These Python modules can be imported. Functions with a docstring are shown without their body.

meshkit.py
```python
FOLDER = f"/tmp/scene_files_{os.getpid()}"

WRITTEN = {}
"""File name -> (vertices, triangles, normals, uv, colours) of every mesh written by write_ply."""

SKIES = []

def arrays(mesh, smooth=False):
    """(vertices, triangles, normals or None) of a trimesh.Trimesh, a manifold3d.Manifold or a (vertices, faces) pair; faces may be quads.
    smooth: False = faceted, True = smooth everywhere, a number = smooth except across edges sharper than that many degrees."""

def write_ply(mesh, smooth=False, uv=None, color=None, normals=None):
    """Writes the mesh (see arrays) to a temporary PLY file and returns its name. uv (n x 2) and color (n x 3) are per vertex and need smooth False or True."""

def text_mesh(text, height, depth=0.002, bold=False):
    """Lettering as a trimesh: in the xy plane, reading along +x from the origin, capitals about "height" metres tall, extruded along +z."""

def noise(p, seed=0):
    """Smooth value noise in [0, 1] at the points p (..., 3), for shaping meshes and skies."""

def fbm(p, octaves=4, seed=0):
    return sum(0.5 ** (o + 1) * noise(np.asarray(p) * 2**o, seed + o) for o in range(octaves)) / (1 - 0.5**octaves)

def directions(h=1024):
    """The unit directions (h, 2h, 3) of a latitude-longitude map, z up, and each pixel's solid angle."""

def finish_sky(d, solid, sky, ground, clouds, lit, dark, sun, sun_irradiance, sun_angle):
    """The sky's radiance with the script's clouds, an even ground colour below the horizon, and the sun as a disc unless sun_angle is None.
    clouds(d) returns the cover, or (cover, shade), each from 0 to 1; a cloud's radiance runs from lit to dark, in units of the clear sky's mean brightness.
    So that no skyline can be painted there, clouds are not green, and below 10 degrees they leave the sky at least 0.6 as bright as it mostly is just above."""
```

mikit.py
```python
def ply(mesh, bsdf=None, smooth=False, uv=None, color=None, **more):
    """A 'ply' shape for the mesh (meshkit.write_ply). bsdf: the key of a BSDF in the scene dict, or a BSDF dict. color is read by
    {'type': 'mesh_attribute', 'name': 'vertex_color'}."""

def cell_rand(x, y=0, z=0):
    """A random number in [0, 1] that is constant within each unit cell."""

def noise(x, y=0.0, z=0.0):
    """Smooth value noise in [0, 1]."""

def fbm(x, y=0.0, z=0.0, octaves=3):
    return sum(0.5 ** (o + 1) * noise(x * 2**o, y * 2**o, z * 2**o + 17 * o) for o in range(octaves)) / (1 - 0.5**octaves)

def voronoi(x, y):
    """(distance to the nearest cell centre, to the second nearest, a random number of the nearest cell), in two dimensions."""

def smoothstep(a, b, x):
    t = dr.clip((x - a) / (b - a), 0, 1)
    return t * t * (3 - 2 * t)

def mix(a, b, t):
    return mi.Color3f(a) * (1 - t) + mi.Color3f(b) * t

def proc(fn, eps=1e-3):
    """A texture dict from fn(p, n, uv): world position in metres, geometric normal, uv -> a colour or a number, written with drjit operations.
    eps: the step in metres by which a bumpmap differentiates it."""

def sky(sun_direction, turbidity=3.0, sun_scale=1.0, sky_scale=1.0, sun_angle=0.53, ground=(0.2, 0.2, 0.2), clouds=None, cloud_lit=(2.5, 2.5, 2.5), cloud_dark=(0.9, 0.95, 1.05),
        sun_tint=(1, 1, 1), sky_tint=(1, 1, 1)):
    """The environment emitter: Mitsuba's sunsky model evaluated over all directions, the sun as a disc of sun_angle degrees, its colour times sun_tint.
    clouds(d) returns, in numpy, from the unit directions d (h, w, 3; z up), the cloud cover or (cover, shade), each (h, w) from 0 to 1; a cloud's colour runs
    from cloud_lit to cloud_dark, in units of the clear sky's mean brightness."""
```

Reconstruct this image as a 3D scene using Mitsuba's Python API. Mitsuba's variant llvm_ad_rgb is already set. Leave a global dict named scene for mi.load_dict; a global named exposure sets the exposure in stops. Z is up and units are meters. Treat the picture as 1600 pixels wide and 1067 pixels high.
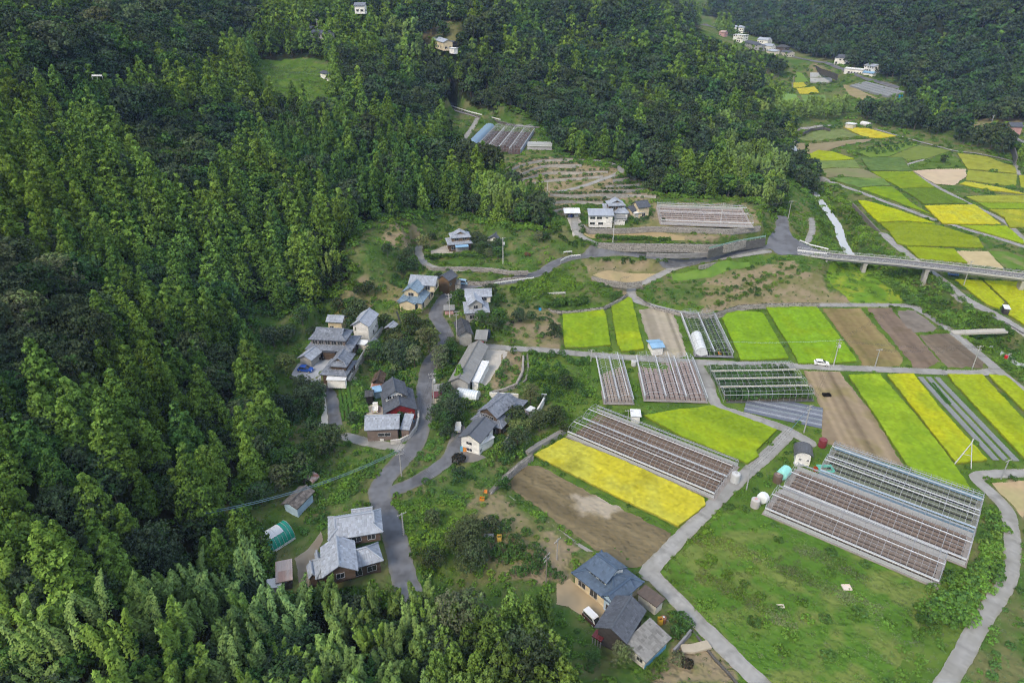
import math, random
import numpy as np
import trimesh, shapely, drjit as dr
import mitsuba as mi
import mikit, meshkit
from mikit import proc, noise, fbm, smoothstep, mix, cell_rand
from scipy.spatial import Delaunay, cKDTree
from scipy.interpolate import RBFInterpolator
from scipy.ndimage import map_coordinates
from shapely.geometry import Polygon, LineString

T = mi.ScalarTransform4f
rng = np.random.default_rng(11)
scene, labels = {}, {}

# ---------------------------------------------------------------- camera, sky, exposure
CAM = np.array([0.0, 0.0, 100.0])          # a drone about 100 m above the valley floor
PITCH = math.radians(28.0)
FOC = 1067.0                               # focal length in photo pixels (photo 1600 x 1067)
CP, SP = math.cos(PITCH), math.sin(PITCH)
HFOV = 2 * math.degrees(math.atan(800 / FOC))
exposure = 2.95
scene['camera'] = {'type': 'perspective', 'fov': HFOV, 'fov_axis': 'x', 'near_clip': 1.0, 'far_clip': 6000.0,
                   'to_world': T().look_at(origin=CAM.tolist(), target=[0, CP * 100, 100 - SP * 100], up=[0, 0, 1])}
scene['sky'] = mikit.sky([-0.45, -0.60, 0.66], turbidity=4, sun_scale=0.30, sun_angle=20, ground=(0.08, 0.1, 0.06),
                         clouds=lambda d: 1.0, cloud_lit=(.96, 1.10, 1.36), cloud_dark=(0.9, 0.95, 1.05), sun_tint=(.92, .98, 1.08))

# ---------------------------------------------------------------- from a photo pixel to the ground
def ray(u, v):
    x, yd = (np.asarray(u, float) - 800) / FOC, (np.asarray(v, float) - 533.5) / FOC
    return np.stack([x, CP - yd * SP, -SP - yd * CP], -1)

def on_plane(u, v, z):
    d = ray(u, v)
    return CAM + d * ((100.0 - np.asarray(z, float)) / -d[..., 2])[..., None]

def at_depth(u, v, t):
    return CAM + ray(u, v) * np.asarray(t, float)[..., None]

def to_px(p):
    q = np.asarray(p, float) - CAM
    f = q[..., 1] * CP - q[..., 2] * SP
    f = np.where(f > 1e-3, f, 1e-3)
    return 800 + FOC * q[..., 0] / f, 533.5 + FOC * (-q[..., 1] * SP - q[..., 2] * CP) / f, f

CROP = {0: (0, 0, 1), 1: (400, 380, 3.2), 2: (400, 680, 3.2), 3: (780, 580, 3.2), 4: (1100, 640, 3.2), 5: (780, 420, 3.2), 6: (1100, 360, 3.2),
        7: (650, 130, 2.667), 8: (800, 800, 3.2), 9: (1060, 0, 2.963), 10: (1200, 160, 3.81), 11: (400, 0, 3.2), 12: (0, 0, 3.2), 13: (0, 500, 3.2), 14: (300, 800, 2.667), 15: (600, 330, 5.333), 16: (440, 460, 5.333),
        21: (440, 470, 8), 22: (550, 560, 8), 23: (600, 420, 8), 24: (690, 590, 8), 25: (400, 780, 6.667), 26: (870, 850, 5.335), 27: (870, 290, 8), 28: (1150, 670, 8)}

def P(k, text):
    """Photo pixels from 'x,y x,y ...' read off survey sheet k."""
    x0, y0, s = CROP[k]
    return np.array([[x0 + float(a) / s, y0 + float(b) / s] for a, b in (w.split(',')[:2] for w in text.split())])

def P3(text):
    return np.array([[float(a) for a in w.split(',')] for w in text.split()])
# ---------------------------------------------------------------- survey: roads (u,v,z), flat plots, relief
ROADS = {  # name: (width m, material, lift, points)
 'village_road': (4.6, 'asphalt', .10, P3('640,925,3.3 630,900,3.5 624,868,3.5 617,840,3.5 606,805,3.2 593,778,3 597,755,3 622,725,2.8 648,695,2.8 662,648,3 665,600,3.5 673,567,4 687,549,4.5 698,530,5 690,508,5.8 681,492,6.2 690,474,6.6 700,462,6.9 725,449,7.2 775,442,7.5 806,438,7.7 844,427,8 869,411,8.2 900,402,8.5 960,398,8.5 1060,403,8.5 1150,393,8.3 1215,385,8 1250,389,7.8 1290,397,7.7')),
 'hillside_lane': (3.0, 'concrete', .09, P3('654,385,9.8 655,398,9.6 666,413,9.3 685,420,9.2 705,422,9 731,422,8.8 769,424,8.6 797,427,8.4 838,429,8.05')),
 'house_lane': (3.6, 'asphalt', .09, P3('608,770,3 650,752,2.6 681,733,2.4 700,717,2.3 712,698,2.5 722,686,2.5')),
 'yard_lane': (3.2, 'asphalt', .09, P3('524,664,3.0 521,640,3.0 517,618,3.4 505,606,4.2')),
 'lower_lane': (3.2, 'concrete', .09, P3('540,682,2.6 575,691,2.7 612,698,2.8 640,702,2.8')),
 'farm_road': (3.4, 'concrete', .10, P3('752,541,3.6 780,543,3.2 800,545,3 842,547,2.3 905,553,1.5 983,559,1 1061,564,.6 1105,567,.5 1186,570,.5 1287,574,.4 1412,579,.3 1520,583,.3 1559,579,.5')),
 'riverside_road': (3.2, 'concrete', .11, P3('1092,493,1.4 1119,494,1.2 1147,485,1.3 1194,478,1.3 1287,477,1.2 1412,478,1 1437,485,.9 1484,516,.8 1537,560,.6 1559,579,.5 1600,613,.5 1650,655,.5')),
 'loop_road': (3.2, 'concrete', .09, P3('1200,393,8.2 1140,402,7.5 1095,409,6.5 1052,420,5.3 1011,440,3.8 989,447,3 987,461,2.5 999,472,2.2 1049,486,1.8 1092,493,1.4')),
 'field_road': (3.2, 'concrete', .09, P3('1086,566,.5 1105,595,.4 1113,620,.3 1127,638,.2 1186,656,.1 1230,672,0 1227,683,0 1196,714,0 1167,739,0 1092,811,0 1017,889,0 1019,897,0 1037,916,0 1081,962,0 1122,1003,0 1175,1056,0 1210,1090,0')),
 'barn_road': (3.0, 'concrete', .12, P3('1226,670,0 1245,680,0 1266,693,0')),
 'valley_road': (3.0, 'concrete', .09, P3('1660,736,0 1600,739,0 1537,742,0 1526,749,0 1546,768,0 1572,796,-.2 1581,834,-.3 1581,874,-.3 1570,915,-.3 1545,952,-.3 1500,1030,-.3 1470,1080,-.3')),
 'bank_road': (4.0, 'concrete', .09, P3('1380,366,3.4 1406,388,3.2 1437,413,3 1475,441,2.8 1506,466,2.6 1553,491,2.5 1600,519,2.3 1660,553,2.2')),
 'far_field_road': (3.2, 'concrete', .09, P3('1297,196,8.3 1265,200,8 1232,207,7.5 1220,213,7.3 1216,223,7 1226,237,6.5 1252,257,6 1279,274,5.5 1300,285,5.2 1342,300,5 1384,316,4.7 1410,325,4.5 1452,341,4.3 1478,349,4.2 1525,363,4 1567,375,3.8 1600,386,3.6 1650,400,3.5')),
 'paddy_road': (2.6, 'concrete', .09, P3('1449,249,6 1423,256,5.7 1415,262,5.6 1423,269,5.4 1462,291,5 1515,319,4.6 1567,345,4.3 1604,378,3.8')),
 'bank_path': (2.4, 'concrete', .09, P3('1368,203,8.5 1410,215,8 1462,229,7.5 1494,237,7.2 1528,241,7 1581,253,6.8 1587,264,6.5 1592,274,6')),
 'hill_road': (5.4, 'asphalt', .11, P3('1240,395,7.85 1232,388,8 1224,365,8.5 1221,340,9.6')),
 'river_lane': (2.6, 'concrete', .09, P3('1268,342,5.5 1269,360,6.8 1262,378,7.8')),
 'house_drive': (3.2, 'concrete', .09, P3('897,340,15.2 899,355,14.9 904,366,13.9 916,374,12.8 942,384,11 980,394,9.3 1010,400,8.6')),
 'mountain_road': (5.0, 'asphalt', .12, P3('1070,28,47 1085,33,45 1117,44,41 1160,62,36 1190,72,33 1219,83,30 1242,90,28 1269,96,27 1293,101,26 1337,118,23.5 1370,128,22 1400,138,21')),
 'bridge_road': (5.5, 'asphalt', .12, P3('1525,206,14 1560,211,13.5 1585,218,13 1620,229,12.5')),
 'orchard_lane': (3.0, 'concrete', .09, P3('840,303,19 872,300,19.2 905,293,19.8 940,281,20.8 970,268,22 955,256,23 925,250,23.6')),
 'upper_lane': (3.6, 'concrete', .09, P3('684,163,27 720,176,26.6 760,186,26.3 800,196,26.2 840,200,26.4')),
 'greenhouse_lane': (3.0, 'concrete', .10, P3('722,222,23.5 738,200,25 748,182,26.3')),
}
# flat plots: key: (z or None = follow the relief, feather m, polygon px)
PLOTS = {}
def plot(key, z, poly, feather=2.0):
    PLOTS[key] = (z, feather, np.asarray(poly, float))

plot('rice1', 1.9, P(5, '313,226 420,210 520,197 538,240 560,388 440,396 330,398 318,380'))
plot('rice2', 1.7, P(5, '555,187 600,170 645,154 664,162 690,250 727,405 608,413 588,385 565,260'))
plot('soil1', 1.5, P(5, '700,207 862,206 900,300 937,425 850,445 765,425'))
plot('rice3', 1.2, P(6, '85,445 110,420 165,410 290,415 310,440 425,640 300,645 180,645 155,600'))
plot('rice4', 1.1, P(6, '300,385 430,379 555,378 575,400 768,655 620,662 470,663 430,600'))
plot('soil2', 1.0, P(6, '590,393 780,392 1000,640 985,670 800,672'))
plot('soil3', .9, P(6, '815,396 935,395 1060,520 1180,655 1120,678 1050,680'))
plot('soil3b', .85, P(6, '965,408 1050,400 1165,488 1140,508 1040,510 1000,475'))
plot('soil3c', .8, P(6, '1075,525 1225,515 1410,655 1390,680 1220,680 1180,650'))
plot('meadow1', 2.8, P(6, '612,235 630,170 660,150 780,165 870,230 1000,335 1005,368 780,366 650,290'))
plot('rice5', .1, P(0, '1323,588 1375,587 1422,640 1470,700 1509,752 1519,770 1485,762 1430,745 1412,726 1358,640'))
plot('rice6', .1, P(0, '1384,587 1427,586 1470,640 1544,722 1492,727 1425,640'))
plot('meshbeds', .1, P(0, '1431,588 1470,587 1592,716 1550,720'))
plot('rice7', .1, P(0, '1477,587 1535,588 1600,657 1660,715 1600,721 1525,640'))
plot('rice8', .1, P(0, '1541,588 1571,591 1640,650 1660,690 1605,650'))
plot('soil4', .1, P(0, '1255,581 1312,582 1360,642 1412,730 1360,718 1285,690 1284,640'))
plot('rice9', .05, P(0, '1003,651 1060,641 1113,636 1216,673 1183,707 1187,715 1169,728 1150,720 1060,682'))
plot('rice10', .05, P(0, '832,713 882,685 960,715 1040,751 1102,780 1103,792 1061,826 960,778'))
plot('soil5', .05, P(0, '792,758 818,728 842,727 940,780 1049,833 1052,845 1008,883 985,891 935,862'))
plot('weeds1', 0.0, P(0, '1045,882 1140,795 1190,803 1330,855 1462,920 1450,960 1380,1085 1215,1085 1130,992'))
plot('mulch', .1, P(5, '1215,682 1560,682 1600,760 1610,800 1500,770 1360,745 1225,712'))
for k, s in dict(far1='165,220 300,170 440,165 560,205 300,235', far2='105,272 165,240 640,220 560,245 130,300', far3='445,150 600,160 765,205 680,217 590,215',
                 far4='130,301 300,287 515,340 225,357', far5='228,361 515,346 552,398 310,402', far6='312,403 570,400 620,425 690,455 350,452',
                 far7='355,457 690,457 728,500 545,515', far8='540,300 830,238 890,255 720,325 600,330', far9='552,336 800,332 860,413 600,410',
                 far10='612,416 860,416 995,512 785,518', far11='785,522 1000,517 1195,608 922,612', far12='545,518 740,506 850,600 985,678 800,612',
                 far13='925,620 1230,614 1390,733 1035,728', far14='530,588 580,590 800,655 1000,728 655,720', far15='662,726 1010,737 1250,812 1288,873 830,863 765,845',
                 far16='822,868 1108,878 1188,963 900,943', far17='1120,884 1310,887 1405,990 1195,965', far18='1135,737 1420,742 1524,830 1524,850',
                 far19='862,412 1000,400 1175,400 1183,440 1110,498 990,488', far20='832,376 1000,325 1110,322 1172,385 1000,396 862,404', far21='1122,306 1300,325 1470,387 1485,428 1185,402',
                 far22='1187,408 1485,434 1478,508 1172,468', far23='1135,490 1170,474 1400,515 1540,552 1320,528', far24='1172,567 1400,557 1560,562 1560,605 1250,600',
                 far25='1245,603 1560,607 1560,642 1310,638', far26='1310,643 1560,645 1560,750 1430,752 1400,690', far27='1490,438 1560,440 1560,530 1500,512',
                 far28='1310,885 1430,890 1560,940 1560,1000 1420,990', far29='720,329 900,258 1090,290 960,335 830,352 800,330').items():
    plot(k, None, P(10, s))
plot('right1', 2.4, P(0, '1490,438 1534,440 1570,475 1562,485 1540,478'))
plot('right2', 2.4, P(0, '1536,440 1570,441 1660,447 1660,545 1600,510 1572,492 1576,478'))
for k, s in dict(vale1='545,335 575,340 602,380 540,385', vale2='530,386 580,383 598,404 530,411', vale3='545,412 630,404 655,435 560,438', vale4='370,432 440,426 545,440 560,465 480,486 380,462', vale5='565,441 680,441 684,470 585,479', vale6='755,392 800,402 930,462 880,472 790,442').items():
    plot(k, None, P(9, s))
# pads for yards and buildings
plot('pad_hall', 4.0, P(0, '497,850 505,812 590,797 606,862 600,930 480,930'), 3)
plot('pad_shed', 4.0, P(0, '410,835 470,818 500,850 470,930 410,930'), 4)
plot('pad_farm', 5.5, P(21, '130,960 200,720 320,520 520,160 1090,60 1225,330 1060,555 795,955 740,1040 420,1040 330,1050'), 1.2)
plot('pad_blue', 8.0, P(23, '120,440 300,90 690,110 720,290 560,500 380,530'), 2)
plot('pad_barn', 7.2, P(23, '690,180 800,40 960,130 960,280 740,310'), 2)
plot('pad_mid', 6.2, P(23, '900,300 1340,260 1350,600 1000,640 740,600'), 2)
plot('pad_black', 5.0, P(23, '860,680 1040,630 1300,900 900,960'), 2)
plot('pad_long', 3.6, P(1, '960,720 1080,500 1230,510 1190,740'), 2)
plot('pad_red', 3.0, P(22, '160,700 240,250 690,300 830,640 760,960 200,1020'), 1.5)
plot('pad_white', 2.5, P(24, '30,1050 200,560 380,480 680,180 1000,180 1160,500 800,760 500,1000'), 2)
plot('pad_tunnel', 3.0, P(24, '160,300 500,160 520,380 160,420'), 2)
plot('pad_low', 0.6, P(26, '-10,330 200,90 470,60 760,330 930,500 960,780 750,1060 620,1000 250,800'), 1.2)
plot('pad_ridge', 15.2, P(0, '876,338 905,322 1000,303 1190,314 1190,352 1140,357 1020,353 985,355 918,357 905,345'), 1.0)
plot('pad_lawn', 13.0, P(0, '918,361 985,361 1140,364 1165,372 1135,380 1040,378 960,377 915,366'), 1.0)
plot('pad_dark', 9.5, P(0, '690,388 700,370 745,372 760,392 720,397'), 2)
plot('pad_gh8', 25.0, P(0, '725,226 775,198 835,202 865,222 868,240 780,246'), 3)

# relief: u,v,z seen ground heights on open land, u,v,t distances along the view on wooded slopes
OPEN = P3('''900,495,2 960,478,2.2 1050,500,1.6 840,520,3 800,500,4 860,470,4 920,450,4.6 960,430,6 880,430,6.2 1100,450,4.2 1180,430,5 1180,465,2.8 1300,455,1.6 1250,420,5.5 1200,410,6.5
 1300,420,2 1270,440,3 1100,425,5.4 830,455,6 800,470,5.5 770,480,5.5 830,590,2 880,600,1.4 900,640,.8 860,680,.6 790,600,2.6 800,650,2.2 830,640,2 640,530,4 620,560,3.4 640,580,3.2 600,560,3.2 600,590,2.9 625,530,3.8 1150,372,11.8 1190,362,12 1120,380,12 1170,366,12 560,640,2.8 500,650,3 470,620,3.6 455,690,4
 480,720,4 540,720,3 500,780,4 560,760,3.2 460,830,4.2 640,790,3 680,800,2.6 720,830,2.2 650,850,2.8 700,870,2 760,770,1.6 800,850,1.2 860,900,1 820,930,1 760,900,1.3 840,820,.9 720,760,2.3 700,780,2.4 740,730,2.3 780,720,1
 1100,700,0 1400,800,0 1500,900,-.2 1500,700,0 1590,700,0 1450,620,.2 1200,900,0 1300,1000,0 1400,1060,-.4 1590,1000,-.5 1550,1060,-.5 1590,780,-.2 1250,760,0 1100,1050,0 1050,1060,0 1000,1050,.6 1540,960,-.4
 1420,440,.8 1480,490,.2 1540,535,-.6 1600,590,-1.5 1390,425,1.0 1600,560,-1.2 1570,540,-1.5 1340,385,1.6 1360,395,1.8 1440,470,.4 1340,340,1 1300,320,1 1270,290,2 1255,270,3 1240,245,4 1310,350,-.2 1318,375,-.4 1330,395,-.4 1290,350,1.5 1280,385,4 1240,330,6
 1400,380,3.4 1500,300,5 1560,330,4.4 1600,300,5 1450,270,5.5 1500,250,6.5 1600,260,6.8 1320,230,7 1300,260,6 1350,280,5.4 1500,345,4.2 1560,400,3.2 1600,430,3 1480,400,3 1420,350,4.2 1640,420,3 1400,205,8.7 1340,200,8.4
 1260,165,12 1330,180,10.5 1400,190,10 1480,205,10 1530,222,9.5 1590,245,8.5 1290,150,13 1350,155,14 1260,130,14.5 1210,150,14 1210,130,16 1170,125,19 1300,130,15 1380,150,17 1330,110,25.5 1290,90,28.5 1200,60,36 1150,35,44 1230,75,32 1590,195,16 1540,190,15''')
WOODED = P3('''0,1060,90 0,850,105 0,620,128 0,400,165 0,200,225 0,50,320 0,0,385 200,1060,95 200,850,118 200,620,150 200,400,195 200,200,262 200,50,350 200,0,415 400,1060,104 300,1060,98 100,960,95 330,960,118
 600,1060,107 800,1060,108 700,1000,116 900,1040,110 500,960,121 650,930,125 400,900,131 300,850,125 300,700,143 300,560,168 100,750,114 100,520,150 100,300,192
 400,620,176 420,520,203 380,450,213 400,500,206 400,400,226 400,300,265 400,200,315 400,100,415 400,20,480 300,300,238 300,150,305 300,50,390 100,120,258 500,470,211 480,430,220 500,380,235 560,450,217 580,400,230 600,370,246 600,300,275 600,200,330 600,100,405 600,30,490
 500,115,390 500,50,450 500,0,540 700,0,580 700,62,452 720,30,500 700,250,320 690,320,285 640,340,262 760,290,300 720,350,268 800,340,268 850,310,283 840,360,262 800,390,252 760,360,262 650,365,250 640,390,243 780,410,245
 750,180,388 770,168,400 800,100,450 700,120,428 900,200,390 860,180,400 900,100,480 900,50,540 900,0,630 1000,0,770 1050,25,760 1000,100,470 1000,50,560 1000,200,372 950,240,345 1000,260,335 1050,290,318 900,262,322 880,280,310 860,262,322 960,300,297 1100,300,310 1150,305,305 1190,300,315
 1100,250,350 1100,200,395 1100,150,440 1100,100,500 1150,130,480 1200,180,430 1200,230,380 1220,280,340 1200,320,305 1210,350,285 1170,210,400
 1450,180,497 1450,100,570 1450,30,640 1450,0,680 1380,120,600 1350,80,700 1350,30,760 1350,0,800 1250,50,880 1250,20,960 1250,0,1000 1150,15,1050 1150,0,1100 1080,10,1000 1080,0,1060 1550,180,480 1550,100,540 1550,30,600 1550,0,640 1600,170,470 1600,60,560 1600,0,620''')
pts = [on_plane(OPEN[:, 0], OPEN[:, 1], OPEN[:, 2]), at_depth(WOODED[:, 0], WOODED[:, 1], WOODED[:, 2])]
ROADW = {}
for k, (w, m, lift, q) in ROADS.items():
    ROADW[k] = on_plane(q[:, 0], q[:, 1], q[:, 2])
    pts.append(ROADW[k])
for k, (z, fe, poly) in PLOTS.items():
    if z is not None:
        pts.append(on_plane(poly[:, 0], poly[:, 1], np.full(len(poly), z)))
# land beyond the frame keeps rising or running on as it does in view
pts.append(np.array([[-330, 120, 95], [-300, 40, 70], [-420, 300, 115], [-150, 20, 40], [-500, 600, 150], [-300, 700, 128], [0, 900, 125], [200, 1200, 118], [-200, 1000, 140], [-60, 30, 14], [60, 20, 0], [200, 40, -1],
                     [300, 100, -1], [330, 200, 2], [420, 320, 5], [480, 420, 12], [620, 560, 90], [750, 500, 120], [700, 800, 160], [900, 1000, 200], [500, 1300, 140], [400, 1500, 150], [250, 1400, 130], [640, 420, 60], [560, 300, 20],
                     [800, 250, 60], [-600, 200, 150], [-700, 900, 170], [900, 1500, 210], [-100, 1500, 150], [-650, 1500, 170], [420, 180, 2], [420, 40, 0], [-350, -60, 80]], float))
pts = np.vstack(pts)
_, keep = np.unique(np.round(pts[:, :2] / 1.5), axis=0, return_index=True)
pts = pts[keep]
RBF = RBFInterpolator(pts[:, :2], pts[:, 2], kernel='thin_plate_spline', smoothing=4.0)

class Grid:
    def __init__(self, x0, y0, x1, y1, step):
        self.x0, self.y0, self.s = x0, y0, step
        self.nx, self.ny = int((x1 - x0) / step) + 1, int((y1 - y0) / step) + 1
        self.X, self.Y = np.meshgrid(x0 + np.arange(self.nx) * step, y0 + np.arange(self.ny) * step, indexing='ij')
        # the relief is smooth, so it is solved on a coarser lattice and interpolated
        c = 4 if step < 2 else 1
        cx, cy = np.meshgrid(np.arange(x0, x1 + c * step + 1e-6, c * step), np.arange(y0, y1 + c * step + 1e-6, c * step), indexing='ij')
        cz = RBF(np.stack([cx.ravel(), cy.ravel()], 1)).reshape(cx.shape)
        self.Z = map_coordinates(cz, [(self.X - x0) / (c * step), (self.Y - y0) / (c * step)], order=1, mode='nearest')
    def __call__(self, x, y):
        return map_coordinates(self.Z, [(np.asarray(x, float) - self.x0) / self.s, (np.asarray(y, float) - self.y0) / self.s], order=1, mode='nearest')
    def covers(self, x, y):
        return (x >= self.x0) & (x <= self.x0 + (self.nx - 1) * self.s) & (y >= self.y0) & (y <= self.y0 + (self.ny - 1) * self.s)

near = Grid(-240, 36, 330, 470, 1.0)
far = Grid(-720, -100, 1000, 1700, 8.0)

def ease(a, b, x):
    t = np.clip((x - a) / (b - a), 0, 1)
    return t * t * (3 - 2 * t)

def densify(p, step):
    p = np.asarray(p, float)
    n = np.maximum(1, np.ceil(np.linalg.norm(np.diff(p, axis=0), axis=1) / step).astype(int))
    return np.vstack([p[i] + (p[i + 1] - p[i]) * np.linspace(0, 1, n[i], endpoint=False)[:, None] for i in range(len(n))] + [p[-1:]])

def curve(p, step=1.0):
    """A smooth centripetal curve through the points."""
    p = np.asarray(p, float)
    if len(p) < 3:
        return densify(p, step)
    q = np.vstack([2 * p[0] - p[1], p, 2 * p[-1] - p[-2]])
    out = []
    for i in range(1, len(q) - 2):
        a, b, c, d = q[i - 1:i + 3]
        n = max(2, int(np.linalg.norm(c - b) / step))
        t = np.linspace(0, 1, n, endpoint=False)[:, None]
        out.append(.5 * (2 * b + (c - a) * t + (2 * a - 5 * b + 4 * c - d) * t ** 2 + (3 * b - a - 3 * c + d) * t ** 3))
    return np.vstack(out + [p[-1:]])

def lay_flat(g):
    for k, (z, fe, poly) in PLOTS.items():
        if z is None:
            continue
        w = on_plane(poly[:, 0], poly[:, 1], np.full(len(poly), z))[:, :2]
        pg = Polygon(w).buffer(0.3)
        x0, y0, x1, y1 = pg.bounds
        i = (g.X > x0 - fe) & (g.X < x1 + fe) & (g.Y > y0 - fe) & (g.Y < y1 + fe)
        if not i.any():
            continue
        d = shapely.distance(pg, shapely.points(g.X[i], g.Y[i]))
        g.Z[i] += (z - g.Z[i]) * (1 - ease(0, fe, d))
    for k, (w, m, lift, q) in ROADS.items():
        c = curve(ROADW[k], .8)
        tree = cKDTree(c[:, :2])
        pxy = np.stack([g.X.ravel(), g.Y.ravel()], 1)
        d, j = tree.query(pxy, distance_upper_bound=w / 2 + 4.5)
        ok = np.isfinite(d)
        zz = g.Z.ravel()
        t = 1 - ease(w / 2 + .5, w / 2 + 3.2, d[ok])
        zz[ok] += (c[j[ok], 2] - zz[ok]) * t
        g.Z = zz.reshape(g.Z.shape)
    # the river bed
    c = curve(on_plane(RIVER[:, 0], RIVER[:, 1], RIVER[:, 2]), 1.0)
    d, j = cKDTree(c[:, :2]).query(np.stack([g.X.ravel(), g.Y.ravel()], 1), distance_upper_bound=14)
    ok = np.isfinite(d)
    zz = g.Z.ravel()
    zz[ok] = np.minimum(zz[ok], zz[ok] + (c[j[ok], 2] - .6 - zz[ok]) * (1 - ease(3.0, 8, d[ok])))
    g.Z = zz.reshape(g.Z.shape)
RIVER = P3('1228,205,6.5 1238,225,5.5 1250,262,3.2 1270,298,1 1298,338,-.8 1309,355,-1.2 1316,378,-1.4 1332,402,-1.4 1375,428,-1.4 1440,468,-1.6 1500,512,-2.0 1560,550,-2.6 1610,582,-3.2')
# gullies and spurs of the wooded slopes, away from the surveyed open land
_open = cKDTree(np.vstack([p for p in (on_plane(OPEN[:, 0], OPEN[:, 1], OPEN[:, 2]), *[densify(w, 6) for w in ROADW.values()], *[on_plane(p_[:, 0], p_[:, 1], np.full(len(p_), z_)) for z_, f_, p_ in PLOTS.values() if z_ is not None])])[:, :2])
for g_ in (near, far):
    d_ = _open.query(np.stack([g_.X.ravel(), g_.Y.ravel()], 1))[0].reshape(g_.X.shape)
    q_ = np.stack([g_.X, g_.Y, g_.X * 0], -1)
    calm_ = 1 - ease(60, 110, g_.X) * ease(390, 440, g_.Y) * (1 - ease(330, 380, g_.X))      # the long spur runs out evenly
    g_.Z += calm_ * ease(14, 45, d_) * (11.0 * (meshkit.fbm(q_ / 48.0, 2, 21) - .5) + 4.0 * (meshkit.fbm(q_ / 17.0 + 40, 2, 22) - .5))
lay_flat(near)
lay_flat(far)
far.Z += 2.5 * (meshkit.fbm(np.stack([far.X / 60, far.Y / 60, far.X * 0], -1), 3) - .5) * ease(480, 600, far.Y) * ease(6, 20, far.Z - 14)

def ground(x, y):
    sh = np.shape(x)
    x, y = np.atleast_1d(np.asarray(x, float)), np.atleast_1d(np.asarray(y, float))
    return np.where(near.covers(x, y), near(x, y), far(x, y)).reshape(sh)

def at(u, v):
    """Where the line of sight through a photo pixel meets the ground."""
    u, v = np.atleast_1d(np.asarray(u, float)), np.atleast_1d(np.asarray(v, float))
    d = ray(u, v)
    t = np.full(len(u), 60.0)
    hit = np.zeros(len(u), bool)
    for _ in range(1500):
        p = CAM + d * t[:, None]
        h = p[:, 2] - ground(p[:, 0], p[:, 1])
        hit |= h < 0.02
        t = np.where(hit, t, t + np.clip(h * .6, .03, 8))
        if hit.all() or t.min() > 1800:
            break
    p = CAM + d * t[:, None]
    p[:, 2] = ground(p[:, 0], p[:, 1])
    return p

def at1(u, v):
    return at([u], [v])[0]
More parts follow.
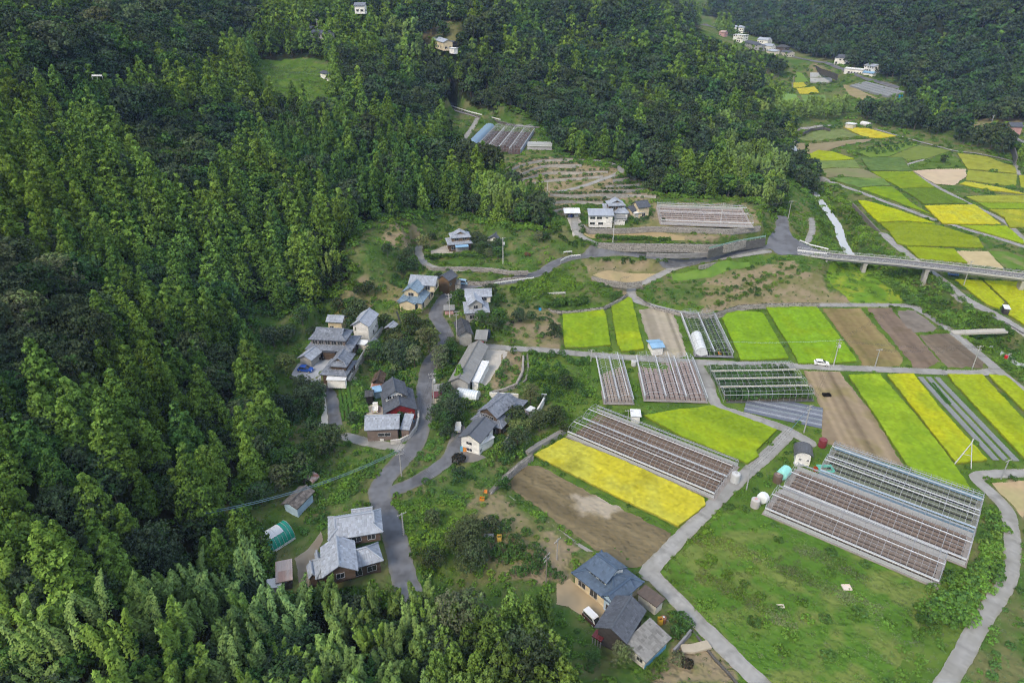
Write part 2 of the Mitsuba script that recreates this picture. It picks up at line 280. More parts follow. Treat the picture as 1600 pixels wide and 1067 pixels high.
# ---------------------------------------------------------------- materials and small mesh tools
VCOL = {'type': 'mesh_attribute', 'name': 'vertex_color'}
def grit(p, n, uv):
    return fbm(p.x * 3.1, p.y * 3.1, p.z * 3.1, 3) * 0.22
def ripple(p, n, uv):
    return fbm(p.x * 1.4, p.y * 1.4, p.z * 1.4, 4) * 1.0
def coded(p, n, uv):
    # small parts carry their own flat colour, packed in uv (red and green in u, blue and unevenness in v); weather and grain come from noise
    r = dr.floor((uv.x + .5) / 256.0)
    g = uv.x - r * 256.0
    k = dr.floor((uv.y + .5) / 256.0)
    b = uv.y - k * 256.0
    c = mi.Color3f(r, g, b) / 255.0
    c = c * c
    a = k * .09
    f = .62 * noise(p.x * .9 + p.z * .4, p.y * .9, p.z * 1.3) + .38 * noise(p.x * 4.1, p.y * 4.1, p.z * 2.6)
    return c * (1.0 + a * 2.2 * (f - .5))
def pack(c, var=.1):
    c = np.sqrt(np.clip(np.asarray(c, float), 0, 1)) * 255
    k = np.clip(round(var / .09), 0, 5)
    r, g, b = np.round(c[..., 0]), np.round(c[..., 1]), np.round(c[..., 2])
    return np.stack([r * 256 + g, b + 256 * k], -1)
CODED = proc(coded)
scene['painted'] = {'type': 'twosided', 'bsdf': {'type': 'diffuse', 'reflectance': CODED}}
scene['painted_field'] = {'type': 'twosided', 'bsdf': {'type': 'diffuse', 'reflectance': VCOL}}
scene['earth'] = {'type': 'twosided', 'bsdf': {'type': 'bumpmap', 'arbitrary': proc(ripple, .05), 'scale': .8, 'bsdf': {'type': 'diffuse', 'reflectance': VCOL}}}
scene['sheen'] = {'type': 'twosided', 'bsdf': {'type': 'principled', 'base_color': CODED, 'roughness': .38, 'specular': .5}}
scene['pane_dark'] = {'type': 'twosided', 'bsdf': {'type': 'principled', 'base_color': {'type': 'rgb', 'value': [.03, .035, .04]}, 'roughness': .12, 'specular': .6}}
def river_swell(p, n, uv):
    return fbm(p.x * .9, p.y * .9, 0, 3) * .12
scene['stream_water'] = {'type': 'twosided', 'bsdf': {'type': 'bumpmap', 'arbitrary': proc(river_swell, .05), 'scale': .6, 'bsdf': {'type': 'principled', 'base_color': {'type': 'rgb', 'value': [.42, .45, .47]}, 'roughness': .2, 'specular': .9}}}  # pale base colour stands in for the sky mirrored in the water
LEAF = np.array([[.064, .092, .050], [.054, .128, .036], [.150, .250, .042], [.160, .245, .072], [.140, .155, .090], [.122, .260, .036], [.150, .070, .050], [.030, .036, .026]])
def leaf_colour(p, n, uv):
    # uv.x picks the species tone along a row of leaf colours, uv.y how pale the single leaf is; stands drift slowly in tone
    x = uv.x * 7.0
    c = mi.Color3f(0)
    for i, a in enumerate(LEAF):
        c += mi.Color3f(*map(float, a)) * dr.maximum(0, 1 - dr.abs(x - float(i)))
    drift = 0.60 + 0.80 * noise(p.x * .17, p.y * .17, 3.0)
    warm = noise(p.x * .05, p.y * .05, 9.0)
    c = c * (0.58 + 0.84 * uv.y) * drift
    return mi.Color3f(c.x * (0.84 + .32 * warm), c.y * (.94 + .1 * warm), c.z * (1.15 - .3 * warm))
scene['foliage'] = {'type': 'twosided', 'bsdf': {'type': 'diffuse', 'reflectance': proc(leaf_colour)}}

NUM = {}
def key_for(name, parent=None):
    k = f'{parent}__{name}' if parent else name
    i = NUM.get(k, 0)
    NUM[k] = i + 1
    return k if i == 0 else f'{k}_{i:03d}'

def tag(k, label=None, cat=None, group=None, kind=None):
    d = {a: b for a, b in (('label', label), ('category', cat), ('group', group), ('kind', kind)) if b}
    if d:
        labels[k] = {**labels.get(k, {}), **d}

def thing(name, label, cat, group=None):
    k = key_for(name)
    tag(k, label, cat, group)
    return k

def colour(v, base, var=.12, scale=1.0, seed=0, tint=None):
    """Per-vertex base colour with weathering noise; tint = second colour reached where the noise is high."""
    v = np.asarray(v, float)
    f = meshkit.fbm(v / scale + seed * 7.7, 3, seed)[:, None]
    c = np.tile(np.asarray(base, float), (len(v), 1))
    if tint is not None:
        c = c + (np.asarray(tint, float) - c) * ease(.42, .68, f)
    g = meshkit.noise(v / (scale * .23) + 31, seed + 5)[:, None]
    return np.clip(c * (1 + var * 2 * (f - .5) + var * (g - .5)), 0.002, .95)

def put(name, mesh, bsdf='painted', parent=None, base=(.5, .5, .5), var=.1, scale=2.0, tint=None, col=None, smooth=False, kind=None, label=None, cat=None, group=None, tw=None, flat=None):
    """One entry of the scene from a trimesh or (v, f). col: smooth vertex colours (large surfaces); flat: one colour per vertex, constant over each face."""
    if isinstance(mesh, (list, tuple)) and not isinstance(mesh[0], np.ndarray):
        mesh = trimesh.util.concatenate(mesh)
    v, f, _ = meshkit.arrays(mesh)
    k = key_for(name, parent)
    if col is not None:
        d = mikit.ply((v, f), bsdf, smooth=smooth, color=col)
    else:
        bsdf = {'rough': 'painted', 'enamel': 'sheen', 'earth': 'painted'}.get(bsdf, bsdf)
        if isinstance(smooth, (int, float)) and not isinstance(smooth, bool):
            smooth = True
        u = pack(flat, var) if flat is not None else np.tile(pack(base, var if tint is None else max(var, .3)), (len(v), 1))
        d = mikit.ply((v, f), bsdf, smooth=smooth, uv=u)
    if tw is not None:
        d['to_world'] = tw
    scene[k] = d
    tag(k, label, cat, group, kind)
    return k

def box(x0, y0, z0, x1, y1, z1):
    m = trimesh.creation.box(extents=(1, 1, 1))
    m.vertices = m.vertices * [x1 - x0, y1 - y0, z1 - z0] + [(x0 + x1) / 2, (y0 + y1) / 2, (z0 + z1) / 2]
    return m

def bar(a, b, r=.05, sides=4, r2=None):
    """A straight tube from a to b."""
    a, b = np.asarray(a, float), np.asarray(b, float)
    t = (b - a) / (np.linalg.norm(b - a) + 1e-9)
    x = np.cross(t, [0, 0, 1.0] if abs(t[2]) < .9 else [1.0, 0, 0])
    x /= np.linalg.norm(x)
    y = np.cross(t, x)
    ang = (np.arange(sides) + .5) * 2 * np.pi / sides
    ring = np.cos(ang)[:, None] * x + np.sin(ang)[:, None] * y
    v = np.vstack([a + ring * r, b + ring * (r2 or r)])
    i = np.arange(sides)
    j = (i + 1) % sides
    f = np.vstack([np.stack([i, j, j + sides], 1), np.stack([i, j + sides, i + sides], 1), [[0, s + 1, s] for s in range(1, sides - 1)], [[sides, sides + s, sides + s + 1] for s in range(1, sides - 1)]])
    return trimesh.Trimesh(v, f, process=False)

def tube(path, r=.05, sides=4):
    path = np.asarray(path, float)
    return trimesh.util.concatenate([bar(path[i], path[i + 1], r, sides) for i in range(len(path) - 1)])

def prism(poly, z0, z1):
    """Vertical prism over a plan polygon (world xy)."""
    m = trimesh.creation.extrude_polygon(Polygon(poly), z1 - z0, engine='earcut')
    m.vertices[:, 2] += z0
    return m

# ---------------------------------------------------------------- the ground
def px_poly(poly):
    """Plan polygon (world xy) of a photo-pixel polygon on the ground."""
    return Polygon(at(poly[:, 0], poly[:, 1])[:, :2]).buffer(0)

PLOTW = {}
for k, (z, fe, poly) in PLOTS.items():
    PLOTW[k] = Polygon(on_plane(poly[:, 0], poly[:, 1], np.full(len(poly), z))[:, :2]).buffer(0) if z is not None else px_poly(poly)
ROADC = {k: curve(ROADW[k], .8) for k in ROADS}
ROADPOLY = {k: LineString(ROADC[k][:, :2]).buffer(ROADS[k][0] / 2) for k in ROADS}

# land cover: (kind, polygon): 'dry' bare soil and cut grass, 'green' lush grass, 'litter' forest floor
COVER = [
 ('litter', P(0, '-300,1250 -300,-45 400,-45 420,60 395,95 400,150 480,172 500,205 590,220 650,255 690,330 640,335 560,350 540,385 545,440 500,470 440,490 400,470 380,490 390,540 410,600 425,660 440,700 400,760 330,810 385,850 410,890 430,950 600,950 690,972 770,1050 850,1110 960,1190 900,1300')),
 ('litter', P(0, '420,-40 1060,-40 1100,60 1160,100 1200,150 1240,200 1228,290 1215,335 1180,320 1150,312 1050,310 1000,300 960,262 900,250 870,235 840,190 800,175 690,160 690,215 730,260 790,290 850,320 860,362 780,350 700,330 660,300 590,215 520,150 530,100 480,90 400,95')),
 ('litter', P(0, '1080,-45 1120,32 1200,66 1260,86 1300,96 1400,126 1420,160 1500,190 1600,195 1900,210 1900,-45')),
 ('green', P(0, '860,470 1130,478 1420,470 1640,690 1640,740 1540,760 1500,1080 1150,1080 1010,890 820,722 860,660 900,560')),
 ('dry', P(7, '340,370 440,330 640,300 850,350 900,380 1010,460 1000,510 700,480 560,600 480,470')),
 ('dry', P(7, '690,740 1100,740 880,900 740,820')),
 ('dry', P(6, '0,200 230,200 440,140 500,200 600,230 620,300 760,362 300,372 150,390 60,400 -10,420')),
 ('dry', P(7, '990,500 1400,500 1430,590 1250,660 720,640 720,620 960,600')),
 ('dry', P(2, '1050,270 1200,290 1590,560 1590,700 1450,740 1150,720 1060,400')),
 ('dry', P(5, '30,200 300,200 310,400 180,400 60,330')),
 ('dry', P(15, '350,860 100,760 0,760 0,600 150,640 360,820 380,880')),
 ('dry', P(1, '1200,540 1330,540 1370,640 1200,740 1170,720')),
 ('dry', P(11, '860,110 1040,120 1030,200 990,230 860,160')),
 ('dry', P(15, '0,120 270,120 540,330 740,330 740,120 540,150 300,330 0,300')),
 ('dry', P(1, '400,260 560,150 640,260 480,400 340,400 420,330')),
 ('dry', P(8, '800,640 1000,660 1130,860 700,860 700,800')),
 ('dry', P(9, '1260,560 1600,540 1600,610 1400,620')),
 ('dry', P(9, '620,290 720,320 700,365 600,340')),
 ('dry', P(4, '1440,365 1620,350 1640,560 1590,560 1540,460')),
 ('green', P(0, '395,95 470,92 530,105 520,150 480,170 405,150')),
 ('green', P(2, '680,330 1000,300 1080,400 1050,560 720,560')),
 ('green', P(7, '360,850 600,770 700,850 470,910')),
 ('green', P(5, '140,410 460,440 480,690 330,690 130,600')),
 ('green', P(7, '1070,780 1400,720 1570,705 1560,720 1400,770 1070,815')),
 ('green', P(10, '850,370 1000,325 1110,320 1180,390 1000,398')),
]
COVERW = [(k, px_poly(densify(p, 25))) for k, p in COVER]
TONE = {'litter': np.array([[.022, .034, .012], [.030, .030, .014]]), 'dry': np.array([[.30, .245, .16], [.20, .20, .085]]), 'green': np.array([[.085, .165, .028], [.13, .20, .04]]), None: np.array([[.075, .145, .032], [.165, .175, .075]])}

def cover_colour(x, y, z):
    p = np.stack([x, y, z], -1)
    wob = np.stack([meshkit.fbm(p / 5.0, 3, 1) - .5, meshkit.fbm(p / 5.0 + 50, 3, 2) - .5], -1) * 5.0
    q = shapely.points(x + wob[:, 0], y + wob[:, 1])
    kind = np.full(len(x), -1)
    for i, (k, pg) in enumerate(COVERW):
        shapely.prepare(pg)
        kind[shapely.contains(pg, q)] = i
    f = ease(.38, .66, meshkit.fbm(p / 4.0, 4, 3))[:, None]
    c = TONE[None][0] + (TONE[None][1] - TONE[None][0]) * f
    for i, (k, pg) in enumerate(COVERW):
        m = kind == i
        c[m] = TONE[k][0] + (TONE[k][1] - TONE[k][0]) * f[m]
    c *= (.78 + .44 * meshkit.fbm(p / 1.6 + 9, 3, 4))[:, None]
    return c

def grid_mesh(g, hole=None):
    v = np.stack([g.X.ravel(), g.Y.ravel(), g.Z.ravel()], 1)
    i, j = np.meshgrid(np.arange(g.nx - 1), np.arange(g.ny - 1), indexing='ij')
    q = np.stack([i * g.ny + j, (i + 1) * g.ny + j, (i + 1) * g.ny + j + 1, i * g.ny + j + 1], -1).reshape(-1, 4)
    if hole is not None:
        q = q[~hole(v[q].mean(1))]
    f = np.vstack([q[:, [0, 1, 2]], q[:, [0, 2, 3]]])
    return v, f

v, f = grid_mesh(near)
put('ground', (v, f), 'earth', col=cover_colour(*v.T), smooth=True, kind='structure', label='valley ground with grass, soil and forest floor')
v, f = grid_mesh(far, lambda c: (c[:, 0] > near.x0 + 9) & (c[:, 0] < near.x0 + near.nx - 10) & (c[:, 1] > near.y0 + 9) & (c[:, 1] < near.y0 + near.ny - 10))
v = v - np.array([0, 0, .6]) * near.covers(v[:, 0], v[:, 1])[:, None]
put('hills', (v, f), 'earth', col=cover_colour(*v.T), smooth=True, kind='structure', label='wooded hillsides around the valley')

# ---------------------------------------------------------------- sheets laid on the ground
def sheet(pg, lift, step=1.0, top=None, wobble=0.0, seed=0, edge=.0):
    """Triangulated sheet over plan polygon pg, lift above the ground; top > 0 makes a crop stand with an uneven rim and sides."""
    pg = pg.buffer(0)
    if pg.geom_type != 'Polygon':
        pg = max(pg.geoms, key=lambda g: g.area)
    ring = densify(np.array(pg.exterior.coords), step)[:-1]
    if edge:
        w = np.stack([meshkit.fbm(np.c_[ring / 1.5, ring[:, 0] * 0 + seed], 3, seed) - .5, meshkit.fbm(np.c_[ring / 1.5, ring[:, 0] * 0 + seed + 30], 3, seed) - .5], 1)
        ring = ring + w * edge
        pg = Polygon(ring).buffer(0)
        if pg.geom_type != 'Polygon':
            pg = max(pg.geoms, key=lambda g: g.area)
        ring = np.array(pg.exterior.coords)[:-1]
    x0, y0, x1, y1 = pg.bounds
    gx, gy = np.meshgrid(np.arange(math.floor(x0 / step) * step, x1, step), np.arange(math.floor(y0 / step) * step, y1, step), indexing='ij')
    inner = np.stack([gx.ravel(), gy.ravel()], 1)
    ins = pg.buffer(-step * .35)
    shapely.prepare(ins)
    inner = inner[shapely.contains(ins, shapely.points(inner))] if not ins.is_empty else inner[:0]
    if top:
        inner = inner + (rng.random(inner.shape) - .5) * step * .5
    xy = np.vstack([ring, inner])
    tri = Delaunay(xy).simplices
    shapely.prepare(pg)
    tri = tri[shapely.contains(pg, shapely.points(xy[tri].mean(1)))]
    a, b, c = xy[tri[:, 0]], xy[tri[:, 1]], xy[tri[:, 2]]
    cr = (b[:, 0] - a[:, 0]) * (c[:, 1] - a[:, 1]) - (b[:, 1] - a[:, 1]) * (c[:, 0] - a[:, 0])
    tri = np.where(cr[:, None] < 0, tri[:, ::-1], tri)[np.abs(cr) > 1e-6]
    zg = ground(xy[:, 0], xy[:, 1])
    z = zg + lift + (top or 0)
    if wobble:
        z = z + wobble * (meshkit.fbm(np.c_[xy / 1.1, xy[:, 0] * 0 + seed], 3, seed) - .5) + wobble * .6 * (meshkit.fbm(np.c_[xy / 7, xy[:, 0] * 0 + seed], 2, seed + 3) - .5) + wobble * .5 * (rng.random(len(xy)) - .5)
    v = np.c_[xy, z]
    if top:
        n, m = len(ring), len(xy)
        low = np.c_[ring, zg[:n] - .1]
        v = np.vstack([v, low])
        i = np.arange(n)
        j = (i + 1) % n
        if Polygon(ring).exterior.is_ccw:
            s = np.vstack([np.stack([m + i, m + j, j], 1), np.stack([m + i, j, i], 1)])
        else:
            s = np.vstack([np.stack([m + j, m + i, i], 1), np.stack([m + j, i, j], 1)])
        tri = np.vstack([tri, s])
    return v, tri

CONC = ((.385, .385, .375), (.29, .29, .275))
ASPH = ((.19, .20, .225), (.135, .14, .155))
for n, (k, (w, m, lift, q)) in enumerate(ROADS.items()):
    far_away = ROADC[k][:, 1].mean() > 420
    v, f = sheet(ROADPOLY[k], lift + (.25 if far_away else 0), 2.0 if far_away else .7, edge=.5, seed=n)
    a, b = CONC if m == 'concrete' else ASPH
    c = colour(v, a, .24, 2.2, n, b)
    # worn wheel tracks along the middle, dust at the rim
    d, j = cKDTree(ROADC[k][:, :2]).query(v[:, :2])
    t = np.exp(-((d - .75) / .35) ** 2)[:, None]
    c = c * (1 - .13 * t)
    if m == 'concrete':                  # poured in bays: a joint every seven metres, bays a little different
        bay = np.r_[0, np.cumsum(np.linalg.norm(np.diff(ROADC[k][:, :2], axis=0), axis=1))][j] / 7.0
        c = c * (.93 + .14 * meshkit.noise(np.stack([np.floor(bay), bay * 0, bay * 0 + n], 1), 2)[:, None])
        c = c * (1 - .16 * (np.abs(bay - np.round(bay)) < .05))[:, None]
    else:
        pch = meshkit.noise(np.stack([v[:, 0] / 5, v[:, 1] / 5, v[:, 0] * 0], 1), 9)[:, None]
        c = c * np.where(pch > .68, .80, 1.0)
    e = ease(w * .36, w * .52, d)[:, None] * meshkit.fbm(v / 1.3, 3, n)[:, None]
    c = c + (np.array([.20, .19, .12]) - c) * e * .9
    put(k, (v, f), 'painted_field', col=c, smooth=True, kind='structure', label=f"{'pale concrete' if m == 'concrete' else 'grey asphalt'} {k.replace('_', ' ')}")
# ---------------------------------------------------------------- paddies and plots
RICE = {  # key: (base, tint, label)
 'rice1': ((.235, .37, .026), (.29, .40, .02), 'bright green paddy left of the narrow paddy and behind the farm road'),
 'rice2': ((.24, .36, .026), (.32, .41, .02), 'narrow bright green paddy tapering towards the road fork'),
 'rice3': ((.215, .38, .026), (.25, .40, .02), 'bright green paddy with a rounded corner beside the small pipe greenhouse'),
 'rice4': ((.215, .385, .026), (.23, .36, .02), 'large bright green paddy beside the mown stubble field'),
 'rice5': ((.235, .38, .026), (.27, .40, .026), 'long green paddy pointing at the blue edged greenhouse'),
 'rice6': ((.37, .45, .026), (.45, .47, .02), 'long yellow green paddy beside the grey mesh beds'),
 'rice7': ((.31, .41, .026), (.36, .43, .02), 'yellow green paddy right of the grey mesh beds'),
 'rice8': ((.33, .41, .026), (.30, .40, .02), 'narrow paddy strip at the right picture edge below the corner road'),
 'rice9': ((.25, .37, .026), (.30, .40, .02), 'five sided green paddy beside the big brown bed greenhouse'),
 'rice10': ((.58, .53, .045), (.50, .49, .07), 'ripe yellow paddy between the brown bare field and the big greenhouse'),
 'far1': ((.20, .25, .10), (.17, .23, .08), 'grey green plot at the far end of the far fields'),
 'far3': ((.56, .48, .04), (.50, .47, .05), 'ripe yellow paddy at the top of the far fields'),
 'far4': ((.36, .44, .025), (.34, .42, .03), 'lime paddy strip at the left edge of the far fields'),
 'far5': ((.18, .26, .085), (.20, .27, .08), 'pale green plot below the lime strip in the far fields'),
 'far7': ((.14, .24, .065), (.17, .26, .07), 'soft green plot beside the left rim of the far fields'),
 'far9': ((.12, .20, .06), (.15, .21, .06), 'dull green plot below the far orchard'),
 'far10': ((.23, .32, .025), (.20, .30, .03), 'mid green paddy left of the paddy road'),
 'far11': ((.14, .22, .03), (.12, .20, .03), 'dark green plot behind the ripe yellow paddy'),
 'far12': ((.22, .34, .02), (.16, .27, .03), 'patchy bright green wedge along the far field road'),
 'far13': ((.54, .51, .03), (.47, .48, .05), 'large ripe yellow paddy in the middle of the far fields'),
 'far14': ((.40, .47, .015), (.36, .45, .02), 'lime wedge paddy above the river bank'),
 'far15': ((.25, .32, .02), (.23, .30, .03), 'broad olive green paddy above the bridge'),
 'far16': ((.28, .36, .02), (.26, .35, .02), 'small olive paddy touching the tan cut field'),
 'far18': ((.32, .43, .026), (.29, .42, .02), 'bright green wedge right of the ripe yellow paddy'),
 'far21': ((.33, .35, .055), (.30, .34, .05), 'olive yellow paddy under the upper bank path'),
 'far22': ((.31, .34, .055), (.28, .33, .05), 'olive paddy right of the pink tan field'),
 'far23': ((.48, .46, .04), (.45, .45, .05), 'thin ripe yellow strip under the olive paddies'),
 'far24': ((.33, .36, .05), (.30, .34, .05), 'olive strip below the thin yellow strip'),
 'far25': ((.24, .36, .03), (.22, .33, .03), 'bright green strip at the right picture edge of the far fields'),
 'far26': ((.33, .37, .04), (.40, .40, .04), 'olive yellow paddy at the right edge beside the paddy road'),
 'far27': ((.35, .37, .04), (.32, .35, .04), 'small yellow green plot by the end of the bank path'),
 'vale2': ((.48, .45, .05), (.42, .43, .06), 'small yellow paddy upper of the two in the upper valley'),
 'vale3': ((.52, .46, .05), (.46, .44, .06), 'small yellow paddy lower of the two in the upper valley'),
 'right1': ((.40, .46, .026), (.36, .44, .02), 'yellow green paddy wedge beside the bank road right of the bridge'),
 'right2': ((.42, .46, .026), (.38, .45, .02), 'big yellow green paddy right of the bridge by the white hut'),
}
for n, (k, (a, b, lab)) in enumerate(RICE.items()):
    near_by = PLOTW[k].centroid.y < 330
    st = .6 if near_by else 1.8
    v, f = sheet(PLOTW[k].buffer(-.25), .02, st, top=.62 if near_by else .5, wobble=.22, seed=n, edge=.5)
    c = colour(v, a, .14, 6.0, n, b)
    rel = v[:, 2] - ground(v[:, 0], v[:, 1])
    c *= .90
    if near_by:                          # drilled rows along the plot and wind-lodged patches
        r_ = np.array(PLOTW[k].minimum_rotated_rectangle.exterior.coords)
        e_ = max([r_[1] - r_[0], r_[2] - r_[1]], key=np.linalg.norm)
        s_ = (v[:, 0] * -e_[1] + v[:, 1] * e_[0]) / np.linalg.norm(e_)
        c *= (.90 + .20 * meshkit.noise(np.stack([s_ / 1.2, s_ * 0, (v[:, 0] + v[:, 1]) * .03], 1), 3))[:, None]
        lod_ = ease(.60, .72, meshkit.fbm(v / 5.0 + n, 3, 12))[:, None]
        c *= 1 - (.24 if k == 'rice10' else .10) * lod_
    c *= 1 + .09 * rng.normal(0, 1, (len(c), 1))
    c[rel < .2] = (.12, .13, .04)     # straw and mud at the foot of the stalks
    put('rice_paddy', (v, f), 'painted_field', col=c, smooth=False, label=lab, cat='rice paddy')

SOIL = {
 'soil1': ((.42, .375, .30), (.36, .33, .25), 'tilled grey tan plot behind the blue and white shed'),
 'soil2': ((.26, .205, .10), (.20, .175, .075), 'mown stubble field with straw rows'),
 'soil3': ((.20, .155, .12), (.16, .125, .09), 'dark purple brown ploughed plot'),
 'soil3b': ((.24, .215, .19), (.17, .15, .13), 'grey brown rounded plot in the grass'),
 'soil3c': ((.235, .195, .15), (.20, .16, .12), 'brown fallow plot beside the riverside road'),
 'soil4': ((.32, .255, .175), (.25, .21, .11), 'long bare brown plot right of the mulched rows'),
 'soil5': ((.225, .185, .11), (.18, .15, .09), 'mown brown field in front of the ripe yellow paddy'),
 'meadow1': ((.14, .27, .03), (.24, .30, .035), 'bright grass plot under the bridge'),
 'far2': ((.30, .265, .175), (.25, .22, .13), 'tan bare strip in the far fields'),
 'far6': ((.235, .235, .13), (.19, .22, .10), 'grey brown fallow plot in the far fields'),
 'vale1': ((.16, .27, .06), (.14, .24, .05), 'small green plot at the head of the valley paddies'),
 'vale4': ((.20, .33, .10), (.16, .28, .08), 'pale green stepped plots below the spur hamlet'),
 'vale5': ((.15, .25, .07), (.18, .27, .09), 'green plot right of the pale stepped plots'),
 'vale6': ((.33, .28, .17), (.25, .23, .12), 'tan plot beside the far net houses'),
 'far8': ((.16, .25, .05), (.13, .22, .04), 'young orchard plot in the far fields'),
 'far29': ((.18, .24, .06), (.15, .20, .05), 'grassy plot right of the young orchard'),
 'far17': ((.52, .44, .26), (.47, .40, .24), 'tan cut field beside the bridge'),
 'far19': ((.55, .455, .33), (.50, .42, .30), 'pinkish tan cut field with grey tracks'),
 'far20': ((.09, .16, .03), (.12, .18, .04), 'grassy island plot with a dark shrub'),
 'far28': ((.12, .22, .04), (.20, .22, .09), 'patchy grass behind the bridge deck'),
 'weeds1': ((.095, .20, .03), (.16, .21, .055), 'big weedy fallow field'),
}
for n, (k, (a, b, lab)) in enumerate(SOIL.items()):
    near_by = PLOTW[k].centroid.y < 330
    v, f = sheet(PLOTW[k], .05 if near_by else .3, .5 if near_by else 2.0, wobble=.05, seed=n + 50, edge=1.2)
    c = colour(v, a, .2, 4.0, n + 60, b)
    pg = PLOTW[k].minimum_rotated_rectangle
    r = np.array(pg.exterior.coords)
    e = [r[1] - r[0], r[2] - r[1]]
    e = max(e, key=np.linalg.norm)
    e = e / np.linalg.norm(e)
    if k in ('soil1', 'soil2', 'soil3', 'soil3c', 'soil4', 'soil5'):   # rows left by the machine, along the plot
        s = v[:, 0] * -e[1] + v[:, 1] * e[0]
        row = meshkit.noise(np.stack([s / 1.0, s * 0, v[:, 0] * .02], 1), 3)[:, None] * .6 + meshkit.noise(np.stack([s / 3.3, s * 0, s * 0], 1), 5)[:, None] * .4
        c = c * (.55 + .9 * row)
    if k == 'soil5':                      # pale bare patch with green growth
        q = at1(930, 788)
        d = np.linalg.norm((v - q) / [1.2, .8, 1], axis=1) + 5 * (meshkit.fbm(v / 2.0, 3, 8) - .5)
        c += (np.array([.42, .37, .29]) - c) * (1 - ease(3.5, 5.5, d))[:, None]
    if k == 'meadow1':
        f2 = meshkit.fbm(v / 3.0, 3, 5)[:, None]
        c = c * (.7 + .6 * f2)
    put('field_plot', (v, f), 'earth', col=c, smooth=True, kind='structure', label=lab)
YARDS = {
 'hall_yard': (P(25, '450,980 440,760 400,620 540,520 680,330 700,420 640,560 560,760 560,980'), (.33, .30, .25), (.26, .22, .17), 'worn brown earth yard of the silver roofed hall'),
 'farm_yard': (P(21, '120,930 210,780 380,780 480,620 640,690 560,860 500,900 490,1010 330,1050 300,1020'), (.42, .44, .48), (.33, .35, .37), 'grey concrete yard with the blue car'),
 'courtyard': (P(26, '0,330 110,285 230,400 330,440 470,540 350,660 230,620 100,520 0,500'), (.46, .36, .23), (.40, .32, .21), 'tan earth yard of the blue roofed house'),
 'kei_yard': (P(22, '175,610 290,560 380,610 390,700 180,730'), (.50, .46, .40), (.44, .40, .34), 'pale concrete yard with the white pickup'),
 'long_yard': (P(1, '1120,525 1200,520 1260,545 1200,640 1150,720 1100,720 1150,600'), (.52, .49, .44), (.44, .42, .38), 'pale concrete yard beside the long shed'),
 'white_yard': (P(24, '60,900 160,570 280,560 300,640 220,740 230,880 480,960 560,1000 400,1060 30,1060'), (.25, .24, .23), (.20, .19, .18), 'grey gravel yard of the white walled house'),
 'ridge_yard': (P(27, '120,400 290,400 320,500 300,600 200,640 160,480'), (.47, .45, .41), (.40, .38, .34), 'pale concrete forecourt of the open garage'),
 'dark_yard': (P(15, '385,330 545,280 545,335 600,345 600,370 400,370'), (.42, .40, .36), (.36, .34, .30), 'pale gravel yard left of the brown house'),
 'lawn': (P(27, '330,600 560,560 760,560 1180,555 1250,570 1380,600 1600,640 1600,690 1420,690 1200,650 700,640 400,650'), (.40, .31, .17), (.35, .30, .14), 'tan mown terrace under the white house'),
 'tan_strip': (P(7, '735,800 800,780 1040,790 990,825 800,830'), (.43, .34, .20), (.37, .31, .17), 'tan mown strip below the village road'),
 'green_strip': (P(7, '1065,795 1200,770 1390,745 1395,765 1230,810 1070,825'), (.13, .24, .045), (.16, .26, .05), 'mown green strip beside the loop road'),
 'east_yard': (P(4, '1440,365 1600,355 1640,480 1590,540 1540,470 1470,410'), (.47, .36, .22), (.38, .34, .18), 'tan earth yard inside the right road bend'),
 'junction': (P(0, '1196,385 1215,350 1228,350 1240,372 1278,391 1272,399 1245,399 1212,396'), (.19, .20, .225), (.135, .14, .155), 'dark asphalt junction at the head of the bridge'),
 'concrete_apron': (P(1, '270,700 350,700 345,720 370,800 360,915 315,915 345,800 330,740'), (.50, .50, .48), (.42, .42, .40), 'pale concrete apron beside the yard lane'),
}
for n, (k, (poly, a, b, lab)) in enumerate(YARDS.items()):
    v, f = sheet(px_poly(poly), .055 if k != 'junction' else .15, .8, seed=n + 90, edge=.5)
    put(k, (v, f), 'painted_field', col=colour(v, a, .16, 3.5, n + 20, b), smooth=True, kind='structure', label=lab)
c = curve(on_plane(RIVER[:, 0], RIVER[:, 1], RIVER[:, 2]), 1.5)
uv_ = to_px(c)[0]
parts = []
for m_ in (uv_ < 1336, uv_ > 1552):
    v, f = sheet(LineString(c[m_][:, :2]).buffer(1.8), .0, .9, edge=.9)
    v[:, 2] = c[m_][cKDTree(c[m_][:, :2]).query(v[:, :2])[1], 2] + .25
    parts.append(trimesh.Trimesh(v, f, process=False))
put('river', parts, 'stream_water', smooth=True, kind='structure', label='shallow pale stream in its bed')
# ---------------------------------------------------------------- plants: prototypes built of leaf-sized faces
def leaves(c, n, size, jitter=.7, slim=1.0, g=rng):
    """Triangular leaf sprays at points c facing along n."""
    m = len(c)
    n = n + g.normal(0, jitter, (m, 3))
    n /= np.linalg.norm(n, axis=1, keepdims=True) + 1e-9
    a = np.cross(n, g.normal(0, 1, (m, 3)))
    a /= np.linalg.norm(a, axis=1, keepdims=True) + 1e-9
    b = np.cross(n, a)
    s = (np.asarray(size) * g.uniform(.65, 1.35, m))[:, None]
    v = np.stack([c - a * s * .5 * slim - b * s * .4, c + a * s * .5 * slim - b * s * .4, c + b * s * .6], 1)
    return v

